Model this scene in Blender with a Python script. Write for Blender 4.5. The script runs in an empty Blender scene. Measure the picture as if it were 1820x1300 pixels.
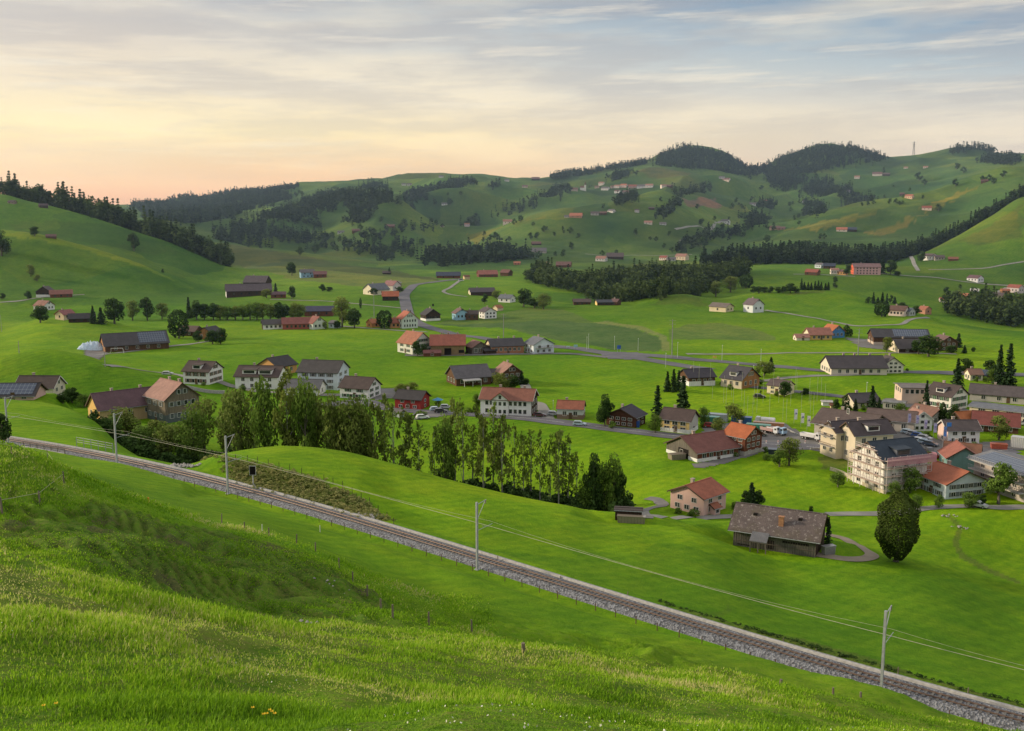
import bpy, math, random
import numpy as np
from mathutils import Vector, Matrix
random.seed(7); rng = np.random.default_rng(7)
R = math.radians
scn = bpy.context.scene
COL = scn.collection
F = 1770.0; PITCH = R(8.67); CP, SP = math.cos(PITCH), math.sin(PITCH)
# ---------------------------------------------------------------- camera
cam_d = bpy.data.cameras.new('camera'); cam = bpy.data.objects.new('camera', cam_d); COL.objects.link(cam)
cam_d.sensor_width = 36.0; cam_d.lens = F / 1820 * 36.0; cam_d.clip_start = 0.1; cam_d.clip_end = 40000
cam.location = (0, 0, 0); cam.rotation_euler = (math.pi / 2 - PITCH, 0, 0); scn.camera = cam
scn.view_settings.view_transform = 'Standard'; scn.view_settings.look = 'None'
scn.view_settings.exposure = 0; scn.view_settings.gamma = 1

def ray(px, py):
    """direction through a point of the survey photograph, scaled to Y = 1"""
    xc = (px - 910) / F; yc = (650 - py) / F
    Y = CP + yc * SP
    return xc / Y, (-SP + yc * CP) / Y

# ---------------------------------------------------------------- terrain survey: depth curves of (column, row, distance)
Y0 = 30.0
CURVES = [
 [(-900,1330,9),(0,1310,11),(600,1310,12),(1200,1310,14),(1820,1310,18),(2700,1310,20)],
 [(-900,1050,20),(0,1130,20),(300,1180,20),(600,1225,22),(1200,1260,30),(1820,1330,40),(2700,1400,40)],
 [(-900,880,30),(0,1005,32),(200,1060,33),(400,1110,35),(600,1138,40),(900,1153,48),(1100,1175,54),(1300,1205,60),(1500,1243,65),(1700,1292,68),(1820,1330,70),(2700,1480,70)],
 [(-900,900,44),(0,1012,45),(200,1062,46),(400,1106,50),(600,1124,53),(750,1134,58),(900,1150,60),(1100,1180,66),(1300,1212,70),(1500,1250,72),(1820,1335,74),(2700,1450,74)],
 [(-900,840,60),(0,925,64),(230,962,72),(400,1012,76),(600,1068,74),(760,1112,70),(900,1148,67),(1100,1180,71),(1300,1212,75),(1500,1248,76.5),(1820,1330,77),(2700,1440,77)],
 [(-900,760,80),(0,806,88),(60,822,93),(110,842,97),(230,886,103),(400,932,113),(550,980,106),(650,1038,98),(760,1098,88),(850,1130,80),(1000,1165,79),(1300,1208,81),(1500,1240,81),(1820,1322,80),(2700,1420,80)],
 [(-900,750,120),(0,800,133),(110,836,131),(230,872,133),(400,905,137),(600,972,129),(760,1038,118),(850,1072,108),(1000,1108,103),(1300,1172,93),(1500,1215,88),(1820,1300,83.5),(2700,1400,83)],
 [(-900,700,230),(25,780,199),(208,814,184),(405,858,170),(600,914,152),(848,1000,131),(1200,1105,112),(1566,1208,97),(1820,1279,88.5),(2700,1380,86)],
 [(-900,690,240),(25,768,207),(150,785,202),(250,818,192),(330,832,184),(400,818,179),(540,851,168),(640,890,160),(700,932,152),(848,975,141),(1200,1085,121),(1566,1190,107),(1820,1255,99),(2700,1350,95)],
 [(-900,680,280),(0,706,262),(100,722,250),(160,748,235),(220,795,222),(290,832,208),(340,822,203),(420,800,200),(500,792,200),(600,803,198),(700,826,196),(800,855,194),(900,880,192),(1000,899,190),(1090,914,190),(1200,932,183),(1390,988,176),(1600,1012,171),(1820,1060,168),(2700,1150,160)],
 [(-900,720,320),(0,740,290),(100,745,290),(160,760,270),(220,800,247),(300,838,235),(400,840,232),(500,845,230),(700,872,225),(850,893,220),(1000,915,215),(1090,925,209),(1200,913,207),(1400,935,200),(1600,955,200),(1820,985,200),(2700,1060,200)],
 [(-900,710,335),(0,735,306),(160,745,300),(300,765,287),(400,785,275),(600,800,270),(800,850,245),(900,866,240),(1000,880,235),(1100,890,230),(1200,900,222),(1400,908,222),(1600,914,222),(1820,905,224),(2700,900,225)],
 [(-900,690,350),(0,705,325),(160,722,320),(300,738,318),(500,745,315),(800,745,315),(1200,762,302),(1500,775,292),(1820,785,285),(2700,790,285)],
 [(-900,650,390),(0,632,372),(80,624,372),(150,638,366),(200,654,362),(300,680,355),(400,703,350),(500,702,352),(800,700,360),(1200,700,360),(1820,700,360),(2700,700,360)],
 [(-900,650,430),(0,636,422),(100,632,420),(200,649,415),(400,660,412),(800,658,415),(1820,658,415),(2700,650,415)],
 [(-900,620,470),(0,616,470),(180,622,470),(400,625,470),(900,624,470),(1820,624,470),(2700,620,470)],
 [(-900,600,540),(0,589,560),(90,568,570),(150,572,568),(230,586,555),(300,600,535),(400,601,530),(800,600,530),(1500,598,530),(1820,601,520),(2700,600,520)],
 [(-900,562,650),(0,566,650),(90,572,650),(250,563,650),(400,560,650),(700,559,650),(1000,556,650),(1200,556,650),(1450,550,650),(1600,566,600),(1700,586,575),(1820,600,560),(2700,600,560)],
 [(-900,520,720),(0,540,705),(250,545,700),(400,543,700),(700,542,700),(900,545,700),(1000,544,700),(1100,538,705),(1215,524,710),(1270,533,712),(1340,522,716),(1400,517,720),(1480,515,720),(1540,530,700),(1600,551,670),(1700,577,625),(1820,590,608),(2700,600,600)],
 [(-900,460,800),(0,500,780),(100,505,780),(250,520,770),(350,529,770),(500,526,760),(700,525,760),(800,529,760),(1000,538,770),(1100,545,770),(1215,537,780),(1300,535,800),(1400,531,800),(1500,536,780),(1600,565,725),(1700,590,690),(1820,600,680),(2700,600,680)],
 [(-900,360,900),(0,408,900),(60,415,890),(150,437,880),(230,462,860),(300,490,850),(350,512,840),(420,519,840),(500,510,850),(560,505,860),(720,507,860),(800,505,860),(900,508,860),(1000,515,870),(1100,520,860),(1200,520,870),(1300,515,880),(1400,510,880),(1500,520,860),(1600,545,800),(1700,558,780),(1820,572,765),(2700,570,760)],
 [(-900,370,980),(0,412,960),(150,436,950),(300,478,930),(400,504,920),(500,499,930),(600,495,930),(800,496,930),(900,500,930),(1000,505,940),(1200,500,940),(1400,492,940),(1560,492,940),(1650,505,920),(1820,526,900),(2700,530,900)],
 [(-900,310,1150),(0,345,1120),(50,358,1110),(100,369,1100),(170,388,1080),(250,415,1060),(300,431,1050),(350,453,1040),(400,474,1020),(450,483,1010),(520,484,1020),(600,483,1030),(700,488,1030),(800,490,1000),(900,489,1000),(1000,488,1020),(1100,490,1030),(1200,487,1030),(1300,481,1040),(1400,476,1050),(1500,476,1050),(1560,474,1050),(1650,485,1000),(1820,486,1000),(2700,470,1000)],
 [(-900,380,1300),(0,400,1280),(200,425,1250),(400,478,1200),(500,470,1200),(600,472,1200),(700,475,1200),(800,478,1180),(1000,478,1200),(1200,472,1200),(1400,466,1180),(1500,466,1180),(1560,468,1180),(1620,455,1190),(1700,420,1220),(1760,386,1250),(1820,350,1280),(2700,250,1400)],
 [(-900,390,1450),(0,405,1420),(200,430,1400),(300,436,1400),(380,427,1400),(450,437,1390),(560,453,1380),(700,468,1350),(800,468,1350),(900,465,1350),(1100,462,1350),(1200,462,1350),(1300,458,1350),(1400,455,1350),(1500,464,1350),(1600,462,1350),(1700,437,1380),(1820,378,1400),(2700,300,1500)],
 [(-900,400,1600),(200,420,1600),(300,418,1600),(380,430,1580),(450,445,1570),(560,456,1550),(650,458,1500),(750,460,1500),(850,453,1500),(950,448,1500),(1050,450,1500),(1150,450,1500),(1250,448,1500),(1350,440,1550),(1450,430,1550),(1550,427,1550),(1620,425,1550),(1700,408,1580),(1820,355,1600),(2700,300,1600)],
 [(-900,405,1750),(200,410,1800),(300,402,1880),(400,397,1900),(450,390,1950),(506,381,2000),(600,373,2000),(645,364,2000),(683,362,2000),(715,370,1960),(745,390,1860),(784,421,1750),(830,412,1750),(881,401,1780),(942,388,1800),(972,384,1820),(1058,379,1850),(1134,357,1950),(1172,348,2000),(1215,368,1930),(1255,400,1830),(1300,420,1800),(1400,404,1850),(1450,392,1850),(1500,383,1880),(1560,374,1900),(1600,368,1900),(1650,355,1900),(1700,338,1900),(1760,319,1900),(1820,301,1900),(2700,150,1900)],
 [(-900,400,2200),(300,397,2200),(450,387,2200),(600,379,2200),(683,372,2200),(721,369,2200),(784,392,2150),(830,405,2120),(881,408,2100),(942,402,2100),(1000,396,2100),(1058,388,2120),(1134,367,2150),(1172,359,2170),(1230,362,2150),(1300,382,2150),(1400,404,2150),(1500,398,2150),(1560,387,2150),(1620,370,2150),(1700,350,2150),(1820,322,2150),(2700,200,2150)],
 [(-900,390,2500),(300,383,2500),(450,369,2500),(506,365,2500),(557,350,2500),(607,342,2500),(645,346,2500),(696,353,2450),(721,356,2400),(759,341,2400),(784,331,2400),(822,328,2400),(863,338,2400),(920,352,2400),(980,350,2420),(1036,339,2450),(1100,336,2450),(1160,335,2450),(1230,331,2450),(1300,335,2450),(1340,350,2450),(1400,372,2450),(1450,368,2450),(1500,358,2450),(1560,348,2450),(1620,338,2450),(1700,321,2450),(1820,297,2450),(2700,220,2450)],
 [(-900,375,2800),(300,372,2800),(450,355,2800),(550,338,2800),(640,331,2800),(700,327,2800),(784,323,2800),(850,323,2800),(920,333,2800),(980,331,2800),(1036,326,2800),(1100,316,2800),(1160,305,2800),(1200,306,2800),(1260,308,2800),(1300,316,2800),(1340,330,2800),(1400,328,2800),(1500,322,2800),(1560,322,2800),(1620,315,2800),(1700,300,2800),(1820,287,2800),(2700,250,2800)],
 [(-900,362,3200),(200,366,3200),(230,366,3200),(300,358,3200),(400,347,3200),(460,341,3200),(500,337,3200),(580,327,3200),(650,324,3200),(700,318,3200),(780,312,3200),(850,314,3200),(900,321,3200),(940,322,3200),(980,318,3200),(1030,307,3200),(1060,302,3200),(1150,288,3200),(1180,274,3200),(1235,263,3200),(1290,275,3200),(1330,296,3200),(1350,296,3200),(1400,275,3200),(1460,257,3200),(1500,259,3200),(1560,274,3200),(1590,280,3200),(1640,275,3200),(1690,268,3200),(1720,263,3200),(1780,268,3200),(1820,270,3200),(2700,300,3200)],
]

def pchip(x, y, xq):
    x = np.asarray(x, float); y = np.asarray(y, float)
    h = np.diff(x); d = np.diff(y) / h
    m = np.zeros_like(y); m[0] = d[0]; m[-1] = d[-1]
    s = d[:-1] * d[1:] > 0
    w1 = 2 * h[1:] + h[:-1]; w2 = h[1:] + 2 * h[:-1]
    with np.errstate(divide='ignore', invalid='ignore'):
        mm = (w1 + w2) / (w1 / d[:-1] + w2 / d[1:])
    m[1:-1] = np.where(s, mm, 0)
    xq = np.clip(xq, x[0], x[-1]); i = np.clip(np.searchsorted(x, xq) - 1, 0, len(x) - 2)
    t = (xq - x[i]) / h[i]
    return ((1 + 2*t) * (1-t)**2) * y[i] + t*(1-t)**2 * h[i] * m[i] + t*t*(3-2*t) * y[i+1] + t*t*(t-1) * h[i] * m[i+1]

NV, NR = 820, 860
VV = np.linspace(-0.80, 0.80, NV)
ky, kz = [], []
ky.append(np.full(NV, -16.0)); kz.append(np.full(NV, 4.6))
ky.append(np.full(NV, 0.0)); kz.append(np.full(NV, -1.7))
for c in CURVES:
    a = []
    for px, py, Y in c:
        u, t = ray(px, py); a.append((u * Y / (Y + Y0), Y, t * Y))
    a.sort(); a = np.array(a)
    # light smoothing of the survey lines across the columns
    ky.append(pchip(a[:,0], a[:,1], VV)); kz.append(pchip(a[:,0], a[:,2], VV))
for Yf, zf in ((3700, 0.45), (4600, -60), (9000, -150), (30000, -200)):
    ky.append(np.full(NV, float(Yf))); kz.append(kz[-1] * zf if abs(zf) < 1 else np.full(NV, float(zf)))
KY = np.array(ky); KZ = np.array(kz)
for k in range(1, len(KY)):
    KY[k] = np.maximum(KY[k], KY[k-1] * 1.0 + 0.8 + 0.004 * np.abs(KY[k-1]))
g0, g1 = math.log(14.5), math.log(30030)
s = np.linspace(0, 1, NR)
# rows: a little denser through the first kilometre
ROWS = np.exp(g0 + (g1 - g0) * (s + 0.05 * np.sin(2 * math.pi * s) * 0 )) - Y0
ROWS = np.exp(np.interp(s, [0, .12, .8, .95, 1], [g0, math.log(42), math.log(1500), math.log(3600), g1])) - Y0
Z = np.zeros((NR, NV))
for j in range(NV):
    Z[:, j] = pchip(KY[:, j], KZ[:, j], ROWS)
GX = VV[None, :] * (ROWS[:, None] + Y0); GY = np.repeat(ROWS[:, None], NV, 1)

# value noise
_perm = rng.random((256, 256))
def vnoise(x, y):
    xi = np.floor(x).astype(int); yi = np.floor(y).astype(int); fx = x - xi; fy = y - yi
    fx = fx*fx*(3-2*fx); fy = fy*fy*(3-2*fy)
    a = _perm[xi & 255, yi & 255]; b = _perm[(xi+1) & 255, yi & 255]; c = _perm[xi & 255, (yi+1) & 255]; d = _perm[(xi+1) & 255, (yi+1) & 255]
    return (a*(1-fx)+b*fx)*(1-fy) + (c*(1-fx)+d*fx)*fy - .5
def fbm(x, y, o=4):
    r = 0; a = 1
    for i in range(o):
        r = r + a * vnoise(x * 2**i + 17*i, y * 2**i + 9*i); a *= .5
    return r
def sstep(a, b, x):
    t = np.clip((x - a) / (b - a), 0, 1); return t*t*(3-2*t)
Z += fbm(GX/170, GY/170, 4) * 13 * sstep(1050, 1900, GY) * (1 - .55*sstep(2900, 3300, GY))
_rg = 1 - np.abs(fbm(GX/330+1.3, GY/260+.7, 3))*2.6
Z += (_rg - .35) * 24 * sstep(1250, 1900, GY) * (1 - .6*sstep(2800, 3250, GY))
Z += fbm(GX/60+3, GY/60, 3) * (2.2 * sstep(700, 1300, GY))
Z += fbm(GX/26, GY/26, 3) * 1.1 * sstep(100, 260, GY) * (1 - sstep(500, 900, GY))
Z += fbm(GX/7, GY/7, 4) * .75 * sstep(6, 16, GY) * (1 - sstep(60, 125, GY))
Z += fbm(GX/1.6, GY/1.6, 3) * .17 * (1 - sstep(50, 110, GY))
# cattle terraces on the steep bank
dark = sstep(52, 62, GY) * (1 - sstep(92, 108, GY)) * (1 - sstep(12, 22, GX)) 
TERR = np.abs(((Z + fbm(GX/9, GY/9, 2)*2.2) * 1.35) % 1 - .5)
DARK = dark
Z += (TERR - .25) * 1.15 * dark
Z += fbm(GX/4.5+2, GY/6, 3) * 1.0 * dark

# the railway: centre line and bed
RAIL_K = [(-330,740,222),(-150,762,212),(25,779,199),(208,814,184),(405,859,169),(600,915,151.5),(848,1000,131),(1200,1104,112),(1566,1209,97),(1820,1278,89),(2100,1345,82)]
_rx, _ry, _rz = [], [], []
for px, py, Y in RAIL_K:
    u, t = ray(px, py); _rx.append(u*Y); _ry.append(Y); _rz.append(t*Y)
_rz = np.polyval(np.polyfit(_rx, _rz, 2), _rx)
_xs = np.linspace(_rx[0], _rx[-1], 700)
_cy = np.polyval(np.polyfit(_rx, _ry, 4), _xs); _cz = np.polyval(np.polyfit(_rx, _rz, 2), _xs)
RAIL = np.stack([_xs, _cy, _cz], 1)
print('RAIL z', _cz[0], _cz[-1], 'fit err', np.polyval(np.polyfit(_rx, _ry, 4), _rx) - np.array(_ry))
def rail_dist(X, Y):
    sh = X.shape; X = X.ravel(); Y = Y.ravel()
    d = np.full(X.shape, 1e9); z = np.zeros(X.shape)
    m = (Y > 60) & (Y < 260) & (np.abs(X) < 190)
    idx = np.where(m)[0]
    for c in range(0, len(idx), 20000):
        i = idx[c:c+20000]
        dd = (X[i,None]-RAIL[None,::2,0])**2 + (Y[i,None]-RAIL[None,::2,1])**2
        k = dd.argmin(1); d[i] = np.sqrt(dd[np.arange(len(i)), k]); z[i] = RAIL[::2,2][k]
    return d.reshape(sh), z.reshape(sh)
_d, _z = rail_dist(GX, GY)
w = 1 - sstep(3.6, 8.5, _d)
Z = Z * (1-w) + (_z - .45) * w

def H(X, Y):
    """terrain height at a point of the plan (the mesh's own bilinear surface)"""
    X = np.asarray(X, float); Y = np.asarray(Y, float)
    v = X / (Y + Y0)
    r = np.interp(Y, ROWS, np.arange(NR)); c = (v - VV[0]) / (VV[1] - VV[0])
    r = np.clip(r, 0, NR - 1.001); c = np.clip(c, 0, NV - 1.001)
    r0 = r.astype(int); c0 = c.astype(int); fr = r - r0; fc = c - c0
    a = Z[r0, c0]; b = Z[r0, c0+1]; d = Z[r0+1, c0]; e = Z[r0+1, c0+1]
    return (a*(1-fc)+b*fc)*(1-fr) + (d*(1-fc)+e*fc)*fr
_YY = np.exp(np.linspace(math.log(6), math.log(9000), 5000))
def hit(px, py, ymin=6.0):
    """first ground point seen along a sight line"""
    u, t = ray(px, py)
    Ys = _YY[_YY > ymin]
    f = t*Ys - H(u*Ys, Ys)
    below = np.where(f < 0)[0]
    if len(below) == 0: k = len(Ys) - 1
    else: k = below[0]
    if k > 0 and len(below):
        a = f[k-1] / (f[k-1] - f[k]) if f[k-1] > 0 else 0
        Y = Ys[k-1] + a * (Ys[k] - Ys[k-1])
    else: Y = Ys[k]
    if len(below) == 0: Y = 3150.0
    return float(u*Y), float(Y), float(H(u*Y, Y))
def proj(X, Y, Zz):
    d = Y*CP - Zz*SP; up = Y*SP + Zz*CP
    return 910 + F*X/d, 650 - F*up/d
def plan(poly): return np.array([hit(a, b)[:2] for a, b in poly])
def inside(P, X, Y):
    r = np.zeros(X.shape, bool); n = len(P); j = n - 1
    for i in range(n):
        xi, yi = P[i]; xj, yj = P[j]
        if yi != yj:
            r ^= ((yi > Y) != (yj > Y)) & (X < (xj-xi)*(Y-yi)/(yj-yi)+xi)
        j = i
    return r
# ---------------------------------------------------------------- materials
def new_mat(name, rough=.85, spec=.2):
    m = bpy.data.materials.new(name); m.use_nodes = True
    nt = m.node_tree; b = nt.nodes['Principled BSDF']
    b.inputs['Roughness'].default_value = rough
    b.inputs['Specular IOR Level'].default_value = spec
    return m, nt, b
def N(nt, t, **kw):
    n = nt.nodes.new(t)
    for k, v in kw.items(): setattr(n, k, v)
    return n
def L(nt, a, b): nt.links.new(a, b)
def mixc(nt, fac, a, b, mode='MIX'):
    n = N(nt, 'ShaderNodeMix', data_type='RGBA', blend_type=mode)
    if isinstance(fac, (int, float)): n.inputs[0].default_value = fac
    else: L(nt, fac, n.inputs[0])
    for i, v in ((6, a), (7, b)):
        if isinstance(v, tuple): n.inputs[i].default_value = (*v[:3], 1)
        else: L(nt, v, n.inputs[i])
    return n.outputs[2]
def noise(nt, vec, scale, detail=4, rough=.55):
    n = N(nt, 'ShaderNodeTexNoise'); n.inputs['Scale'].default_value = scale; n.inputs['Detail'].default_value = detail
    n.inputs['Roughness'].default_value = rough
    if vec is not None: L(nt, vec, n.inputs['Vector'])
    return n.outputs['Fac']
def ramp(nt, fac, stops, interp='LINEAR'):
    n = N(nt, 'ShaderNodeValToRGB'); L(nt, fac, n.inputs[0]); cr = n.color_ramp; cr.interpolation = interp
    while len(cr.elements) < len(stops): cr.elements.new(.5)
    for e, (p, c) in zip(cr.elements, stops):
        e.position = p; e.color = (*c, 1) if len(c) == 3 else c
    return n.outputs[0]
def g(v): return (v, v, v)
def mapping(nt, vec, scale=(1,1,1), rot=(0,0,0)):
    n = N(nt, 'ShaderNodeMapping'); L(nt, vec, n.inputs[0]); n.inputs['Scale'].default_value = scale; n.inputs['Rotation'].default_value = rot
    return n.outputs[0]
def bump(nt, b, h, strength=.4, dist=.05):
    n = N(nt, 'ShaderNodeBump'); n.inputs['Strength'].default_value = strength; n.inputs['Distance'].default_value = dist
    L(nt, h, n.inputs['Height']); L(nt, n.outputs[0], b.inputs['Normal'])
def mathn(nt, op, a, b=None):
    n = N(nt, 'ShaderNodeMath', operation=op)
    for i, v in enumerate((a, b)):
        if v is None: continue
        if isinstance(v, (int, float)): n.inputs[i].default_value = v
        else: L(nt, v, n.inputs[i])
    return n.outputs[0]
def sc(c, f): return tuple(min(1, x*f) for x in c)

_M = {}
def wall_mat(c):
    """plaster: soft stains, darker near the foot"""
    key = ('w', c)
    if key in _M: return _M[key]
    m, nt, b = new_mat('plaster', .9, .1)
    tc = N(nt, 'ShaderNodeTexCoord').outputs['Object']
    n1 = noise(nt, tc, .35, 5); n2 = noise(nt, mapping(nt, tc, (2.5, 2.5, .25)), 1.0, 4)
    col = mixc(nt, ramp(nt, n1, [(.35, g(0)), (.7, g(.5))]), c, sc(c, .78))
    col = mixc(nt, ramp(nt, n2, [(.5, g(0)), (.75, g(.35))]), col, sc(c, .62))
    L(nt, col, b.inputs['Base Color']); _M[key] = m; return m
def wood_mat(c, vert=True):
    key = ('t', c, vert)
    if key in _M: return _M[key]
    m, nt, b = new_mat('timber_cladding', .85, .15)
    tc = N(nt, 'ShaderNodeTexCoord').outputs['Object']
    s1 = (5.0, 5.0, .35) if vert else (.4, .4, 5)
    n1 = noise(nt, mapping(nt, tc, s1), 1.0, 4, .65); n2 = noise(nt, tc, .4, 3)
    col = mixc(nt, ramp(nt, n1, [(.3, g(0)), (.7, g(1))]), sc(c, .5), sc(c, 1.35))
    col = mixc(nt, ramp(nt, n2, [(.4, g(0)), (.7, g(.5))]), col, sc((c[0]*.8, c[1]*.85, c[2]), .7))
    L(nt, col, b.inputs['Base Color']); bump(nt, b, n1, .4, .04); _M[key] = m; return m
def roof_mat(c, patch=0.0, course=3.2):
    """tiles in courses with weathering and moss"""
    key = ('r', c, patch, course)
    if key in _M: return _M[key]
    m, nt, b = new_mat('roof_tiles', .75, .25)
    tc = N(nt, 'ShaderNodeTexCoord').outputs['Object']
    oi = N(nt, 'ShaderNodeObjectInfo').outputs['Random']
    n1 = noise(nt, tc, .5, 5, .7); n2 = noise(nt, mapping(nt, tc, (.7, 1, 1)), 3.0, 3, .7)
    w = N(nt, 'ShaderNodeTexWave', wave_type='BANDS', bands_direction='Z'); w.inputs['Scale'].default_value = course
    w.inputs['Distortion'].default_value = 1.5; w.inputs['Detail Scale'].default_value = 2; L(nt, tc, w.inputs['Vector'])
    w2 = N(nt, 'ShaderNodeTexWave', wave_type='BANDS', bands_direction='X'); w2.inputs['Scale'].default_value = .9
    w2.inputs['Distortion'].default_value = 2.5; L(nt, tc, w2.inputs['Vector'])
    col = mixc(nt, ramp(nt, n1, [(.3, g(0)), (.7, g(1))]), sc(c, .72), sc(c, 1.18))
    col = mixc(nt, ramp(nt, n2, [(.45, g(0)), (.7, g(.55))]), col, sc((c[0]*.75, c[1]*.85, c[2]*.95), .75))
    col = mixc(nt, ramp(nt, w.outputs['Fac'], [(.0, g(.42)), (.35, g(0))]), col, sc(c, .4))
    col = mixc(nt, ramp(nt, w2.outputs['Fac'], [(.0, g(.16)), (.5, g(0))]), col, sc(c, .4))
    if patch:
        n3 = noise(nt, mapping(nt, tc, (1.1, .9, 1.3)), 1.6, 6, .75)
        col = mixc(nt, ramp(nt, n3, [(.56, g(0)), (.62, g(patch))]), col, (.30, .27, .25))
        n4 = noise(nt, tc, .22, 4, .6)
        col = mixc(nt, ramp(nt, n4, [(.5, g(0)), (.68, g(.6))]), col, (.07, .06, .03))
    L(nt, col, b.inputs['Base Color']); bump(nt, b, w.outputs['Fac'], .35, .05); _M[key] = m; return m
def plain(name, c, rough=.6, spec=.3, var=.25, metal=0):
    key = ('p', name, c)
    if key in _M: return _M[key]
    m, nt, b = new_mat(name, rough, spec)
    tc = N(nt, 'ShaderNodeTexCoord').outputs['Object']
    n1 = noise(nt, tc, 2.5, 4)
    col = mixc(nt, ramp(nt, n1, [(.35, g(0)), (.65, g(1))]), sc(c, 1-var), sc(c, 1+var*.4))
    L(nt, col, b.inputs['Base Color']); b.inputs['Metallic'].default_value = metal; _M[key] = m; return m
def glassy(c=(.02, .025, .03)):
    key = ('g', c)
    if key in _M: return _M[key]
    m, nt, b = new_mat('window_pane', .12, .5)
    oi = N(nt, 'ShaderNodeObjectInfo').outputs['Random']
    col = mixc(nt, ramp(nt, oi, [(.3, g(0)), (.9, g(.6))]), c, (.10, .10, .09))
    L(nt, col, b.inputs['Base Color']); _M[key] = m; return m
def solar_mat():
    if 'solar' in _M: return _M['solar']
    m, nt, b = new_mat('solar_cells', .22, .5)
    tc = N(nt, 'ShaderNodeTexCoord').outputs['Object']
    br = N(nt, 'ShaderNodeTexBrick'); br.offset = 0; br.inputs['Scale'].default_value = 1.0
    br.inputs['Brick Width'].default_value = 1.1; br.inputs['Row Height'].default_value = 1.3; br.inputs['Mortar Size'].default_value = .05
    br.inputs['Color1'].default_value = (.030, .045, .075, 1); br.inputs['Color2'].default_value = (.04, .055, .09, 1); br.inputs['Mortar'].default_value = (.16, .19, .22, 1)
    L(nt, tc, br.inputs['Vector']); L(nt, br.outputs[0], b.inputs['Base Color']); _M['solar'] = m; return m
WHITE = (.72, .72, .70); CREAM = (.66, .60, .46); YEL = (.70, .52, .22)
METAL = plain('galvanised_steel', (.30, .32, .34), .45, .5, .2)
FRAME = plain('white_window_frame', (.60, .59, .56), .5)
DARK = plain('dark_opening', (.015, .013, .012), .9, .1)
CONC = plain('concrete', (.38, .37, .35), .9, .1)
ASPH_C = (.13, .13, .145)

def road_mat(name, c):
    m, nt, b = new_mat(name, .9, .15)
    tc = N(nt, 'ShaderNodeTexCoord').outputs['Object']
    n1 = noise(nt, tc, .15, 5); n2 = noise(nt, tc, 6, 3)
    col = mixc(nt, ramp(nt, n1, [(.35, g(0)), (.65, g(1))]), sc(c, .8), sc(c, 1.15))
    col = mixc(nt, ramp(nt, n2, [(.4, g(.25)), (.6, g(0))]), col, sc(c, .6))
    L(nt, col, b.inputs['Base Color']); return m
M_ROAD = road_mat('asphalt', ASPH_C); M_TRACKROAD = road_mat('pale_lane', (.24, .235, .215)); M_YARD = road_mat('yard', (.17, .165, .16))
M_GRAVEL = road_mat('gravel_lane', (.26, .22, .17))
M_LINE = plain('road_paint', (.7, .7, .68), .6)

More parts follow.
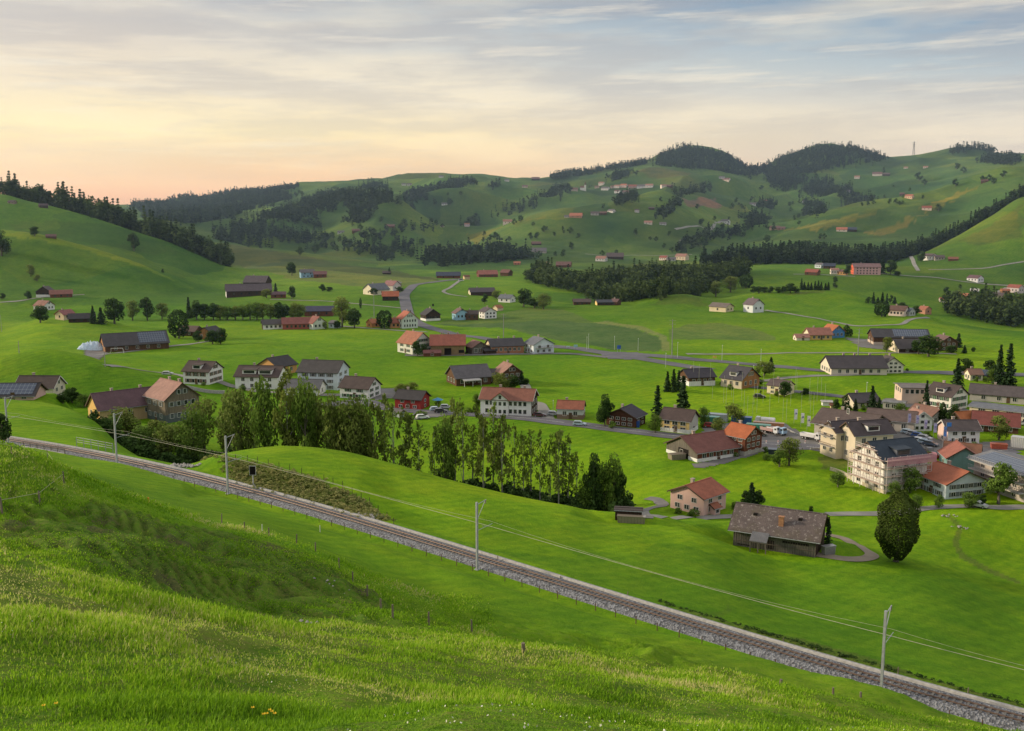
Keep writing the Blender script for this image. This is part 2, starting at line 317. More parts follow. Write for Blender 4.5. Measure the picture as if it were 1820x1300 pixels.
def ground_mat():
    m, nt, b = new_mat('meadow', .95, .08)
    geo = N(nt, 'ShaderNodeNewGeometry').outputs['Position']
    at = N(nt, 'ShaderNodeVertexColor', layer_name='tint').outputs['Color']
    rg = N(nt, 'ShaderNodeAttribute', attribute_name='rough').outputs['Fac']
    far = N(nt, 'ShaderNodeAttribute', attribute_name='far').outputs['Fac']
    n1 = noise(nt, geo, .035, 5, .6); n2 = noise(nt, mapping(nt, geo, (1, 1, 2)), .35, 5, .65); n3 = noise(nt, geo, 2.6, 5, .7); n4 = noise(nt, geo, 14, 3, .7)
    n5 = noise(nt, geo, .009, 4, .6)
    col = mixc(nt, ramp(nt, n1, [(.35, g(0)), (.65, g(1))]), at, mixc(nt, 1, at, (.72, .82, .80), 'MULTIPLY'))
    col = mixc(nt, ramp(nt, n5, [(.42, g(0)), (.62, g(.5))]), col, mixc(nt, 1, at, (1.30, 1.05, .9), 'MULTIPLY'))
    # single fields on the far side of the valley
    vo = N(nt, 'ShaderNodeTexVoronoi'); vo.inputs['Scale'].default_value = .0075; vo.inputs['Randomness'].default_value = 1
    nd = N(nt, 'ShaderNodeTexNoise'); nd.inputs['Scale'].default_value = .01; L(nt, geo, nd.inputs['Vector'])
    va = N(nt, 'ShaderNodeVectorMath', operation='MULTIPLY_ADD'); L(nt, nd.outputs['Color'], va.inputs[0]); va.inputs[1].default_value = (60, 60, 60); L(nt, mapping(nt, geo, (1.2, .8, .0)), va.inputs[2]); L(nt, va.outputs[0], vo.inputs['Vector'])
    vs_ = N(nt, 'ShaderNodeSeparateColor'); L(nt, vo.outputs['Color'], vs_.inputs[0])
    fc = mixc(nt, 1, col, ramp(nt, vs_.outputs[0], [(0, (.62,.74,.85)), (.35, (.9,.95,.95)), (.65, (1.1,1.05,.95)), (.9, (1.35,1.22,.9)), (1, (1.35,1.05,.9))]), 'MULTIPLY')
    col = mixc(nt, mathn(nt, 'MULTIPLY', far, .85), col, fc)
    n6 = noise(nt, mapping(nt, geo, (1, 1, .5)), .09, 6, .7)
    col = mixc(nt, ramp(nt, n6, [(.48, g(0)), (.64, g(.55))]), col, mixc(nt, 1, col, (1.35, 1.08, 1.3), 'MULTIPLY'))
    col = mixc(nt, ramp(nt, n6, [(.36, g(.6)), (.50, g(0))]), col, mixc(nt, 1, col, (.66, .80, .8), 'MULTIPLY'))
    # mowing swaths
    w = N(nt, 'ShaderNodeTexWave', wave_type='BANDS'); w.inputs['Scale'].default_value = .16; w.inputs['Distortion'].default_value = 9; w.inputs['Detail'].default_value = 3
    w.inputs['Detail Scale'].default_value = .25
    L(nt, mapping(nt, geo, (.55, 1, 0), (0, 0, .5)), w.inputs['Vector'])
    col = mixc(nt, ramp(nt, w.outputs['Fac'], [(.2, g(.32)), (.8, g(0))]), col, mixc(nt, 1, col, (.62, .76, .7), 'MULTIPLY'))
    col = mixc(nt, ramp(nt, n2, [(.38, g(.42)), (.6, g(0))]), col, mixc(nt, 1, col, (.52, .62, .6), 'MULTIPLY'))
    # rough pasture: straw, bare soil, tufts
    f2 = mathn(nt, 'MULTIPLY', ramp(nt, n3, [(.40, g(0)), (.68, g(1))]), rg)
    col = mixc(nt, f2, col, (.17, .17, .045))
    f3 = mathn(nt, 'MULTIPLY', ramp(nt, n3, [(.28, g(1)), (.45, g(0))]), mathn(nt, 'MULTIPLY', rg, .8))
    col = mixc(nt, f3, col, (.035, .05, .012))
    col = mixc(nt, ramp(nt, n4, [(.35, g(.45)), (.6, g(0))]), col, mixc(nt, 1, col, (.5, .55, .5), 'MULTIPLY'))
    col = mixc(nt, ramp(nt, n3, [(.34, g(.5)), (.56, g(0))]), col, mixc(nt, 1, col, (.62, .72, .6), 'MULTIPLY'))
    n7 = noise(nt, mapping(nt, geo, (1, 1, 1)), .75, 6, .72)
    col = mixc(nt, ramp(nt, n7, [(.38, g(.6)), (.52, g(0))]), col, mixc(nt, 1, col, (.70, .80, .75), 'MULTIPLY'))
    col = mixc(nt, ramp(nt, n7, [(.55, g(0)), (.70, g(.5))]), col, mixc(nt, 1, col, (1.28, 1.12, 1.2), 'MULTIPLY'))
    L(nt, col, b.inputs['Base Color'])
    hgt = mathn(nt, 'ADD', mathn(nt, 'ADD', n3, mathn(nt, 'MULTIPLY', n7, 1.2)), mathn(nt, 'MULTIPLY', n4, .4))
    bump(nt, b, hgt, .8, .3)
    return m
def npmesh(name, V, Fq, mat, smooth=False, nside=4):
    V = np.asarray(V, np.float32); Fq = np.asarray(Fq, np.int32)
    me = bpy.data.meshes.new(name)
    me.vertices.add(len(V)); me.vertices.foreach_set('co', V.ravel())
    me.loops.add(Fq.size); me.loops.foreach_set('vertex_index', Fq.ravel())
    me.polygons.add(len(Fq)); me.polygons.foreach_set('loop_start', np.arange(0, Fq.size, nside, dtype=np.int32))
    me.polygons.foreach_set('loop_total', np.full(len(Fq), nside, dtype=np.int32))
    if smooth: me.polygons.foreach_set('use_smooth', np.ones(len(Fq), bool))
    me.update(calc_edges=True)
    if mat is not None: me.materials.append(mat)
    return me
def tag(o, label=None, cat=None, group=None, kind=None):
    if label: o['label'] = label
    if cat: o['category'] = cat
    if group: o['group'] = group
    if kind: o['kind'] = kind
    return o
def link(name, me, parent=None, loc=None, rz=None):
    o = bpy.data.objects.new(name, me); COL.objects.link(o)
    if parent is not None: o.parent = parent
    if loc is not None: o.location = loc
    if rz is not None: o.rotation_euler = (0, 0, rz)
    return o
def empty(name, loc, rz=0): return link(name, None, None, loc, rz)

# ---------------------------------------------------------------- mesh helper
class MB:
    def __init__(s): s.v = []; s.f = []
    def add(s, vs, fs):
        n = len(s.v); s.v += [tuple(map(float, q)) for q in vs]; s.f += [tuple(n+i for i in f) for f in fs]; return s
    def box(s, x0, y0, z0, x1, y1, z1):
        return s.add([(x0,y0,z0),(x1,y0,z0),(x1,y1,z0),(x0,y1,z0),(x0,y0,z1),(x1,y0,z1),(x1,y1,z1),(x0,y1,z1)],
                     [(0,3,2,1),(4,5,6,7),(0,1,5,4),(1,2,6,5),(2,3,7,6),(3,0,4,7)])
    def bar(s, a, b, w, h=None, up=(0,0,1)):
        a = Vector(a); b = Vector(b); h = h or w; d = (b-a).normalized(); u = Vector(up)
        if abs(d.dot(u)) > .98: u = Vector((1,0,0))
        x = d.cross(u).normalized()*w/2; y = x.cross(d).normalized()*h/2
        return s.add([a-x-y, a+x-y, a+x+y, a-x+y, b-x-y, b+x-y, b+x+y, b-x+y], [(0,3,2,1),(4,5,6,7),(0,1,5,4),(1,2,6,5),(2,3,7,6),(3,0,4,7)])
    def tube(s, pts, rad, n=6):
        rings = []
        for i, p in enumerate(pts):
            p = Vector(p); d = (Vector(pts[min(i+1, len(pts)-1)]) - Vector(pts[max(i-1, 0)])).normalized()
            u = Vector((0,0,1)) if abs(d.z) < .9 else Vector((1,0,0)); x = d.cross(u).normalized(); y = x.cross(d)
            r = rad[i] if isinstance(rad, (list, tuple)) else rad
            rings.append([p + x*r*math.cos(2*math.pi*k/n) + y*r*math.sin(2*math.pi*k/n) for k in range(n)])
        fs = [(i*n+k, i*n+(k+1) % n, (i+1)*n+(k+1) % n, (i+1)*n+k) for i in range(len(pts)-1) for k in range(n)]
        fs += [tuple(range(n))[::-1], tuple(range((len(pts)-1)*n, len(pts)*n))]
        return s.add([q for r_ in rings for q in r_], fs)
    def mesh(s, name, mat, smooth=False):
        me = bpy.data.meshes.new(name); me.from_pydata(s.v, [], s.f)
        for m in (mat if isinstance(mat, (list, tuple)) else [mat]): me.materials.append(m)
        if smooth: me.polygons.foreach_set('use_smooth', np.ones(len(me.polygons), bool))
        return me
    def obj(s, name, mat, parent=None, loc=None, rz=None, smooth=False):
        return link(name, s.mesh(name, mat, smooth), parent, loc, rz)

# ---------------------------------------------------------------- houses
_UNIT = {}
def win_mesh(kind, w, h):
    key = (kind, round(w, 1), round(h, 1))
    if key in _UNIT: return _UNIT[key]
    w, h = key[1], key[2]; b = MB()
    if kind == 'pane': b.box(-w/2, -.035, -h/2, w/2, .0, h/2); m = glassy()
    elif kind == 'frame':
        t = .085
        b.box(-w/2-t, -.09, -h/2-t, -w/2, .01, h/2+t).box(w/2, -.09, -h/2-t, w/2+t, .01, h/2+t)
        b.box(-w/2, -.09, h/2, w/2, .01, h/2+t).box(-w/2, -.11, -h/2-t, w/2, .01, -h/2)
        n = max(1, int(round(w/.75)))
        for i in range(1, n): x = -w/2+w*i/n; b.box(x-.04, -.07, -h/2, x+.04, -.036, h/2)
        m = FRAME
    elif kind.startswith('shut'):
        c = kind.split('_')[1]
        sw = w*.42; b.box(-sw/2, -.1, -h/2-.05, sw/2, .01, h/2+.05)
        m = plain('shutter_'+c, {'green': (.05,.13,.06), 'grey': (.16,.18,.18), 'brown': (.12,.06,.03), 'red': (.25,.05,.04), 'blue': (.1,.16,.25)}[c], .7)
    _UNIT[key] = b.mesh({'pane': 'pane', 'frame': 'frame'}.get(kind, 'shutter'), m); return _UNIT[key]

def house(name, px, py, Lp, Wp, ep, pitch, rot, wall, roof, A=(), G=(), label='', cat='house', shut=None, chim=1, lod=None,
          gable_wall=None, over=.55, base=None, solar=0, dormer=0, door=True, balcony=0, group=None, big=None, snow=0, cross=None, ymin=6):
    """a pitched roof building; lengths are given at the survey photograph's scale and turned into metres"""
    X, Y, Zg = hit(px, py, ymin); k = math.hypot(Y, Zg)/F
    Lm, Wm, eh = Lp*k, Wp*k, ep*k
    r = R(rot); dirv = Vector((X, Y, 0)).normalized()
    hd = .5*(Lm*abs(math.sin(r)) + Wm*abs(math.cos(r)))*.92
    cx, cy = X + dirv.x*hd, Y + dirv.y*hd
    yaw = r - math.atan2(cx, cy)
    ca, sa = math.cos(yaw), math.sin(yaw)
    zs = [float(H(cx + a*Lm/2*ca - b*Wm/2*sa, cy + a*Lm/2*sa + b*Wm/2*ca)) for a in (-1, 1) for b in (-1, 1)]
    fz = float(H(X, Y)); z0 = min(max(sum(zs)/4, fz - .2), fz + .35); sink = z0 - min(zs) + .6
    if Y < 760:      # level the building plot
        mg = max(1.5, Y*.005); m = np.hypot(GX-cx, GY-cy) < (Lm+Wm)*.6 + 12*mg
        lx = (GX[m]-cx)*ca + (GY[m]-cy)*sa; ly = -(GX[m]-cx)*sa + (GY[m]-cy)*ca
        w_ = 1 - sstep(mg, mg*5.5, np.maximum(np.abs(lx)-Lm/2, np.abs(ly)-Wm/2)); Z[m] = Z[m]*(1-w_) + (z0-.03)*w_
    root = empty(name, (cx, cy, z0), yaw); tag(root, label, cat, group)
    if lod is None: lod = 0 if Y < 330 else (1 if Y < 560 else (2 if Y < 1150 else 3))
    rise = Wm/2*math.tan(R(pitch))
    wm_ = wall if not isinstance(wall, tuple) else wall_mat(wall)
    b = MB(); x, y = Lm/2, Wm/2
    b.add([(-x,-y,-sink),(x,-y,-sink),(x,y,-sink),(-x,y,-sink),(-x,-y,eh),(x,-y,eh),(x,y,eh),(-x,y,eh),(-x,0,eh+rise),(x,0,eh+rise)],
          [(0,1,5,4),(2,3,7,6),(1,2,6,9,5),(3,0,4,8,7),(4,5,9,8),(7,8,9,6)])
    me = b.mesh('wall', wm_)
    if gable_wall is not None:
        me.materials.append(wall_mat(gable_wall) if isinstance(gable_wall, tuple) else gable_wall)
        for i in (2, 3): me.polygons[i].material_index = 1
    link('wall', me, root)
    if base is not None:
        bb = MB(); hb = base[1]*k
        bb.add([(-x-.04,-y-.04,-sink),(x+.04,-y-.04,-sink),(x+.04,y+.04,-sink),(-x-.04,y+.04,-sink),(-x-.04,-y-.04,hb),(x+.04,-y-.04,hb),(x+.04,y+.04,hb),(-x-.04,y+.04,hb)],
               [(0,1,5,4),(1,2,6,5),(2,3,7,6),(3,0,4,7),(4,5,6,7)])
        bb.obj('plinth', wall_mat(base[0]), root)
    # roof: two slabs with overhang, ridge cap
    ov = over*(1 if Wm > 7 else .6); og = ov*1.15; th = .22
    t = math.tan(R(pitch)); ye = y + ov; ze = eh - ov*t; zr = eh + rise
    rb = MB()
    for s_ in (-1, 1):
        q = [(-x-og, s_*ye, ze+.06), (x+og, s_*ye, ze+.06), (x+og, 0, zr+.06), (-x-og, 0, zr+.06)]
        q2 = [(a, b_, c+th) for a, b_, c in q]
        f = [(0,1,2,3),(7,6,5,4),(0,4,5,1),(1,5,6,2),(3,7,4,0)]
        if s_ < 0: f = [tuple(reversed(i)) for i in f]
        rb.add(q+q2, f)
    rm = roof if not isinstance(roof, tuple) else roof_mat(roof)
    ro = rb.obj('roof', rm, root)
    if Y < 420 or Lm > 20:
        MB().bar((-x-og, 0, zr+th+.07), (x+og, 0, zr+th+.07), .3, .14).obj('ridge_cap', rm, ro)
        if lod == 0:
            for s_ in (-1, 1):
                for e in (-1, 1):
                    MB().bar((e*(x+og+.03), s_*ye, ze+.12), (e*(x+og+.03), 0, zr+.12), .05, .3).obj('verge_board', FRAME if wall in (WHITE, CREAM) else plain('dark_board', (.08,.05,.035)), ro)
            MB().bar((-x-og, -(ye+.06), ze+.1), (x+og, -(ye+.06), ze+.1), .14, .12).obj('gutter', METAL, ro)
    for i in range(chim):
        cxx = (-.18, .3, .02)[i]*Lm; cw = .38
        c = MB().box(cxx-cw, .06*Wm-cw*.8, zr-1.2, cxx+cw, .06*Wm+cw*.8, zr+1.0).box(cxx-cw-.1, .06*Wm-cw*.8-.1, zr+1.0, cxx+cw+.1, .06*Wm+cw*.8+.1, zr+1.12)
        c.obj('chimney', plain('chimney_render', (.36,.30,.26), .9), ro)
    # faces looking this way
    def face(nx, ny):
        wx, wy = nx*ca - ny*sa, nx*sa + ny*ca
        return wx*cx + wy*cy < 0
    sides = []
    if A and face(0, -1): sides.append((0, Lm, A, (0, -y)))
    if A and face(0, 1): sides.append((math.pi, Lm, A, (0, y)))
    if G and face(1, 0): sides.append((math.pi/2, Wm, G, (x, 0)))
    if G and face(-1, 0): sides.append((-math.pi/2, Wm, G, (-x, 0)))
    for ang, width, rows, off in sides:
        gable = abs(math.sin(ang)) > .5
        nst = len(rows); full = eh + (rise*.75 if gable and nst > len(A or (1,)) else 0)
        sh = full/nst if nst else 1
        if gable and A: sh = eh/max(1, len(A))
        for i, n in enumerate(rows):
            if not n: continue
            zc = sh*(i+.55)
            span = width*.84
            if gable and zc > eh: span = width*max(.25, 1-(zc+.5-eh)/max(rise, .1))*.8
            ww, wh = min(1.25, span/n*.62), min(1.35, sh*.52)
            if big: ww, wh = min(big, span/n*.75), min(1.9, sh*.66)
            if shut: ww = min(ww, span/n*.46)
            for j in range(n):
                t_ = ((j+.5)/n-.5)*span
                ox, oy = off[0] + t_*math.cos(ang), off[1] + t_*math.sin(ang)
                loc = (ox, oy, zc)
                if lod <= 1:
                    fr = link('window', win_mesh('frame', ww, wh), root, loc, ang)
                    link('pane', win_mesh('pane', ww, wh), fr)
                    if shut:
                        for e in (-1, 1): link('shutter', win_mesh('shut_'+shut, ww, wh), fr, (e*(round(ww,1)*.71+.13), 0, 0))
                else:
                    link('window', win_mesh('pane', ww, wh), root, loc, ang)
    if door and lod <= 1 and sides:
        ang, width, rows, off = sides[0]
        t_ = width*.02
        dm = MB().box(-.55, -.07, 0, .55, .01, 2.1); dd = dm.obj('door', plain('wooden_door', (.10,.06,.035), .7), root, (off[0]+t_*math.cos(ang), off[1]+t_*math.sin(ang), .05), ang)
        if lod == 0: MB().box(.38, -.12, 1.0, .46, -.07, 1.08).obj('handle', METAL, dd)
    if solar:
        s_ = -1 if solar > 0 else 1; fr_ = abs(solar)
        a0, a1 = (1-fr_)*Lm/2 if fr_ < .95 else -x+.3, x-.3
        if fr_ < .95: a0 = x - .3 - fr_*Lm
        def pt(xx, f): yy = ye*(1-f); return (xx, s_*yy, ze + (zr-ze)*f + th + .16)
        q = [pt(a0, .12), pt(a1, .12), pt(a1, .93), pt(a0, .93)]
        if s_ > 0: q = q[::-1]
        MB().add(q, [(0,1,2,3)]).obj('solar_panels', solar_mat(), ro)
    for i in range(dormer):
        dx = ((i+.5)/dormer-.5)*Lm*.75; dw = min(2.6, Lm*.16)
        s_ = -1; f0 = .25; yy = s_*ye*(1-f0); zz = ze+(zr-ze)*f0
        top = zz + 1.7; yb = s_*ye*(1-min(.95, (top-ze+.1)/(zr-ze)))
        db = MB(); db.add([(dx-dw,yy,zz),(dx+dw,yy,zz),(dx+dw,yy,top),(dx-dw,yy,top),(dx-dw,yb,top),(dx+dw,yb,top)], [(0,1,2,3),(1,5,2),(0,3,4)])
        do = db.obj('dormer', wall_mat(WHITE if not snow else (.12,.13,.15)), root)
        MB().add([(dx-dw-.3,yy-.4,top+.05),(dx+dw+.3,yy-.4,top+.05),(dx+dw+.3,yb+.2,top+.35),(dx-dw-.3,yb+.2,top+.35),
                  (dx-dw-.3,yy-.4,top+.2),(dx+dw+.3,yy-.4,top+.2),(dx+dw+.3,yb+.2,top+.5),(dx-dw-.3,yb+.2,top+.5)], [(0,1,2,3),(7,6,5,4),(0,4,5,1),(1,5,6,2),(3,7,4,0)]).obj('dormer_roof', rm, do)
        MB().box(dx-dw*.8, yy-.05, zz+.5, dx+dw*.8, yy-.01, top-.2).obj('dormer_window', glassy(), do)
    for i in range(balcony):
        ang, width, rows, off = sides[-1] if sides else (0, Lm, A, (0, -y))
        zb = 2.6 + i*2.7; bw = width*.8
        bb = MB().box(-bw/2, -1.3, zb, bw/2, 0, zb+.15); bo = bb.obj('balcony', plain('balcony_slab', (.4,.38,.35)), root, (off[0], off[1], 0), ang)
        rl = MB().box(-bw/2, -1.3, zb+.95, bw/2, -1.22, zb+1.03)
        for q in np.linspace(-bw/2, bw/2, 12): rl.box(q-.03, -1.29, zb+.15, q+.03, -1.23, zb+.95)
        rl.obj('railing', plain('railing', (.12,.08,.06)), bo)
    if cross:      # cross gable on the long side, at fraction c[0], width c[1] (survey px)
        for dxp, wp in cross:
            cw = wp*k/2; cxx = dxp*k; hh = eh; tt = math.tan(R(38)); ri = cw*tt
            yb = -y*(1-min(.98, ri/max(rise, .1)))
            cb = MB().add([(cxx-cw,-y-.5,0),(cxx+cw,-y-.5,0),(cxx+cw,-y-.5,hh),(cxx,-y-.5,hh+ri),(cxx-cw,-y-.5,hh),(cxx-cw,-y,0),(cxx+cw,-y,0),(cxx+cw,-y,hh),(cxx-cw,-y,hh),(cxx,yb,hh+ri)],
                          [(0,1,2,3,4),(1,6,7,2),(5,0,4,8),(2,7,9,3),(4,3,9,8)])
            co = cb.obj('cross_gable', wm_, root)
            rr = MB()
            for s_ in (-1, 1):
                e_ = cw+.5; q = [(cxx+s_*e_, -y-1, hh-.5*tt+.05), (cxx, -y-1, hh+ri+.05), (cxx, yb+.4, hh+ri+.05), (cxx+s_*e_, -y+.6, hh-.5*tt+.05)]
                q2 = [(a, b_, c+th) for a, b_, c in q]; f = [(0,1,2,3),(7,6,5,4),(0,4,5,1),(1,5,6,2),(2,6,7,3),(3,7,4,0)]
                rr.add(q+q2, f if s_ > 0 else [tuple(reversed(i)) for i in f])
            rr.obj('gable_roof', rm, co)
            for i in range(3):
                n = 3 if i < 2 else 1
                for j in range(n):
                    fr = link('window', win_mesh('pane', .9, 1.2), co, (cxx+((j+.5)/n-.5)*cw*1.7, -y-.5, hh/2*(i+.5) if i < 2 else hh+ri*.4), 0)
    root['_dims'] = (Lm, Wm, eh, rise)
    return root
def leanto(root, side, x0, x1, depth, h0, h1, wall, roof, name='lean_to'):
    """lower open or closed lean-to on the long front (side -1) of a building"""
    Lm, Wm, eh, rise = root['_dims']; y = side*Wm/2; yo = y + side*depth
    a, b_ = x0*Lm/2, x1*Lm/2
    q = MB().add([(a,y,h1),(b_,y,h1),(b_,yo,h0),(a,yo,h0),(a,y,h1+.15),(b_,y,h1+.15),(b_,yo,h0+.15),(a,yo,h0+.15)], [(0,1,2,3),(7,6,5,4),(3,2,6,7),(0,3,7,4),(2,1,5,6)])
    o = q.obj(name, roof, root)
    p = MB()
    for xx in (a+.15, (a+b_)/2, b_-.15): p.bar((xx, yo-side*.15, -.5), (xx, yo-side*.15, h0), .16)
    p.bar((a, yo-side*.15, h0-.08), (b_, yo-side*.15, h0-.08), .16); p.obj('post_frame', wall, o)
    return o
# ---------------------------------------------------------------- the village and its farms
RBROWN = (.085,.062,.055); RDARK = (.055,.05,.052); RRUST = (.20,.085,.055); RORANGE = (.42,.13,.05); RPINK = (.34,.19,.15); RRED = (.27,.085,.06); RGREY = (.13,.12,.125); RMAROON = (.13,.075,.085); RNAVY = (.045,.055,.085)
W_DK = wood_mat((.055,.035,.025)); W_BR = wood_mat((.11,.06,.035)); W_GR = wood_mat((.14,.125,.105)); W_OR = wood_mat((.34,.17,.07)); W_TAN = wood_mat((.25,.17,.09)); W_RB = wood_mat((.16,.06,.035)); W_H = wood_mat((.10,.045,.03), False)
PINK = (.62,.42,.37); RED = (.30,.045,.04); TEAL = (.16,.27,.27); LBLUE = (.26,.42,.55); SKY = (.56,.62,.68); OCHRE = (.60,.40,.12); GREYW = (.40,.38,.35)
h = house
# --- left side
h('farmhouse', 74, 716, 68, 46, 24, 36, -27, CREAM, RBROWN, (2,2), (2,2,1), 'cream gabled farmhouse with dark brown roof at the left edge', chim=1, ymin=265)
h('farm_shed', 34, 716, 74, 58, 8, 30, -22, PINK, RDARK, (3,), (), 'low shed whose whole roof is blue solar panels, left edge', 'shed', solar=1, chim=0, ymin=265)
bigbarn = h('barn', 222, 746, 108, 58, 22, 40, 20, (.42,.30,.17), roof_mat(RMAROON), (3,), (2,), 'long barn with maroon tiled roof and yellow lit gable end', 'barn', gable_wall=(.66,.42,.15), chim=2, door=True)  # sunlit left gable: the warm light is put into its wall colour
h('farmhouse', 308, 751, 72, 66, 42, 38, -62, wood_mat((.19,.155,.115)), roof_mat(RPINK), (3,3), (4,4,2), 'tall dark timber farmhouse with faded pink roof beside the poplars', chim=2, base=((.10,.12,.12), 14), shut='grey')
h('house', 362, 684, 50, 50, 23, 30, -31, WHITE, RBROWN, (4,3), (3,3,2), 'white three storey house with brown shutters by the lane end', shut='brown', dormer=1)
h('house', 494, 667, 46, 50, 15, 28, 42, (.55,.30,.12), RDARK, (2,), (2,), 'dark roofed house with orange gable behind the long white house')
h('house', 466, 693, 78, 56, 22, 28, -20, WHITE, RBROWN, (4,4), (2,2), 'long white house with two dormers among the poplar tops', dormer=2)
h('house', 576, 694, 74, 62, 32, 28, -21, SKY, (.075,.068,.066), (4,4,4), (2,2,2), 'pale blue apartment house with dark roof and long balconies', balcony=1, shut='grey')
h('house', 543, 703, 62, 44, 12, 30, -18, WHITE, (.12,.12,.125), (3,), (1,), 'low grey roofed house half hidden by the poplars')
h('house', 641, 712, 56, 50, 19, 32, -28, WHITE, RBROWN, (4,2), (2,2,1), 'white house with green shutters and skylights in a brown roof', shut='green')
h('house', 733, 729, 50, 40, 18, 30, -25, RED, RDARK, (3,2), (1,1), 'small bright red house with white window frames')
h('shed', 709, 742, 20, 14, 8, 25, -50, (.34,.38,.42), RGREY, (), (), 'small blue grey shed below the red house', 'shed', chim=0, door=False)
b = h('barn', 833, 686, 66, 54, 14, 33, 20, W_BR, roof_mat(RGREY), (5,), (3,), 'broad old barn with grey tiled roof in the middle meadow', 'barn', chim=0)
leanto(b, -1, -.7, .3, 3, 2.2, 2.6, FRAME, CONC, 'carport')
h('barn', 876, 681, 34, 34, 12, 30, 8, W_DK, (.10,.09,.09), (2,), (), 'low dark link barn between the grey barn and the shingled farmhouse', 'barn', chim=0)
h('farmhouse', 903, 683, 36, 38, 20, 36, -66, W_BR, roof_mat((.30,.17,.13)), (2,2), (3,3,2), 'shingled farmhouse with a pink brown roof behind round bushes')
h('inn', 905, 741, 93, 54, 28, 30, -13, WHITE, roof_mat((.24,.10,.07)), (9,9), (3,3,2), 'long white inn with red brown roof and cross gable on the main road', gable_wall=W_DK, cross=[(-10, 30)], chim=2)
h('barn', 1015, 747, 46, 32, 18, 36, -8, (.55,.58,.56), roof_mat((.30,.11,.07)), (2,), (1,), 'small pale barn with orange red roof on a stone base by the road', 'barn', base=((.22,.15,.11), 8), chim=1)
h('chalet', 1112, 760, 44, 57, 18, 25, 66, W_H, (.06,.055,.065), (2,2), (4,4), 'dark brown shingled chalet with white windows beside the main road')
h('house', 1207, 771, 54, 46, 23, 33, -20, YEL, (.085,.06,.055), (3,3), (1,), 'yellow house with dark brown roof and white foot below two spruces', gable_wall=(.5,.48,.45), base=(WHITE, 7), big=1.6)
# --- brown farm by the yard
b = h('barn', 1247, 823, 94, 88, 17, 25, 40, W_RB, roof_mat((.20,.08,.065)), (5,), (1,), 'timber barn with a big red brown roof and open gable door', 'barn', gable_wall=W_GR, base=(WHITE, 6), chim=1)
Lm, Wm, eh, rise = b['_dims']
MB().box(-.06, -Wm*.02, 0, .02, Wm*.30, eh*1.0).obj('barn_door_opening', DARK, b, (-Lm/2-.02, -Wm*.2, 0))
h('farmhouse', 1319, 811, 46, 50, 33, 32, -36, W_RB, roof_mat((.40,.12,.05)), (2,3,3), (2,3,3,2), 'brown shingled farmhouse with bright orange roof joined to the big barn', base=(GREYW, 8))
h('pink_house', 1240, 914, 68, 72, 31, 24, 55, PINK, roof_mat((.33,.11,.065), course=2.4), (2,2), (3,2), 'pink house with orange tiled roof standing alone above the lane', chim=1)
h('lean_shed', 1268, 916, 15, 17, 12, 30, 50, PINK, roof_mat((.30,.11,.065)), (1,), (), 'small pink porch shed with sloping tiled roof against the pink house', 'shed', chim=0, door=False)
ob = h('old_barn', 1384, 983, 143, 86, 33, 36, -12, W_GR, roof_mat((.125,.098,.092), patch=.8), (), (), 'weathered wooden barn with patchy grey brown tiled roof in the meadow', 'barn', chim=0, gable_wall=W_DK, lod=0, over=.8)
Lm, Wm, eh, rise = ob['_dims']
leanto(ob, -1, -.52, -.10, 2.6, 2.1, eh+.05, wood_mat((.15,.13,.11)), roof_mat((.15,.15,.16)), 'porch')
MB().box(.1*Lm, -Wm/2-.05, 1.9, .42*Lm, -Wm/2-.01, 2.3).box(-.1*Lm, -Wm/2-.05, .3, 0, -Wm/2-.01, 2.0).box(-.45*Lm,-Wm/2-.04,.3,-.3*Lm,-Wm/2-.01,.5).obj('dark_gap', DARK, ob)
tb = MB()
for q in np.linspace(-.5, .5, 34): tb.box(q*Lm-.03, -Wm/2-.06, -.4, q*Lm+.03, -Wm/2-.005, eh-.1)
tb.box(-.5*Lm, -Wm/2-.1, 1.1, .5*Lm, -Wm/2-.02, 1.25).box(.05*Lm, -Wm/2-.1, eh-.9, .5*Lm, -Wm/2-.02, eh-.75); tb.obj('timber_boards', wood_mat((.12,.10,.085)), ob)
ch = MB().box(-.45,-.35,0,.45,.35,1.9).box(-.55,-.45,1.9,.55,.45,2.05); ch.obj('chimney', plain('brick_chimney', (.34,.17,.09), .9), ob, (Lm*.06, -Wm*.34, eh+rise*.28))
for qx, qy in ((-.28, -.2), (.27, -.18)): MB().box(-.35,-.35,0,.35,.35,.35).obj('roof_hatch', DARK, ob, (Lm*qx, Wm*qy, eh+rise*(1-2*abs(qy))+.15))
h('shed', 1117, 924, 46, 20, 17, 6, -3, W_DK, (.075,.06,.055), (), (), 'dark low shed with flat brown roof at the end of the tree row', 'shed', chim=0, door=False, over=.3)
h('house', 1688, 890, 76, 88, 27, 23, -48, SKY, roof_mat((.36,.12,.065)), (3,2), (4,4), 'pale blue house under a wide orange roof behind the round tree', shut='grey', chim=1)
h('house', 1704, 847, 52, 56, 30, 33, -74, TEAL, roof_mat((.30,.11,.08)), (1,), (), 'teal gabled house with thin red brown roof edge', chim=0)
h('house', 1709, 824, 58, 42, 15, 34, -3, GREYW, roof_mat((.24,.115,.07)), (2,), (), 'low house with rusty tiled roof behind the teal house')
h('apartment_house', 1496, 815, 62, 44, 44, 34, 38, (.58,.50,.38), (.085,.07,.075), (1,3), (2,2,2), 'cream apartment block with stacked balconies on its gable', 'apartment block', balcony=3)
h('apartment_house', 1536, 826, 78, 50, 50, 36, 36, (.60,.52,.40), (.085,.068,.07), (2,3), (1,1,1,1), 'cream apartment block with dormer joined to the scaffolded house', 'apartment block', dormer=1)
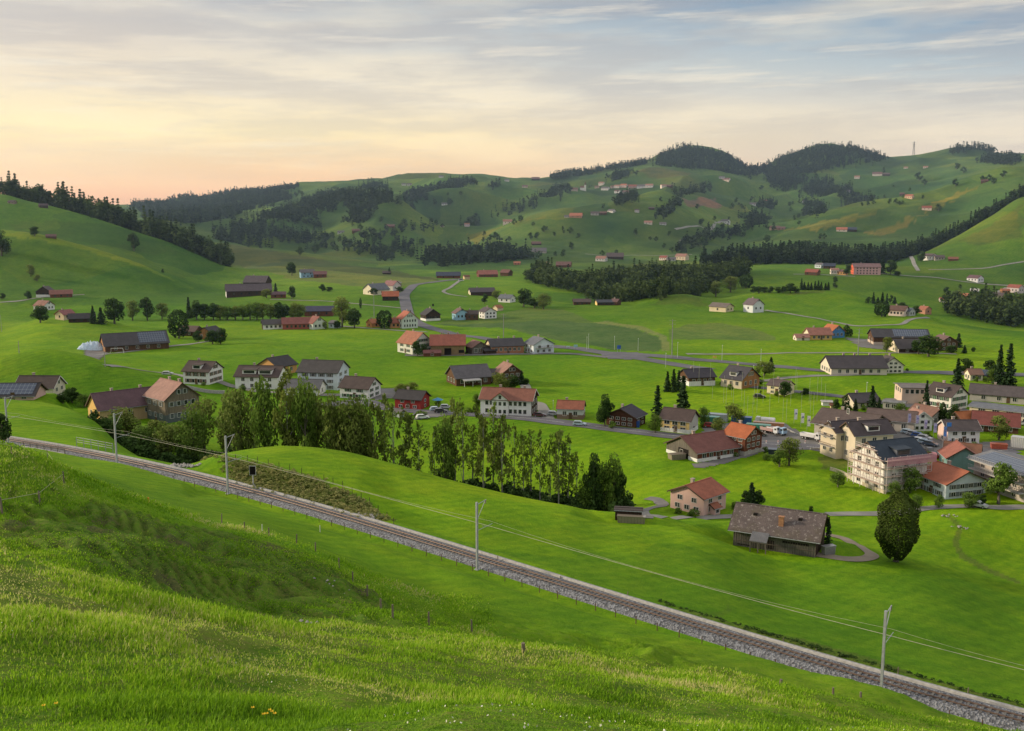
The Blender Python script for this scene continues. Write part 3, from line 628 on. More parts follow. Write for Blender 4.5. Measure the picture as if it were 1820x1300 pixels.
sh_ = h('apartment_house', 1578, 877, 96, 82, 55, 33, 42, (.74,.73,.69), (.04,.055,.075), (3,3,3), (3,3,3,1), 'new apartment house wrapped in scaffolding under a blue black roof', 'apartment block', dormer=1, chim=0, snow=1)
h('hall', 1510, 788, 98, 92, 27, 21, -20, (.50,.46,.40), (.115,.085,.075), (3,), (2,), 'broad hall with a low brown roof behind the cream apartment block', 'hall', chim=1, over=.9)
h('hall', 1584, 767, 78, 58, 19, 24, -4, (.46,.42,.37), (.125,.09,.08), (3,), (2,), 'second brown roofed hall next to the pink roofed house', 'hall', chim=0)
h('house', 1630, 767, 34, 36, 21, 36, -62, WHITE, roof_mat(RPINK), (2,2), (3,3,1), 'white gabled house with salmon pink roof behind the flags')
h('house', 1647, 757, 48, 42, 17, 30, -38, GREYW, roof_mat((.22,.12,.09)), (2,), (2,1), 'grey house with rust brown roof behind the pink roofed one')
h('house', 1702, 790, 56, 44, 24, 31, 24, WHITE, (.10,.08,.078), (4,3), (1,), 'white house with pink lit gable and blue banner beside the car park', gable_wall=(.62,.46,.40), balcony=0)  # low sun on the left gable painted as a pink wall
h('cottage', 1711, 762, 34, 38, 13, 35, 42, W_BR, roof_mat((.42,.14,.05)), (2,), (1,), 'small brown cottage with vivid orange roof')
h('barn', 1768, 768, 72, 52, 13, 34, 2, W_BR, roof_mat((.19,.06,.05)), (4,), (), 'long barn with deep red roof beside the orange cottage', 'barn', chim=0)
h('garage_building', 1622, 717, 52, 48, 27, 6, 16, (.58,.46,.37), (.19,.17,.16), (0,5), (0,3), 'cream flat roofed building with two white garage doors', 'garage', chim=0, door=False)
h('house', 1681, 729, 50, 50, 24, 33, -33, (.70,.69,.62), (.085,.065,.062), (3,3), (3,3,2), 'white house with green shutters and a big brown roof', shut='green', dormer=1)
h('long_building', 1790, 718, 120, 46, 13, 30, -3, GREYW, (.10,.085,.085), (4,), (), 'long low building with dark brown roof at the right edge', 'building')
h('workshop', 1788, 751, 112, 54, 20, 8, -14, (.56,.49,.36), (.16,.17,.19), (6,4), (2,), 'cream flat roofed workshop in front of the long brown building', 'workshop', chim=0, big=2.0)
sb = h('apartment_house', 1808, 892, 124, 92, 50, 10, -46, (.45,.40,.36), (.20,.20,.21), (4,4,4), (3,3), 'terraced block with long balconies and blue solar roof at the right edge', 'apartment block', solar=1, chim=0, over=1.2)
Lm, Wm, eh, rise = sb['_dims']
for i in range(3):
    zz = .3 + i*eh/3; bo = MB().box(-Lm/2, -Wm/2-1.8, zz+2.0-.3, Lm/2, -Wm/2, zz+2.0).obj('balcony', CONC, sb)
    r_ = MB().box(-Lm/2, -Wm/2-1.8, zz+2.9, Lm/2, -Wm/2-1.74, zz+2.96)
    for q in np.linspace(-Lm/2, Lm/2, 26): r_.box(q-.03, -Wm/2-1.8, zz+2.0, q+.03, -Wm/2-1.75, zz+2.9)
    r_.obj('railing', METAL, bo)
h('shed', 1589, 729, 36, 22, 13, 5, -6, GREYW, (.22,.22,.22), (3,), (), 'grey flat roofed garage row left of the cream garage building', 'shed', chim=0, door=False)
h('shed', 1742, 707, 20, 16, 12, 8, -4, W_DK, RDARK, (), (), 'dark open shed between the white house and the long brown building', 'shed', chim=0, door=False)
# --- centre right farms
h('barn', 1516, 667, 100, 60, 12, 30, 20, (.62,.56,.46), (.075,.065,.07), (6,), (4,), 'long cream barn with dark roof across the road from the pole field', 'barn', chim=3)
h('house', 1580, 664, 30, 38, 14, 36, -64, (.66,.63,.56), (.085,.07,.07), (2,2), (4,4,2), 'cream gabled house at the end of the long cream barn')
h('barn', 1596, 615, 96, 46, 14, 27, 14, W_BR, (.06,.058,.065), (), (2,), 'large dark barn half covered with solar panels', 'barn', solar=.62, chim=0, base=((.5,.42,.34), 5))
h('barn', 1614, 628, 54, 44, 8, 32, 24, W_DK, (.075,.065,.066), (2,), (1,), 'lower dark roofed barn with cream gable in front of the solar barn', 'barn', gable_wall=(.62,.54,.42), chim=1)
h('farmhouse', 1677, 624, 30, 34, 15, 30, -58, W_BR, roof_mat((.16,.10,.09)), (2,2), (3,3,1), 'brown chalet behind the wide dark tree')
h('barn', 1424, 606, 24, 18, 5, 30, 20, (.66,.60,.50), roof_mat((.36,.18,.14)), (1,), (1,), 'low cream shed with pink roof at the yellow farm', 'shed', chim=0)
h('farmhouse', 1453, 605, 40, 32, 9, 33, 22, OCHRE, roof_mat((.34,.15,.11)), (4,), (1,), 'bright yellow farmhouse with salmon roof', gable_wall=CREAM)
h('house', 1480, 601, 26, 30, 11, 36, -50, (.08,.22,.45), roof_mat((.42,.14,.06)), (2,), (3,2), 'vivid blue gabled house with orange roof at the yellow farm')
h('chalet', 1238, 688, 50, 46, 15, 26, 24, W_BR, (.055,.05,.06), (4,), (3,), 'brown chalet with dark roof and white foot behind the young spruces', base=(WHITE, 8), balcony=0)
h('chalet', 1315, 692, 44, 56, 16, 34, -34, (.56,.48,.36), (.07,.065,.075), (3,), (3,3), 'dark roofed house with white dormer and wooden gable', gable_wall=W_OR, dormer=1)
h('house', 1387, 703, 36, 34, 15, 26, -26, (.70,.62,.40), (.11,.085,.08), (2,2), (1,1), 'small pale yellow house with a bush at its corner')
h('house', 1530, 727, 48, 44, 11, 28, 30, (.58,.52,.42), (.075,.065,.07), (2,), (1,), 'cream bungalow with dark roof among conifers')
h('shed', 1469, 722, 16, 12, 6, 14, 10, WHITE, (.5,.48,.46), (), (), 'small white tin shed at the edge of the pole field', 'shed', chim=0, door=False)
h('shed', 1480, 726, 8, 8, 5, 30, 10, (.6,.45,.3), RRUST, (), (), 'tiny tan hut beside the white tin shed', 'shed', chim=0, door=False)
h('house', 1730, 676, 22, 24, 10, 34, 24, CREAM, roof_mat((.26,.15,.11)), (2,), (2,), 'small cream house with rust roof between tall conifers')
h('shed', 1746, 676, 26, 26, 8, 30, -28, W_DK, RNAVY, (1,), (), 'dark timber wing with blue grey roof beside the rust roofed house', 'shed', solar=.8, chim=0)
# --- left middle farms
b = h('barn', 240, 624, 108, 56, 11, 33, 9, W_BR, (.075,.068,.072), (5,), (1,), 'very long dark roofed barn with a strip of solar cells', 'barn', gable_wall=W_OR, solar=.45, chim=0)
h('house', 374, 604, 30, 34, 11, 30, 52, W_OR, RDARK, (2,), (2,), 'wooden house with dark roof behind round shrubs left of centre')
h('house', 338, 598, 34, 30, 8, 28, -30, W_BR, (.13,.085,.07), (2,), (), 'brown roofed cottage beside the tall round conifer')
h('chalet', 82, 529, 20, 26, 9, 34, 66, W_DK, (.09,.07,.07), (2,), (3,3), 'dark chalet with white foot below the left hill', base=(WHITE, 4))
h('barn', 109, 529, 36, 22, 6, 30, 0, W_RB, roof_mat((.24,.10,.075)), (3,), (), 'red roofed barn beside the dark chalet below the left hill', 'barn', chim=0)
h('house', 79, 553, 24, 24, 8, 34, -48, WHITE, roof_mat((.28,.14,.10)), (1,), (3,2), 'small white house with rust roof in front of a bush at far left')
h('house', 116, 567, 24, 22, 8, 32, 40, (.62,.50,.34), roof_mat((.26,.10,.09)), (2,), (1,), 'cream house with red roof behind the left mound')
h('barn', 146, 573, 42, 26, 7, 30, -4, W_DK, RDARK, (3,), (), 'dark roofed barn beside the cream house behind the left mound', 'barn', chim=0)
h('barn', 442, 527, 78, 44, 10, 26, 3, W_DK, (.09,.07,.078), (5,), (2,), 'wide dark farm building with white left end below the hill', 'barn', gable_wall=WHITE)
h('barn', 458, 513, 40, 34, 10, 32, -20, W_DK, (.10,.08,.085), (), (), 'taller barn roof rising behind the wide dark farm building', 'barn', chim=1)
h('shed', 495, 530, 26, 16, 6, 28, 0, W_RB, RMAROON, (2,), (), 'small maroon shed at the right end of the dark farm', 'shed', chim=0)
h('house', 546, 494, 24, 18, 9, 28, 8, LBLUE, RGREY, (3,2), (1,), 'light blue house in front of the pale stubble field')
h('barn', 569, 494, 22, 18, 6, 28, 2, W_RB, roof_mat((.18,.08,.075)), (2,), (), 'red brown barn touching the light blue house', 'barn', chim=0)
h('barn', 485, 586, 36, 24, 9, 30, 6, WHITE, (.085,.075,.075), (4,), (), 'white barn with dark roof at the left of the farm row', 'barn', chim=0, gable_wall=W_DK)
h('barn', 529, 586, 52, 30, 10, 32, 2, (.30,.09,.07), roof_mat((.24,.085,.07)), (6,), (), 'long brick red barn in the middle of the farm row', 'barn', chim=0)
h('house', 563, 586, 22, 27, 11, 38, -62, (.60,.64,.58), roof_mat((.24,.09,.07)), (2,), (3,3,1), 'white gabled farmhouse at the right end of the red barn')
h('shed', 595, 584, 15, 16, 8, 30, -50, (.50,.56,.60), RGREY, (1,), (1,), 'small white shed with grey roof right of the farm row', 'shed', chim=0)
h('barn', 568, 563, 50, 30, 9, 26, -6, W_RB, (.06,.06,.10), (3,), (1,), 'dark red barn with navy roof behind the farm row', 'barn', chim=0)
h('cottage', 664, 582, 18, 20, 7, 33, 30, (.55,.25,.10), roof_mat((.40,.15,.07)), (1,), (1,), 'small orange cottage left of the big round tree')
h('house', 706, 583, 26, 24, 9, 32, 6, (.55,.28,.12), roof_mat((.30,.10,.065)), (3,), (), 'orange wing with rust roof right of the big round tree')
h('farmhouse', 724, 584, 26, 30, 17, 38, -68, (.56,.62,.56), roof_mat((.40,.13,.075)), (2,2), (5,5,3,2), 'tall pale green farmhouse with many shutters beside the valley road', shut='green')
h('house', 669, 525, 34, 34, 9, 30, 34, CREAM, (.13,.14,.155), (1,), (1,), 'cream house with broad grey roof left of the valley road')
h('house', 697, 517, 22, 22, 9, 34, -40, (.6,.55,.5), roof_mat((.30,.15,.14)), (1,), (2,), 'small house with pink roof behind the grey roofed one')
h('barn', 694, 535, 28, 22, 8, 34, 0, W_DK, roof_mat((.40,.12,.06)), (2,), (), 'small barn with vivid orange roof beside the valley road', 'barn', chim=0)
h('chalet', 765, 571, 24, 28, 11, 34, -66, W_DK, RDARK, (2,), (5,4,1), 'black chalet with white window bands at the road bend', base=(WHITE, 4))
h('house', 818, 570, 20, 24, 12, 32, -70, (.28,.48,.60), (.16,.10,.09), (2,), (3,3), 'sky blue gabled house on the lane behind the crop field')
h('house', 839, 569, 22, 20, 10, 30, 0, W_BR, RBROWN, (2,), (), 'brown shingled house beside the sky blue one')
h('house', 867, 567, 22, 24, 12, 28, -62, WHITE, (.10,.08,.085), (2,2), (3,3), 'white two storey house with dark roof behind the crop field')
h('cottage', 885, 553, 14, 12, 5, 36, 45, (.62,.52,.36), roof_mat((.34,.14,.07)), (), (), 'tiny cream cottage with orange roof behind the white house', chim=0)
h('house', 738, 630, 44, 46, 18, 38, -52, (.66,.66,.58), roof_mat((.36,.15,.09)), (2,2), (5,5,3), 'white farmhouse with orange pink roof at the left of the farm row', shut='green')
b = h('barn', 796, 632, 60, 46, 18, 34, 0, W_TAN, roof_mat((.30,.10,.07)), (), (), 'tall wooden barn with brick red roof and dark gateway', 'barn', chim=3, door=False)
Lm, Wm, eh, rise = b['_dims']; MB().box(-1.6, -Wm/2-.06, 0, 1.6, -Wm/2-.02, eh*.7).box(5, -Wm/2-.06, 1, 7.5, -Wm/2-.02, 2.4).obj('gateway', DARK, b)
h('shed', 768, 634, 30, 16, 6, 26, 2, W_RB, roof_mat((.22,.09,.08)), (1,), (), 'low red shed in front of the tall wooden barn', 'shed', chim=0)
h('barn', 848, 630, 30, 32, 12, 30, -66, W_GR, roof_mat((.22,.11,.085)), (), (3,), 'grey boarded barn with gable window between two long barns', 'barn', chim=0, big=1.6)
h('barn', 868, 630, 22, 24, 6, 28, 20, W_DK, RDARK, (), (), 'dark low shed joining the grey boarded barn', 'shed', chim=0, door=False)
h('barn', 897, 629, 60, 40, 13, 28, 16, (.36,.17,.10), (.07,.065,.07), (6,), (1,), 'brick coloured barn with dark roof and cream gable', 'barn', gable_wall=(.62,.52,.36), chim=2)
h('house', 958, 629, 34, 42, 16, 27, -60, (.60,.66,.70), (.14,.15,.17), (3,2), (3,2), 'white and pale blue house with grey roof at the right end of the farm row', balcony=1)
h('barn', 856, 526, 44, 24, 6, 28, 10, W_DK, (.085,.07,.08), (), (1,), 'dark barn with cream left gable in the upper meadow', 'barn', gable_wall=CREAM, chim=1)
h('house', 901, 538, 24, 20, 7, 30, -30, WHITE, (.14,.15,.17), (2,), (1,), 'white house with grey roof beside the hedge')
h('barn', 797, 495, 42, 24, 5, 26, 0, W_RB, (.05,.06,.09), (2,), (), 'navy roofed barn at the top of the valley road', 'barn', chim=0)
h('hut', 829, 497, 10, 8, 5, 30, 20, (.55,.42,.26), RRUST, (), (), 'tiny tan hut at the top of the valley road', 'hut', chim=0, door=False)
h('barn', 866, 493, 34, 24, 5, 28, 10, W_RB, roof_mat((.30,.11,.085)), (2,), (), 'pink red roofed farm above the dark barn', 'barn', chim=1)
h('barn', 900, 491, 16, 16, 6, 30, -30, W_BR, roof_mat((.18,.08,.07)), (), (), 'small maroon roofed barn right of the pink red farm', 'barn', chim=0)
h('barn', 1034, 543, 30, 18, 6, 26, 4, W_BR, (.10,.07,.065), (3,), (), 'brown barn along the lower edge of the river wood', 'barn', chim=0)
h('barn', 1076, 544, 34, 16, 5, 26, 14, W_DK, (.07,.075,.09), (3,), (), 'grey blue roofed barn with yellow gable below the river wood', 'barn', gable_wall=YEL, chim=0)
h('house', 1094, 543, 14, 14, 6, 32, -30, W_BR, (.14,.08,.075), (), (), 'small brown house at the right end of the grey blue barn')
h('barn', 1282, 556, 34, 26, 9, 24, -32, (.62,.54,.36), roof_mat((.17,.14,.12)), (1,), (2,), 'cream barn with weathered roof in front of the green mound', 'barn', chim=0)
h('house', 1339, 556, 24, 26, 14, 36, -46, (.62,.66,.68), roof_mat((.14,.11,.115)), (1,), (2,2,1), 'white house with steep dark roof on the green mound')
h('house', 1597, 562, 28, 24, 10, 30, -20, (.60,.50,.46), (.13,.075,.06), (4,), (1,), 'white house with brown roof beside the ball shaped tree')
h('barn', 1612, 562, 20, 20, 8, 28, -30, (.40,.42,.42), (.13,.15,.18), (), (2,), 'grey barn joined to the brown roofed mound house', 'barn', chim=0)
h('cottage', 1643, 559, 16, 16, 8, 32, -40, (.42,.22,.15), roof_mat((.34,.13,.08)), (1,), (1,), 'small brick cottage with orange roof on the mound farm', chim=1)
# ---------------------------------------------------------------- farther houses
def far(px, py, w, hgt, roof, wall, rot, label, name='house', cat='house', rows=1):
    return h(name, px, py, w, w*.75, hgt*.52, 30, rot, wall, roof, (3,)*rows if hgt > 7 else (2,), (2,)*rows, label, cat, chim=0, lod=3 if py < 460 else 2, door=False, over=.4)
RO, RP, RM, RB = (.38,.14,.08), (.32,.17,.13), (.16,.085,.075), (.10,.075,.075)
for a in [
 (1444,490,22,10,RRED,W_BR,-20,'brown house with red roof left of the white houses on the shelf'),
 (1457,477,14,11,RGREY,(.55,.62,.66),-40,'pale blue gabled house highest on the shelf'),
 (1474,478,20,9,RNAVY,W_BR,0,'dark long roofed house behind the white flats'),
 (1483,488,14,14,RP,(.68,.60,.54),10,'white flats with pink roof on the shelf'),
 (1497,489,16,10,RM,(.55,.32,.14),-20,'orange boarded barn next to the white flats'),
 (1653,463,18,13,RB,WHITE,-36,'white hill house with dark roof beside the steep lane'),
 (1669,463,16,9,RB,(.35,.32,.28),10,'grey barn right of the white hill house'),
 (1694,464,16,5,RRUST,W_BR,0,'small brown stable on the right hill'),
 (1733,502,22,12,RMAROON,(.60,.60,.64),-36,'white house with maroon roof above the right lane'),
 (1678,538,16,8,RRED,(.55,.50,.45),10,'small red roofed white cottage at the right edge meadow'),
 (1709,534,24,11,RO,(.50,.32,.2),-30,'orange roofed house in the right edge meadow'),
 (1732,520,14,5,(.55,.52,.5),(.5,.5,.52),0,'white sided shed above the orange roofed house'),
 (1772,533,24,11,RB,(.50,.46,.42),-20,'dark roofed farmhouse by the right lane'),
 (1786,522,14,8,RO,W_OR,20,'small orange barn behind the dark roofed farmhouse'),
 (1804,522,22,18,RRED,(.5,.45,.46),-30,'tall house with red roof at the right edge of the shelf'),
 (1308,486,20,11,RP,LBLUE,-46,'pale blue house with pink roof at the wood edge'),
 (1323,486,18,8,RNAVY,(.3,.34,.38),0,'dark blue roofed barn beside the pale blue house'),
 (1069,465,18,9,RP,(.60,.58,.56),-20,'pink roofed house left of the dark barn at the river road'),
 (1093,461,30,8,RB,W_DK,0,'dark barn on the river road'),
 (1180,463,14,9,RRED,(.66,.58,.50),-30,'white house with red roof on the river road'),
 (1194,464,14,6,RGREY,(.45,.45,.45),0,'grey shed between the two river road houses'),
 (1212,463,20,12,RP,(.66,.54,.40),-26,'cream house with pink roof on the river road'),
 (1366,454,16,6,RB,W_DK,0,'dark barn left of the cream house above the wood'),
 (1383,454,16,10,RM,(.68,.55,.34),30,'cream gabled house above the diagonal wood'),
 (919,471,12,5,RO,(.4,.16,.1),0,'small red hut in the upper valley'),
 (966,474,20,6,RP,(.5,.42,.36),-20,'pinkish farm roof in the upper valley'),
 (1002,476,26,8,RM,W_RB,-6,'maroon barn in the upper valley'),
 (687,488,14,5,RB,W_DK,0,'dark hut behind the stubble field'),
 (953,436,16,4,RM,W_DK,10,'dark farm at the foot of the green spur'),
 (958,450,26,5,RGREY,(.45,.40,.36),0,'grey farm group at the foot of the green spur'),
 (1212,434,10,8,RGREY,(.66,.66,.68),-50,'small white house in the hedges of the far slope'),
 (1289,398,14,8,RGREY,(.6,.6,.62),-30,'white house at the end of the slanting lane'),
 (1377,409,16,6,RM,(.62,.45,.32),-10,'pink lit house on the far crest'),
 (1389,409,12,5,RM,(.3,.2,.16),-10,'brown barn on the far crest'),
 (1496,412,18,6,RO,(.66,.56,.48),0,'orange roofed house below the lit slope'),
 (1513,412,18,6,RNAVY,W_DK,0,'blue black barn below the lit slope'),
 (1647,374,16,7,RRED,(.72,.58,.48),0,'white house with red roof on the sunlit spur'),
 (1616,354,13,9,RO,(.66,.45,.32),-20,'orange lit house on the sunlit spur'),
 (1603,348,8,6,RM,W_BR,0,'small brown barn left of the orange lit house'),
 (1508,343,6,7,RB,(.3,.3,.32),0,'dark hut between two dark trees far away'),
 (1523,318,9,6,RP,(.62,.56,.52),0,'tiny white cottage below the wooded summit'),
 (1559,313,16,6,RM,(.66,.6,.56),0,'white farm on the high pasture'),
 (1575,313,12,5,RB,W_DK,0,'dark barn of the high pasture farm'),
 (1610,300,7,3,RP,(.6,.55,.5),0,'tiny hut on the high pasture'),
 (1645,299,8,3,RP,(.6,.5,.45),0,'tiny hut nearest the pylon'),
 (1750,325,12,6,RM,W_BR,0,'brown house in a round tree group on the right slope'),
 (1361,362,10,7,RO,(.68,.52,.40),-30,'cream house in the far bushes'),
 (1431,361,10,5,RGREY,(.62,.62,.64),0,'white chalet left of the far dark wood'),
 (1338,365,12,3,RGREY,(.55,.55,.56),0,'low grey shed on the far field'),
 (1290,323,14,6,RM,(.66,.55,.48),-20,'white and brown farm on the far green knoll'),
 (1283,318,10,4,RGREY,(.55,.55,.56),0,'grey barn behind the farm on the far green knoll'),
 (1152,399,14,5,RP,(.70,.62,.56),0,'long white farm on the far slope'),
 (1178,400,12,3,RGREY,(.55,.55,.56),0,'flat grey shed of the far white farm'),
 (1132,378,8,7,RB,(.58,.54,.54),0,'small house with white wall on the far slope'),
 (1158,373,10,4,RB,W_DK,0,'dark hut on the far slope'),
 (1024,388,22,7,RO,(.45,.25,.16),-10,'orange roofed barn on the far ridge lane'),
 (1008,387,10,3,RGREY,(.6,.56,.5),0,'pale shed left of the orange roofed barn'),
 (1057,383,14,6,RB,(.45,.42,.4),0,'grey farmhouse on the far ridge lane'),
 (1072,382,12,5,RM,W_BR,0,'brown stable on the far ridge lane'),
 (1087,379,12,7,RGREY,(.6,.58,.56),-40,'white gabled house on the far ridge lane'),
 (902,398,16,7,RP,(.70,.58,.50),0,'pink roofed house on the crest of the green spur'),
 (830,403,9,7,RP,(.60,.48,.52),0,'pink house beside the far hedge'),
 (786,404,7,4,RB,(.6,.56,.5),0,'tiny white cottage at the far wood foot'),
 (606,415,12,3,RGREY,(.5,.5,.5),0,'low grey shed deep in the valley'),
 (633,413,14,4,RM,W_BR,0,'brown roofed farm deep in the valley'),
 (694,405,14,4,RM,W_BR,0,'dark brown barn deep in the valley'),
 (784,316,8,4,RGREY,(.6,.58,.56),0,'white hut on the far skyline'),
 (718,330,8,4,RGREY,(.62,.60,.58),0,'white cottage left in the far tree group'),
 (728,330,8,4,RB,(.56,.54,.52),0,'dark roofed cottage right in the far tree group'),
 (790,365,10,4,RGREY,(.6,.6,.6),0,'white farm below the round topped far hill'),
 (901,323,8,5,RGREY,(.6,.58,.56),0,'white cottage near the skyline trees'),
 (952,321,14,5,RM,W_DK,0,'brown farm on the skyline saddle'),
 (933,334,10,4,RM,(.6,.5,.42),0,'small pink cottage under the skyline saddle'),
 (1000,335,12,5,RP,(.5,.36,.3),0,'brown house left of the far church'),
 (1021,340,12,6,RM,(.48,.40,.36),0,'brown house at the foot of the far church'),
 (1061,335,8,5,RM,(.58,.46,.38),0,'small house just right of the far church'),
 (1069,330,9,8,RP,(.60,.54,.50),-20,'tall house above the church street of the far village'),
 (1076,339,13,7,RGREY,(.64,.62,.62),-20,'white house with grey roof in the far village'),
 (1090,335,9,5,RM,(.44,.36,.32),10,'brown gabled house in the middle of the far village'),
 (1097,335,10,7,RP,(.66,.60,.58),-20,'white house with pink roof in the far village'),
 (1097,344,9,7,RM,(.68,.66,.66),-20,'lowest white house of the far village'),
 (1109,334,11,8,RO,(.60,.46,.42),-20,'house with orange roof in the far village'),
 (1111,345,12,6,RM,(.66,.60,.58),0,'wide white house below the far village street'),
 (1124,335,14,6,RRED,(.48,.34,.32),0,'red brown row house of the far village'),
 (1139,335,14,6,RGREY,(.66,.66,.68),0,'white row house of the far village'),
 (1154,334,13,7,RP,(.70,.66,.64),-10,'last white house of the far village street'),
 (1179,334,9,7,RP,(.70,.60,.54),20,'lone cream house right of the far village'),
 (1190,334,12,5,RM,W_BR,0,'brown barn beside the lone cream house'),
 (22,363,12,6,RB,(.30,.24,.20),-30,'cottage on the left hill crest'),
 (77,370,14,7,RB,W_DK,10,'dark hut among the crest trees of the left hill'),
 (91,424,17,5,RM,W_BR,0,'lone maroon hay barn on the left hill'),
 (364,455,13,6,RGREY,(.32,.32,.34),-30,'grey hut at the foot of the left hill wood'),
]: far(*a)
for i, px in enumerate((1516,)):   # red and pink apartment block on the shelf
    h('apartment_house', 1538, 489, 46, 26, 13, 24, 12, (.58,.36,.36), roof_mat((.20,.12,.12)), (7,7,7), (3,3,3), 'long pink apartment house with a bright red left end on the shelf', 'apartment block', gable_wall=(.60,.13,.07), chim=1, lod=2, door=False)
# church of the far village
X, Y, Zg = hit(1036, 339); k = Y/F
c = empty('church', (X, Y, Zg)); tag(c, 'white church with a pointed spire on the far hillside', 'church')
MB().add([(-6,0,-2),(6,0,-2),(6,9,-2),(-6,9,-2),(-6,0,7),(6,0,7),(6,9,7),(-6,9,7),(-6,4.5,11),(6,4.5,11)], [(0,1,5,4),(2,3,7,6),(1,2,6,9,5),(3,0,4,8,7)]).obj('nave', wall_mat(WHITE), c)
MB().add([(-6.4,-.6,6.6),(6.4,-.6,6.6),(6.4,4.5,11.3),(-6.4,4.5,11.3),(-6.4,9.6,6.6),(6.4,9.6,6.6)], [(0,1,2,3),(3,2,5,4)]).obj('nave_roof', roof_mat(RM), c)
MB().box(3.5,-2.2,-2,7.5,1.8,13).obj('tower', wall_mat(WHITE), c)
MB().add([(3.2,-2.5,13),(7.8,-2.5,13),(7.8,2.1,13),(3.2,2.1,13),(5.5,-.2,22)], [(0,1,4),(1,2,4),(2,3,4),(3,0,4),(3,2,1,0)]).obj('spire', roof_mat(RM), c)
# ---------------------------------------------------------------- ground sheet
idx = np.arange(NR*NV).reshape(NR, NV)
FQ = np.stack([idx[:-1,:-1], idx[:-1,1:], idx[1:,1:], idx[1:,:-1]], -1).reshape(-1, 4)
TINT = np.zeros((NR, NV, 3))
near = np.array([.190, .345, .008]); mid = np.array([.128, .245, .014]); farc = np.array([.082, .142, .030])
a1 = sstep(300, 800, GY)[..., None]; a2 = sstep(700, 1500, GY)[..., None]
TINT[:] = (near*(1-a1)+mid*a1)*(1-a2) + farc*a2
ROUGH = 1 - sstep(55, 110, GY); ROUGH = np.clip(ROUGH*.75 + .1*(1-sstep(100, 180, GY)), 0, 1)
# field-to-field variation beyond the village
cell = fbm(GX/140+5, GY/220, 3)
TINT *= (1 + .65*cell[..., None] * sstep(500, 1200, GY)[..., None])
hollow = fbm(GX/18+9, GY/18, 3)
broad_ = fbm(GX/75+2, GY/110, 3)
TINT *= (1 + np.array([.70,.42,.2])*broad_[..., None])
TINT *= (1 + .28*hollow[..., None] * (1-sstep(150, 260, GY))[..., None])
def paint(poly, c, amt=1.0, rough=None, soft=0):
    P = plan(poly); x0, y0 = P.min(0); x1, y1 = P.max(0)
    m = inside(P, GX + fbm(GX/9, GY/9, 2)*soft, GY + fbm(GX/9+7, GY/9, 2)*soft)
    TINT[m] = TINT[m]*(1-amt) + np.array(c)*amt
    if rough is not None: ROUGH[m] = rough
BROWN = (.115, .105, .04)
# crop fields, mown strips, worn slopes, and painted sun and shade on hills
paint([(770,577),(900,583),(1085,622),(1172,625),(1180,618),(1172,600),(1130,585),(1060,575),(960,570)], (.105,.165,.055), .9)
paint([(770,577),(960,570),(1060,575),(1000,550),(940,547),(860,565),(800,568)], (.15,.21,.045), .9)
paint([(1055,574),(1130,585),(1172,598),(1178,624),(1190,624),(1187,598),(1140,580),(1080,570)], (.26,.28,.09), .9)
paint([(1188,604),(1380,606),(1376,598),(1330,583),(1280,574),(1220,577),(1190,585)], (.15,.21,.055), .8)
paint([(1150,545),(1200,540),(1250,545),(1240,528),(1215,524),(1180,528)], BROWN, .35, soft=6)
paint([(1400,525),(1470,520),(1490,517),(1420,518)], BROWN, .5, soft=5)
paint([(540,500),(640,510),(700,512),(780,500),(770,492),(700,490),(600,480),(430,468),(450,478)], (.16,.19,.06), .8, soft=6)
paint([(385,430),(450,442),(560,458),(700,480),(790,500),(700,492),(600,482),(450,474),(405,470)], (.075,.095,.035), .8, soft=8)
paint([(1210,351),(1270,351),(1285,367),(1222,367)], (.20,.135,.10), .95)
paint([(1700,430),(1760,400),(1818,365),(1818,420),(1740,440)], (.12,.11,.035), .85, soft=10)
paint([(1120,306),(1165,298),(1215,305),(1230,312),(1150,315)], BROWN, .6, soft=20)
paint([(1395,408),(1450,396),(1500,386),(1560,378),(1500,400),(1450,412)], (.24,.20,.03), .7, soft=15)  # sunlight along the lit ridge put into the ground tint
paint([(1540,412),(1600,395),(1660,375),(1620,395),(1560,420)], (.26,.20,.04), .8, soft=15)  # warm low sun on this slope, painted yellow
paint([(1640,372),(1700,342),(1740,332),(1700,352),(1660,378)], (.26,.22,.03), .7, soft=15)  # upper part of the lit ridge, sunlight painted in
paint([(830,418),(870,408),(885,405),(850,430),(840,440)], (.22,.19,.03), .7, soft=15)  # bright sunlit crest painted into the grass colour
paint([(900,400),(960,388),(985,388),(920,402)], (.14,.16,.03), .5, soft=15)
paint([(0,410),(150,440),(300,497),(350,530),(0,530)], (.06,.15,.012), .55, soft=14)
paint([(20,393),(150,395),(230,410),(330,455),(180,440),(20,404)], (.075,.10,.03), .55, soft=14)
paint([(130,570),(220,585),(210,620),(100,600)], (.13,.22,.012), .4, soft=8)
paint([(345,822),(400,820),(540,853),(640,893),(690,925),(655,925),(560,895),(430,862)], (.12,.125,.035), .8, .9, soft=1.5)
paint([(1150,1085),(1400,1130),(1560,1170),(1820,1255),(1820,1262),(1560,1186),(1400,1150)], (.03,.05,.012), .5, .8, soft=1.5)
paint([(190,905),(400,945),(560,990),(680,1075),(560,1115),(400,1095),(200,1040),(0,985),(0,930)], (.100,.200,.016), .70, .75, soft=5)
paint([(1460,812),(1510,800),(1520,830),(1470,835)], (.14,.12,.05), .6, soft=3)
paint([(1676,912),(1690,914),(1712,935),(1704,960),(1715,985),(1760,1010),(1815,1035),(1812,1040),(1755,1018),(1706,992),(1694,962),(1702,938)], (.13,.16,.03), .5, .6, soft=.8)
paint([(1150,1080),(1300,1070),(1290,1078),(1200,1090)], (.16,.19,.03), .5, soft=4)
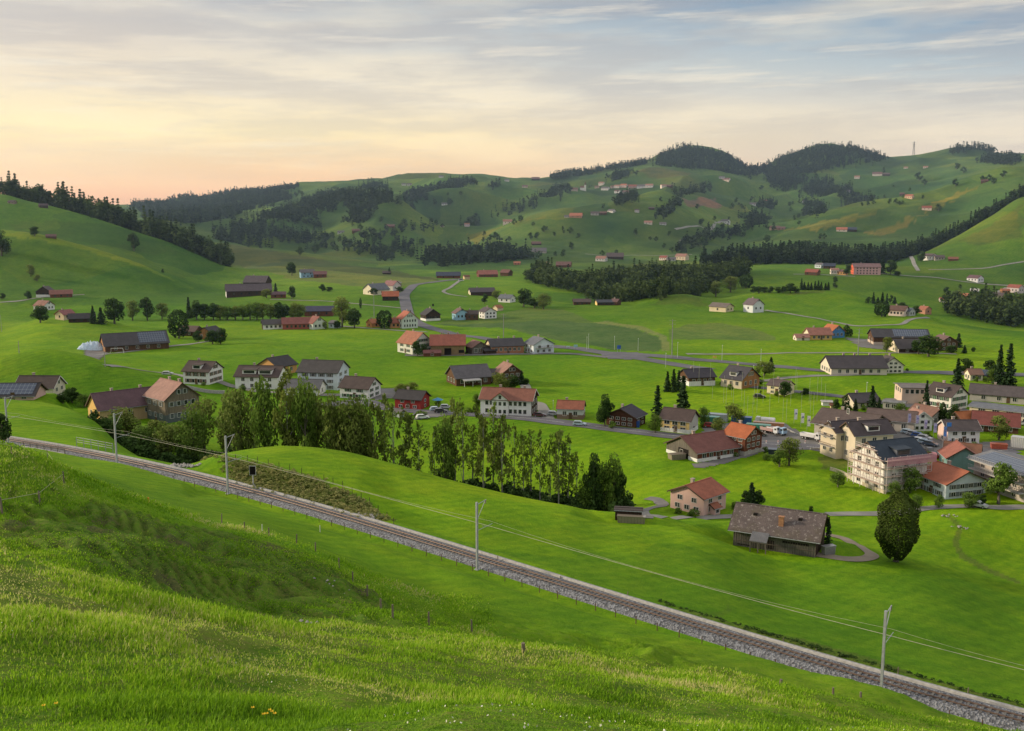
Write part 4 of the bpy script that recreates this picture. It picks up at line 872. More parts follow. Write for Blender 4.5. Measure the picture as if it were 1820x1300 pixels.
paint([(0,1000),(250,1080),(500,1135),(820,1150),(1000,1170),(900,1200),(500,1180),(200,1120),(0,1060)], (.23,.29,.04), .5, .9, soft=5)
paint([(0,345),(100,371),(250,418),(400,476),(470,500),(400,540),(200,545),(0,540)], (.075,.165,.022), .55, soft=8)  # left hill turned from the sun: its shade painted as darker green
paint([(0,408),(150,437),(300,492),(350,516),(340,512),(230,470),(150,445),(0,420)], (.19,.28,.02), .6, soft=6)
paint([(0,634),(80,627),(150,642),(200,660),(300,685),(330,700),(250,700),(160,715),(0,700)], (.11,.23,.012), .5, soft=8)  # near slope of the mound painted darker, as shade, to show its relief
paint([(650,830),(760,800),(900,790),(1180,800),(1190,880),(1060,880),(900,860)], (.25,.43,.010), .6, soft=5)
paint([(1100,840),(1300,850),(1470,840),(1560,880),(1550,905),(1360,900),(1120,885)], (.25,.42,.010), .6, soft=5)
paint([(420,800),(520,795),(700,830),(900,884),(1090,916),(1000,940),(800,900),(600,830)], (.22,.40,.010), .45, soft=5)
paint([(1560,470),(1640,455),(1740,400),(1818,356),(1818,500),(1700,500)], (.095,.19,.022), .5, soft=10)
paint([(1150,1080),(900,1000),(700,935),(850,975),(1390,990),(1600,1015),(1818,1070),(1818,1230)], (.105,.245,.010), .5, soft=8)
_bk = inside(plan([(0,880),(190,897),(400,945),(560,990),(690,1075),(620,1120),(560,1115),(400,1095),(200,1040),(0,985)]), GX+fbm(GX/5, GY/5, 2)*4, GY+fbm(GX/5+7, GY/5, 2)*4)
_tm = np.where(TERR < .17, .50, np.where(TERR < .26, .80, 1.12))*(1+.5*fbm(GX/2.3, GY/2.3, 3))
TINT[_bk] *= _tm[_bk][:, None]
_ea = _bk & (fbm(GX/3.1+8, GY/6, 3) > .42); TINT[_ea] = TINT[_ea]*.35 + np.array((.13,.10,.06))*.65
for _ in range(26):   # faint pasture patches on the far side of the valley
    cx, cy = rng.uniform(450, 1800), rng.uniform(330, 480); hx, hy, _z = hit(cx, cy)
    if hy < 900: continue
    a, b_ = rng.uniform(40, 110), rng.uniform(30, 90)
    m = (np.abs((GX-hx)*.9 + (GY-hy)*.3) < a) & (np.abs((GY-hy)*.9 - (GX-hx)*.3) < b_)
    TINT[m] *= rng.uniform(.75, 1.3)
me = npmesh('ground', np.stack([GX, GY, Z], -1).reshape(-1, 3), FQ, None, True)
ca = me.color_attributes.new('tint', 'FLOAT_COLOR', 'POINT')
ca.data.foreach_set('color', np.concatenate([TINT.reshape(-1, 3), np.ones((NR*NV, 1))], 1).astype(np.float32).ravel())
ra = me.attributes.new('rough', 'FLOAT', 'POINT'); ra.data.foreach_set('value', ROUGH.astype(np.float32).ravel())
fa = me.attributes.new('far', 'FLOAT', 'POINT'); fa.data.foreach_set('value', (sstep(620, 900, GY)).astype(np.float32).ravel())
me.materials.append(ground_mat())
tag(link('ground', me), 'green meadows running from the pasture over the valley to the hills', 'ground', kind='structure')

# ---------------------------------------------------------------- sheets draped on the ground
def smooth_line(P, n):
    P = np.array(P, float); d = np.r_[0, np.cumsum(np.hypot(*np.diff(P, axis=0).T))]
    q = np.linspace(0, d[-1], n)
    if len(P) < 3: return np.stack([np.interp(q, d, P[:,0]), np.interp(q, d, P[:,1])], 1)
    return np.stack([pchip(d, P[:,0], q), pchip(d, P[:,1], q)], 1)
def strip(name, pix, width, mat, label=None, cat='road', lift=.06, kind='structure', closed=False, taper=None, parent=None, pts=None):
    P = np.array([hit(*q)[:2] for q in pix]) if pts is None else np.array(pts)
    Lh = np.hypot(*np.diff(P, axis=0).T).sum(); n = max(8, int(Lh / max(1.2, P[:,1].mean()*.006)))
    C = smooth_line(P, n); T = np.gradient(C, axis=0); T /= np.linalg.norm(T, axis=1)[:, None]; Nn = np.stack([-T[:,1], T[:,0]], 1)
    m = 5; V = []
    for i in range(m):
        o = (i/(m-1)-.5)*width; Q = C + Nn*o
        V.append(np.stack([Q[:,0], Q[:,1], H(Q[:,0], Q[:,1]) + lift + Q[:,1]*.00025], 1))
    # no cross fall sharper than the ground: keep the crown of the road a little proud
    V = np.array(V); V[1:-1,:,2] = np.maximum(V[1:-1,:,2], (V[0:1,:,2]+V[-1:,:,2])/2)
    ii = np.arange(m*n).reshape(m, n)
    Fq = np.stack([ii[:-1,:-1], ii[:-1,1:], ii[1:,1:], ii[1:,:-1]], -1).reshape(-1, 4)
    o = link(name, npmesh(name, V.reshape(-1,3), Fq, mat, True), parent)
    if parent is None: tag(o, label, cat, kind=kind)
    return o, C, Nn
def area(name, poly, mat, label, cat, lift=.05, kind='structure'):
    P = plan(poly); x0, y0 = P.min(0); x1, y1 = P.max(0); st = max(.7, (y0*.004))
    xs = np.arange(x0, x1+st, st); ys = np.arange(y0, y1+st, st); XX, YY = np.meshgrid(xs, ys)
    m = inside(P, XX+st/2, YY+st/2)[:-1,:-1]
    zz = H(XX, YY)+lift+YY*.00025
    ii = np.arange(XX.size).reshape(XX.shape)
    Fq = np.stack([ii[:-1,:-1], ii[:-1,1:], ii[1:,1:], ii[1:,:-1]], -1)[m]
    if len(Fq) == 0: return
    o = link(name, npmesh(name, np.stack([XX, YY, zz], -1).reshape(-1,3), Fq, mat, True))
    return tag(o, label, cat, kind=kind)
MAIN = [(560,722),(640,715),(700,728),(760,733),(850,738),(930,744),(1000,752),(1100,764),(1200,776),(1290,787),(1400,792),(1480,800),(1560,800),(1640,806),(1700,812),(1800,800)]
strip('main_road', MAIN, 7.0, M_ROAD, 'grey asphalt main road past the white inn and the yellow house')
strip('valley_road', [(815,497),(780,501),(735,508),(722,520),(722,545),(738,572),(790,590),(860,602),(960,614),(1040,622),(1100,632),(1180,645),(1260,658)], 8.0, M_ROAD, 'grey road curving down the valley to the junction')
strip('cross_road', [(1085,628),(1180,634),(1300,645),(1380,652),(1480,660),(1560,661),(1700,664),(1820,667),(1950,668)], 7.0, M_ROAD, 'grey road running right from the junction behind the white barn')
area('junction', [(1068,630),(1090,626),(1130,627),(1160,634),(1120,640),(1080,638)], M_ROAD, 'pale asphalt junction with painted white islands', 'junction')
LANE = 'pale narrow lane '
for nm, pix, w_, mt, lb in [
 ('lane', [(190,651),(240,657),(300,664),(345,674),(420,688),(470,697),(560,702),(640,700)], 4, M_TRACKROAD, LANE+'past the white houses behind the poplars'),
 ('lane', [(175,632),(210,628),(250,623),(320,614),(380,606)], 3.5, M_TRACKROAD, LANE+'in front of the long dark roofed barn'),
 ('lane', [(0,538),(50,533),(100,527),(150,524)], 3, M_TRACKROAD, LANE+'to the red roofed farm below the left hill'),
 ('lane', [(600,580),(680,586),(760,591)], 3, M_TRACKROAD, LANE+'crossing the meadow behind the red barn farm'),
 ('lane', [(480,533),(560,535),(640,541),(720,549)], 2.5, M_TRACKROAD, LANE+'across the field below the grey farm'),
 ('lane', [(818,499),(800,512),(788,518),(800,524),(830,528)], 3, M_TRACKROAD, LANE+'winding down beside the valley road'),
 ('lane', [(720,632),(800,632),(900,630),(1000,629),(1080,636)], 5, M_YARD, 'grey yard lane in front of the farm row'),
 ('lane', [(905,672),(930,682),(935,690),(925,702),(935,712),(960,720),(975,745)], 4, M_TRACKROAD, LANE+'from the grey roofed farm to the main road'),
 ('lane', [(1360,552),(1450,566),(1540,580),(1590,578),(1620,568),(1650,565)], 3, M_TRACKROAD, LANE+'over the meadow to the mound farm'),
 ('lane', [(1220,630),(1300,630),(1420,628),(1560,628),(1700,630)], 3, M_TRACKROAD, LANE+'straight along the hedgeless field edge'),
 ('lane', [(1340,678),(1400,672),(1480,668),(1560,666)], 3.5, M_TRACKROAD, LANE+'to the long white barn'),
 ('lane', [(1335,688),(1400,695),(1450,700),(1500,706),(1560,715),(1620,722),(1680,728)], 5, M_ROAD, 'grey village street behind the pole field'),
 ('lane', [(1500,485),(1580,488),(1650,493),(1720,502),(1790,508),(1850,510)], 4, M_TRACKROAD, LANE+'below the red apartment house on the right'),
 ('lane', [(1632,482),(1624,468),(1621,455),(1627,445)], 4, M_TRACKROAD, LANE+'climbing steeply beside the white hill house'),
 ('lane', [(1650,480),(1740,478),(1780,472),(1830,464)], 3, M_TRACKROAD, LANE+'fading across the right hill'),
 ('lane', [(1725,540),(1760,525),(1790,512)], 4, M_TRACKROAD, LANE+'between the orange roofed houses on the right'),
 ('lane', [(1410,488),(1440,488),(1480,490),(1520,492)], 4, M_TRACKROAD, LANE+'beside the red roofed brown house'),
 ('lane', [(1470,915),(1540,914),(1600,912),(1650,904),(1720,900),(1760,902),(1840,903)], 3.2, M_TRACKROAD, LANE+'behind the round tree towards the orange roofed house'),
 ('lane', [(1140,908),(1165,918),(1200,922),(1260,920),(1320,918),(1345,916)], 3.0, M_TRACKROAD, LANE+'in front of the pink house'),
 ('lane', [(1150,922),(1140,912),(1155,903),(1180,898),(1170,890),(1150,886)], 2.5, M_YARD, 'grey bend of the lane beside the dark shed'),
 ('lane', [(1040,452),(1100,455),(1160,455),(1230,453)], 4, M_TRACKROAD, LANE+'along the far side of the river wood'),
 ('lane', [(1200,408),(1240,402),(1290,396)], 5, M_TRACKROAD, LANE+'slanting up the far slope'),
 ]: strip(nm, pix, w_, mt, lb, lift=.05)
strip('farm_track', [(1465,950),(1500,958),(1530,972),(1548,985),(1538,994),(1500,994),(1440,985)], 2.6, M_GRAVEL, 'worn gravel farm track looping behind the old barn', 'track')
# yards
for pl, mt, lb in [
 ([(1330,762),(1390,752),(1440,778),(1500,790),(1505,802),(1400,800),(1330,805),(1280,818),(1240,830),(1290,812),(1330,790)], M_YARD, 'broad grey yard with parked trucks beside the brown farmhouse'),
 ([(1560,765),(1640,770),(1700,795),(1740,815),(1735,840),(1660,810),(1600,790)], M_YARD, 'grey car park in front of the flags'),
 ([(1250,755),(1300,752),(1300,768),(1250,772)], M_YARD, 'grey storage yard behind the yellow house'),
 ([(735,735),(790,722),(800,738),(740,748)], M_YARD, 'grey parking bay beside the red house'),
 ([(660,692),(720,690),(715,705),(665,712)], M_YARD, 'grey yard between the white and red houses'),
 ([(1570,708),(1680,712),(1740,735),(1640,735)], M_YARD, 'grey forecourt in front of the garage building'),
 ([(150,618),(200,612),(190,628),(150,632)], M_YARD, 'grey apron beside the wrapped silage pile'),
 ([(1230,826),(1300,812),(1350,800),(1345,808),(1290,824),(1240,834)], M_YARD, 'grey forecourt below the timber barn'),
 ([(1500,600),(1560,605),(1600,625),(1530,618)], M_YARD, 'grey yard of the solar roofed barn'),
 ([(1700,790),(1820,780),(1820,800),(1740,812)], M_YARD, 'grey service yard beside the blue solar roof'),
 ([(700,500),(712,500),(712,530),(702,530)], M_YARD, 'grey apron beside the small red barn')]:
    area('yard', pl, mt, lb, 'yard', lift=.03)
# kerb line and edge line on the main road
_o, _C, _N = strip('road_marking', MAIN, .14, M_LINE, 'thin white centre line of the main road', 'road marking', lift=.13)
# ---------------------------------------------------------------- sky, sun, haze
SUN_AZ, SUN_EL = R(-78), R(16)          # from the view axis, negative to the left
w = bpy.data.worlds.new('World'); scn.world = w; w.use_nodes = True
nt = w.node_tree; bg = nt.nodes['Background']
tc = N(nt, 'ShaderNodeTexCoord').outputs['Generated']
sx = N(nt, 'ShaderNodeSeparateXYZ'); L(nt, tc, sx.inputs[0])
el = mathn(nt, 'ARCSINE', sx.outputs['Z']); el = mathn(nt, 'MULTIPLY', el, 180/math.pi/24)      # 0..24 degrees -> 0..1
az = mathn(nt, 'ARCTAN2', sx.outputs['X'], sx.outputs['Y']); 
azn = N(nt, 'ShaderNodeMapRange'); L(nt, az, azn.inputs[0]); azn.inputs[1].default_value = -.50; azn.inputs[2].default_value = .48
def lin(r, g_, b): return tuple(((c/255+.055)/1.055)**2.4 if c > 10 else c/255/12.92 for c in (r, g_, b))
def E(py): return (math.degrees(math.atan((650-py)/F) - PITCH))/24
hi = [(.62, lin(206,212,222)), (1.0, lin(244,246,250))]
left = [(0, lin(216,146,122)), (E(350), lin(234,166,132)), (E(300), lin(250,200,142)), (E(240), lin(255,230,168)), (E(165), lin(240,218,182)), (E(90), lin(224,206,182)), (E(0), lin(194,188,182))] + hi
cent = [(0, lin(214,170,150)), (E(310), lin(236,196,154)), (E(250), lin(252,224,172)), (E(170), lin(226,214,194)), (E(90), lin(198,200,196)), (E(0), lin(156,168,178))] + hi
rght = [(0, lin(214,190,180)), (E(270), lin(214,198,188)), (E(200), lin(205,198,190)), (E(130), lin(164,178,188)), (E(60), lin(114,144,172)), (E(0), lin(80,116,154))] + hi
cl, cc, cr = ramp(nt, el, left), ramp(nt, el, cent), ramp(nt, el, rght)
f1 = N(nt, 'ShaderNodeMapRange'); L(nt, azn.outputs[0], f1.inputs[0]); f1.inputs[1].default_value = .12; f1.inputs[2].default_value = .58
f2 = N(nt, 'ShaderNodeMapRange'); L(nt, azn.outputs[0], f2.inputs[0]); f2.inputs[1].default_value = .5; f2.inputs[2].default_value = 1
base = mixc(nt, f2.outputs[0], mixc(nt, f1.outputs[0], cl, cc), cr)
# long streaks of high cloud, tilted down to the right
cv = N(nt, 'ShaderNodeCombineXYZ'); L(nt, az, cv.inputs[0]); L(nt, mathn(nt, 'MULTIPLY', sx.outputs['Z'], 5.5), cv.inputs[1])
vec = mapping(nt, cv.outputs[0], (1, 1, 1), (0, 0, R(-9)))
nA = noise(nt, mapping(nt, vec, (.9, 1.0, 1)), 2.4, 5, .55); nB = noise(nt, mapping(nt, vec, (.9, 1.1, 1)), 4.2, 6, .60); nC = noise(nt, mapping(nt, vec, (.8, 2.0, 1), (0, 0, R(14))), 5, 9, .68)
lo = ramp(nt, el, [(0, g(.1)), (E(280), g(.6)), (E(150), g(1))])
k1 = mathn(nt, 'MULTIPLY', ramp(nt, nA, [(.46, g(0)), (.60, g(.8))]), lo)
base2 = mixc(nt, k1, base, mixc(nt, .62, base, lin(255,236,200)))
k2 = mathn(nt, 'MULTIPLY', ramp(nt, nB, [(.44, g(.9)), (.56, g(0))]), lo)
base3 = mixc(nt, k2, base2, mixc(nt, .42, base2, lin(168,158,156)))
k3 = mathn(nt, 'MULTIPLY', ramp(nt, nC, [(.53, g(0)), (.66, g(.9))]), lo)
base4 = mixc(nt, k3, base3, mixc(nt, .55, base3, lin(244,230,206)))
sky = N(nt, 'ShaderNodeTexSky', sky_type='NISHITA'); sky.sun_disc = False; sky.sun_elevation = SUN_EL; sky.sun_rotation = SUN_AZ; sky.altitude = 900
nb = N(nt, 'ShaderNodeBackground'); L(nt, sky.outputs[0], nb.inputs[0]); nb.inputs[1].default_value = .03
L(nt, base4, bg.inputs[0]); bg.inputs[1].default_value = .93
add = N(nt, 'ShaderNodeAddShader'); L(nt, bg.outputs[0], add.inputs[0]); L(nt, nb.outputs[0], add.inputs[1]); L(nt, add.outputs[0], nt.nodes['World Output'].inputs[0])
sd = bpy.data.lights.new('sun', 'SUN'); sun = bpy.data.objects.new('sun', sd); COL.objects.link(sun)
sd.energy = 4.6; sd.angle = R(4.5); sd.color = (1, .83, .60)
dv = Vector((math.sin(SUN_AZ)*math.cos(SUN_EL), math.cos(SUN_AZ)*math.cos(SUN_EL), math.sin(SUN_EL)))
sun.rotation_euler = dv.to_track_quat('Z', 'Y').to_euler(); sun.location = (-60, 20, 60)
# ---------------------------------------------------------------- trees
def leaf_mat(name, c, c2, trans=.25):
    m, nt, b = new_mat(name, .8, .1)
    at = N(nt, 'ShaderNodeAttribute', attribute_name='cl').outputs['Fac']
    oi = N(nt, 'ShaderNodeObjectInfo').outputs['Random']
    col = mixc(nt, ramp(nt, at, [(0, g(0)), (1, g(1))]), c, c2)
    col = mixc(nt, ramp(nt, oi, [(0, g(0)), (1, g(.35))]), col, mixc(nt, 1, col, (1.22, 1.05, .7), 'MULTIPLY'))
    L(nt, col, b.inputs['Base Color'])
    tr = N(nt, 'ShaderNodeBsdfTranslucent'); L(nt, col, tr.inputs[0])
    ms = N(nt, 'ShaderNodeMixShader'); ms.inputs[0].default_value = trans
    L(nt, b.outputs[0], ms.inputs[1]); L(nt, tr.outputs[0], ms.inputs[2]); L(nt, ms.outputs[0], nt.nodes['Material Output'].inputs[0])
    return m
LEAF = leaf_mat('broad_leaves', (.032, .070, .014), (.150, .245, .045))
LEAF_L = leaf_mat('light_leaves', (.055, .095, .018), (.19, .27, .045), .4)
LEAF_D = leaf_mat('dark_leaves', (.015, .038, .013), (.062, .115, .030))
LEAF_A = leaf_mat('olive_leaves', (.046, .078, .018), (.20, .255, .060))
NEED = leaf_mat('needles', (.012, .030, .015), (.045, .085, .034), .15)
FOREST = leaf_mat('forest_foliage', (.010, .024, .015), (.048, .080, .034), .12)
BARK = wood_mat((.13, .115, .095)); BARK_L = wood_mat((.30, .29, .26))

def quads(P, size, r, nrm=None, flat=.0):
    """one small randomly turned leaf clump face at each point"""
    n = len(P); a = r.normal(size=(n, 3))
    if nrm is not None: a = a*.75 + nrm*1.1
    a /= np.linalg.norm(a, axis=1)[:, None]
    t = r.normal(size=(n, 3)); t -= (t*a).sum(1)[:, None]*a; t /= np.linalg.norm(t, axis=1)[:, None]
    b = np.cross(a, t); s = size*(.6+.8*r.random(n))[:, None]
    V = np.stack([P - t*s - b*s*.35, P + t*s*.2 - b*s*.8, P + t*s + b*s*.3, P - t*s*.3 + b*s*.75], 1).reshape(-1, 3)
    return V, np.arange(4*n).reshape(n, 4)
def crown_mesh(V, Fq, cl, mat, name='crown'):
    me = npmesh(name, V, Fq, mat)
    a = me.attributes.new('cl', 'FLOAT', 'FACE'); a.data.foreach_set('value', np.clip(cl, 0, 1).astype(np.float32)); return me
def blob(r, n, cen, rad, fill=.35):
    d = r.normal(size=(n, 3)); d /= np.linalg.norm(d, axis=1)[:, None]
    q = (1 - fill*r.random(n)**1.5)[:, None]
    return np.array(cen) + d*np.array(rad)*q, d
def broadleaf(seed, n=1500, w=.36, base=.22, lobes=13, size=.028, top=1.0, egg=False, gaps=.0):
    """unit-height tree crown: lobes of leaf clumps; returns V, F, cl, limb points"""
    r = np.random.default_rng(seed); Vs, Fs, Cs, limbs = [], [], [], []; off = 0
    cz = (base+top)/2; hz = (top-base)/2
    for i in range(lobes):
        if egg: c = np.array([0, 0, cz]); rad = np.array([w, w, hz]); m = n//lobes
        else:
            a = r.random()*2*math.pi + i*2.4; tt = (i+.5)/lobes; z = base + (top-base)*(.16+.74*tt)
            prof = math.sqrt(max(.05, 1-((z-cz)/hz)**2)); rr = w*prof*(.35+.4*r.random()) * (0 if i == lobes-1 else 1)
            c = np.array([rr*math.cos(a), rr*math.sin(a), z]); q = w*(.34+.26*r.random()); rad = np.array([q, q, q*(.75+.3*r.random())]); m = int(n/lobes)
        P, d = blob(r, m, c, rad)
        if egg:
            tz = (P[:, 2]-cz)/hz; rr = np.sqrt(P[:, 0]**2+P[:, 1]**2)+1e-6
            t0 = r.uniform(-.97, .97, len(P)); q = np.where(t0 > 0, (1-np.abs(t0)**2.3)**.5, (1-np.abs(t0)**(4.2 if w > .2 else 3))**.5)*(1-.2*r.random(len(P))**2)*(1-.10*np.maximum(-t0, 0))
            P = np.stack([P[:, 0]/rr*w*q, P[:, 1]/rr*w*q, cz+hz*t0], 1); d = np.stack([P[:, 0]/w, P[:, 1]/w, t0], 1)
            P = P + (d*.022*(np.sin(P[:, :1]*23+seed)+np.sin(P[:, 2:]*19)+np.cos(P[:, 1:2]*27)))
        V, Fq = quads(P, size, r, d); Vs.append(V); Fs.append(Fq+off); off += len(V)
        lob = r.random()
        Cs.append(.15 + .35*lob*(0 if egg else 1) + .30*np.clip(d[:, 2], -.5, 1) + .35*r.random(m)); limbs.append(c)  # lobe tops lighter than undersides: shading put into the tint, plus random tone
    return np.concatenate(Vs), np.concatenate(Fs), np.concatenate(Cs), limbs
def slender(seed, n=900, base=.38, w=.17, size=.020):
    """tall ash or birch: bare stem, open clumps high up"""
    r = np.random.default_rng(seed); Vs, Fs, Cs, limbs = [], [], [], []; off = 0; K = 15
    for i in range(K):
        tt = (i+r.random())/K; z = base + (1-base)*tt; a = r.random()*6.28
        rr = w*(1-.75*abs(tt-.45)*1.1)*(.3+.9*r.random()); c = np.array([rr*math.cos(a), rr*math.sin(a), z])
        q = w*(.24+.24*r.random()); P, d = blob(r, n//K, c, (q, q, q*1.25), .8)
        V, Fq = quads(P, size, r); Vs.append(V); Fs.append(Fq+off); off += len(V)
        Cs.append(.2+.5*r.random()+.35*r.random(n//K)); limbs.append(c)
    return np.concatenate(Vs), np.concatenate(Fs), np.concatenate(Cs), limbs
def spruce(seed, tiers=22, per=19, w=.19, size=.034, base=.03, sub=3):
    r = np.random.default_rng(seed); P, D = [], []
    for i in range(tiers):
        tt = i/(tiers-1); z = base + (1-base)*tt; R0 = w*(1-tt)**.85*(.8+.35*r.random())+.006
        for j in range(max(4, int(per*(1-.65*tt)))):
            a = r.random()*6.28; q = R0*(.75+.4*r.random())
            for s_ in range(sub):
                f = (s_+.6)/sub; P.append((q*f*math.cos(a)+r.normal()*.006, q*f*math.sin(a)+r.normal()*.006, z - q*f*.42+.02)); D.append((math.cos(a)*.4, math.sin(a)*.4, .8))
    P = np.array(P); D = np.array(D); V, Fq = quads(P, size, r, D)
    return V, Fq, .15+.7*r.random(len(P)), []
def trunk_mesh(seed, limbs, rad, hgt, mat, top=.8, lean=.0, forks=1):
    r = np.random.default_rng(seed+99); b = MB()
    for k in range(forks):
        ox = (k-(forks-1)/2)*.03; dx = (r.random()-.5)*.12*(forks > 1) + lean
        pts = [(ox + dx*t_ + math.sin(t_*5+seed+k)*.008, (r.random()-.5)*.012, -.03 + (top+.03)*t_) for t_ in np.linspace(0, 1, 7)]
        b.tube(pts, [rad*(1.25-1.1*t_)/(1+.35*k) for t_ in np.linspace(0, 1, 7)], 6)
    for c in limbs[::max(1, len(limbs)//7)]:
        z0 = max(.12, c[2]-.18); b.tube([(lean*z0, 0, z0), tuple((np.array([lean*z0, 0, z0])+c)/2+np.array([0, 0, .02])), tuple(c)], [rad*.45, rad*.3, rad*.12], 4)
    return b.mesh('trunk', mat, True)
PROTO = {}
def mk(kind, i, data, mat, tk): V, Fq, cl, lb = data; PROTO.setdefault(kind, []).append((crown_mesh(V, Fq, cl, mat), tk(lb)))
for i in range(4):
    mk('broad', i, broadleaf(10+i, 2300, .36, .12, 19, .022), LEAF, lambda lb: trunk_mesh(i, lb, .03, 1, BARK))
    mk('olive', i, broadleaf(30+i, 2200, .34, .12, 19, .022), LEAF_A, lambda lb: trunk_mesh(i, lb, .03, 1, BARK))
    mk('dark', i, broadleaf(50+i, 2200, .34, .12, 17, .028), LEAF_D, lambda lb: trunk_mesh(i, lb, .03, 1, BARK))
    mk('slender', i, slender(70+i, 520, .36, .18, .017), LEAF_L, lambda lb: trunk_mesh(i, lb, .011, 1, BARK_L, .92, (i-1.5)*.03, 1+i % 2))
    mk('slender_olive', i, slender(90+i, 900, .32, .19), LEAF_A, lambda lb: trunk_mesh(i+9, lb, .012, 1, BARK_L, .9, (1.5-i)*.04, 1+(i+1) % 2))
    mk('spruce', i, spruce(110+i), NEED, lambda lb: trunk_mesh(i, [], .016, 1, BARK, .9))
    mk('bush', i, broadleaf(130+i, 700, .5, .02, 9, .05), LEAF, lambda lb: trunk_mesh(i, [], .03, 1, BARK, .5))
    mk('small', i, broadleaf(150+i, 260, .38, .12, 8, .06), LEAF_D, lambda lb: trunk_mesh(i, [], .03, 1, BARK, .5))
mk('columnar', 0, broadleaf(170, 1500, .15, .02, 9, .022, egg=True), LEAF_D, lambda lb: trunk_mesh(0, [], .02, 1, BARK, .5))
mk('egg', 0, broadleaf(180, 1600, .32, .10, 9, .03, egg=True), LEAF_D, lambda lb: trunk_mesh(0, [], .03, 1, BARK, .5))
V, Fq, cl, lb = broadleaf(190, 15000, .262, .085, 10, .0115, egg=True)
PROTO['great'] = [(crown_mesh(V, Fq, cl*1.0, leaf_mat('hornbeam_leaves', (.022, .045, .010), (.125, .170, .035))), trunk_mesh(5, [], .026, 1, BARK, .4, 0, 2))]
V, Fq, cl, lb = broadleaf(191, 3600, .40, .30, 12, .024)
PROTO['fan'] = [(crown_mesh(V, Fq, cl, LEAF), trunk_mesh(6, lb, .035, 1, BARK, .7, 0, 3))]
_tc = {}
def col_at(px, Y):
    u, _ = ray(px, 600); return u*Y, Y
def tree_at(X, Y, hgt, kind, width=None, label=None, group=None, name='tree', cat='tree', sink=.0):
    k = _tc.get(kind, 0); _tc[kind] = k+1; cm, tm = PROTO[kind][k % len(PROTO[kind])]
    o = empty(name, (X, Y, float(H(X, Y))-sink), rng.random()*6.28)
    if kind == 'great': o.rotation_euler = (0, 0, 0)
    nat = {'broad': .72, 'olive': .7, 'dark': .7, 'slender': .36, 'slender_olive': .4, 'spruce': .38, 'bush': 1.0, 'small': .76, 'columnar': .32, 'egg': .66, 'great': .62, 'fan': .8}[kind]
    sx = hgt if width is None else width/nat
    o.scale = (sx, sx*(.92+.16*rng.random()), hgt)
    tag(o, label, cat, group)
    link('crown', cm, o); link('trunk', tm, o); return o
def T(px, py, top, wpx, kind, label, group=None, name='tree', cat='tree', dY=0):
    X, Y, Zg = hit(px, py); Y += dY; X, Y = ray(px, py)[0]*Y, Y
    z = float(H(X, Y)); zt = ray(px, top)[1]*Y
    return tree_at(X, Y, max(1.0, zt-z+.3), kind, wpx*Y/F*1.04, label, group, name, cat, .3)
def RT(px, Y, top, wpx, kind, label, group=None, name='tree'):
    u, t = ray(px, top); X = u*Y; z = float(H(X, Y))
    return tree_at(X, Y, t*Y - z, kind, wpx*Y/F, label, group, name, 'tree', .3)
# the tree belt along the stream
GR = 'trees along the stream below the railway mound'
belt = [ (176,262,752,40,'olive'),(196,256,738,44,'dark'),(222,262,722,46,'olive'),(248,250,742,40,'broad'),(272,258,742,36,'dark'),(296,246,752,42,'olive'),(318,252,736,46,'broad'),
 (340,240,722,44,'dark'),(360,250,706,42,'olive'),(384,238,712,44,'broad'),(404,246,695,38,'slender_olive'),(424,236,686,44,'olive'),(446,240,694,38,'slender'),(466,232,670,44,'broad'),(486,238,676,40,'dark'),
 (506,230,664,36,'slender_olive'),(520,236,684,44,'olive'),(540,228,670,40,'slender'),(556,236,676,44,'olive'),(574,230,684,34,'slender_olive'),(590,226,700,36,'slender'),(610,232,705,52,'olive'),(628,226,702,50,'olive'),(646,230,706,40,'broad'),
 (664,224,716,36,'slender_olive'),(682,228,706,42,'slender_olive'),(698,222,714,44,'slender'),(718,226,730,40,'slender_olive'),(744,222,752,40,'slender'),(770,224,760,34,'slender'),(790,218,744,46,'broad'),
 (806,222,716,44,'slender_olive'),(822,216,712,46,'slender'),(840,220,752,40,'slender'),(858,215,730,44,'slender_olive'),(876,218,722,52,'slender'),(892,214,742,44,'slender_olive'),(914,217,760,34,'slender'),
 (930,213,770,36,'slender'),(944,216,762,34,'slender_olive'),(960,212,768,34,'slender'),(978,214,774,30,'slender'),(994,211,764,42,'slender_olive'),(1010,214,774,40,'slender'),(1026,212,800,30,'slender')]
adj = ['crooked', 'tall', 'thin', 'leaning', 'full crowned', 'forked', 'sparse', 'feathery', 'broad', 'ragged']
near_what = [(165, 330, 'in front of the maroon roofed barn and timber farmhouse'), (330, 450, 'below the long white house'), (450, 600, 'below the pale blue apartment house'), (600, 735, 'below the small red house'), (735, 850, 'in the thin middle of the stream belt'), (850, 1050, 'below the long white inn')]
for i, (px, Y, top, wp, kd) in enumerate(belt):
    if px < 640 and (kd in ('slender_olive', 'slender') and i % 3 or kd == 'dark'): kd = ('olive', 'broad')[i % 2]
    if px < 640 and kd in ('olive', 'broad'): wp *= 1.2; top += 14 if i % 3 == 0 else 2
    if 300 < px < 640 and i % 5 == 4: continue
    if px > 850 and kd == 'slender_olive' and i % 2: kd = 'slender'
    wh = [q[2] for q in near_what if q[0] <= px < q[1]][0]
    lb = {'slender': 'slim light barked tree with bare lower stem ', 'slender_olive': 'slim tree with open olive crown ', 'olive': 'olive green leafy tree ', 'broad': 'full green leafy tree ', 'dark': 'dark green leafy tree '}[kd] + wh
    RT(px, Y, top, wp*(1.12 if px < 640 else .92), kd, lb, GR, 'stream_tree')
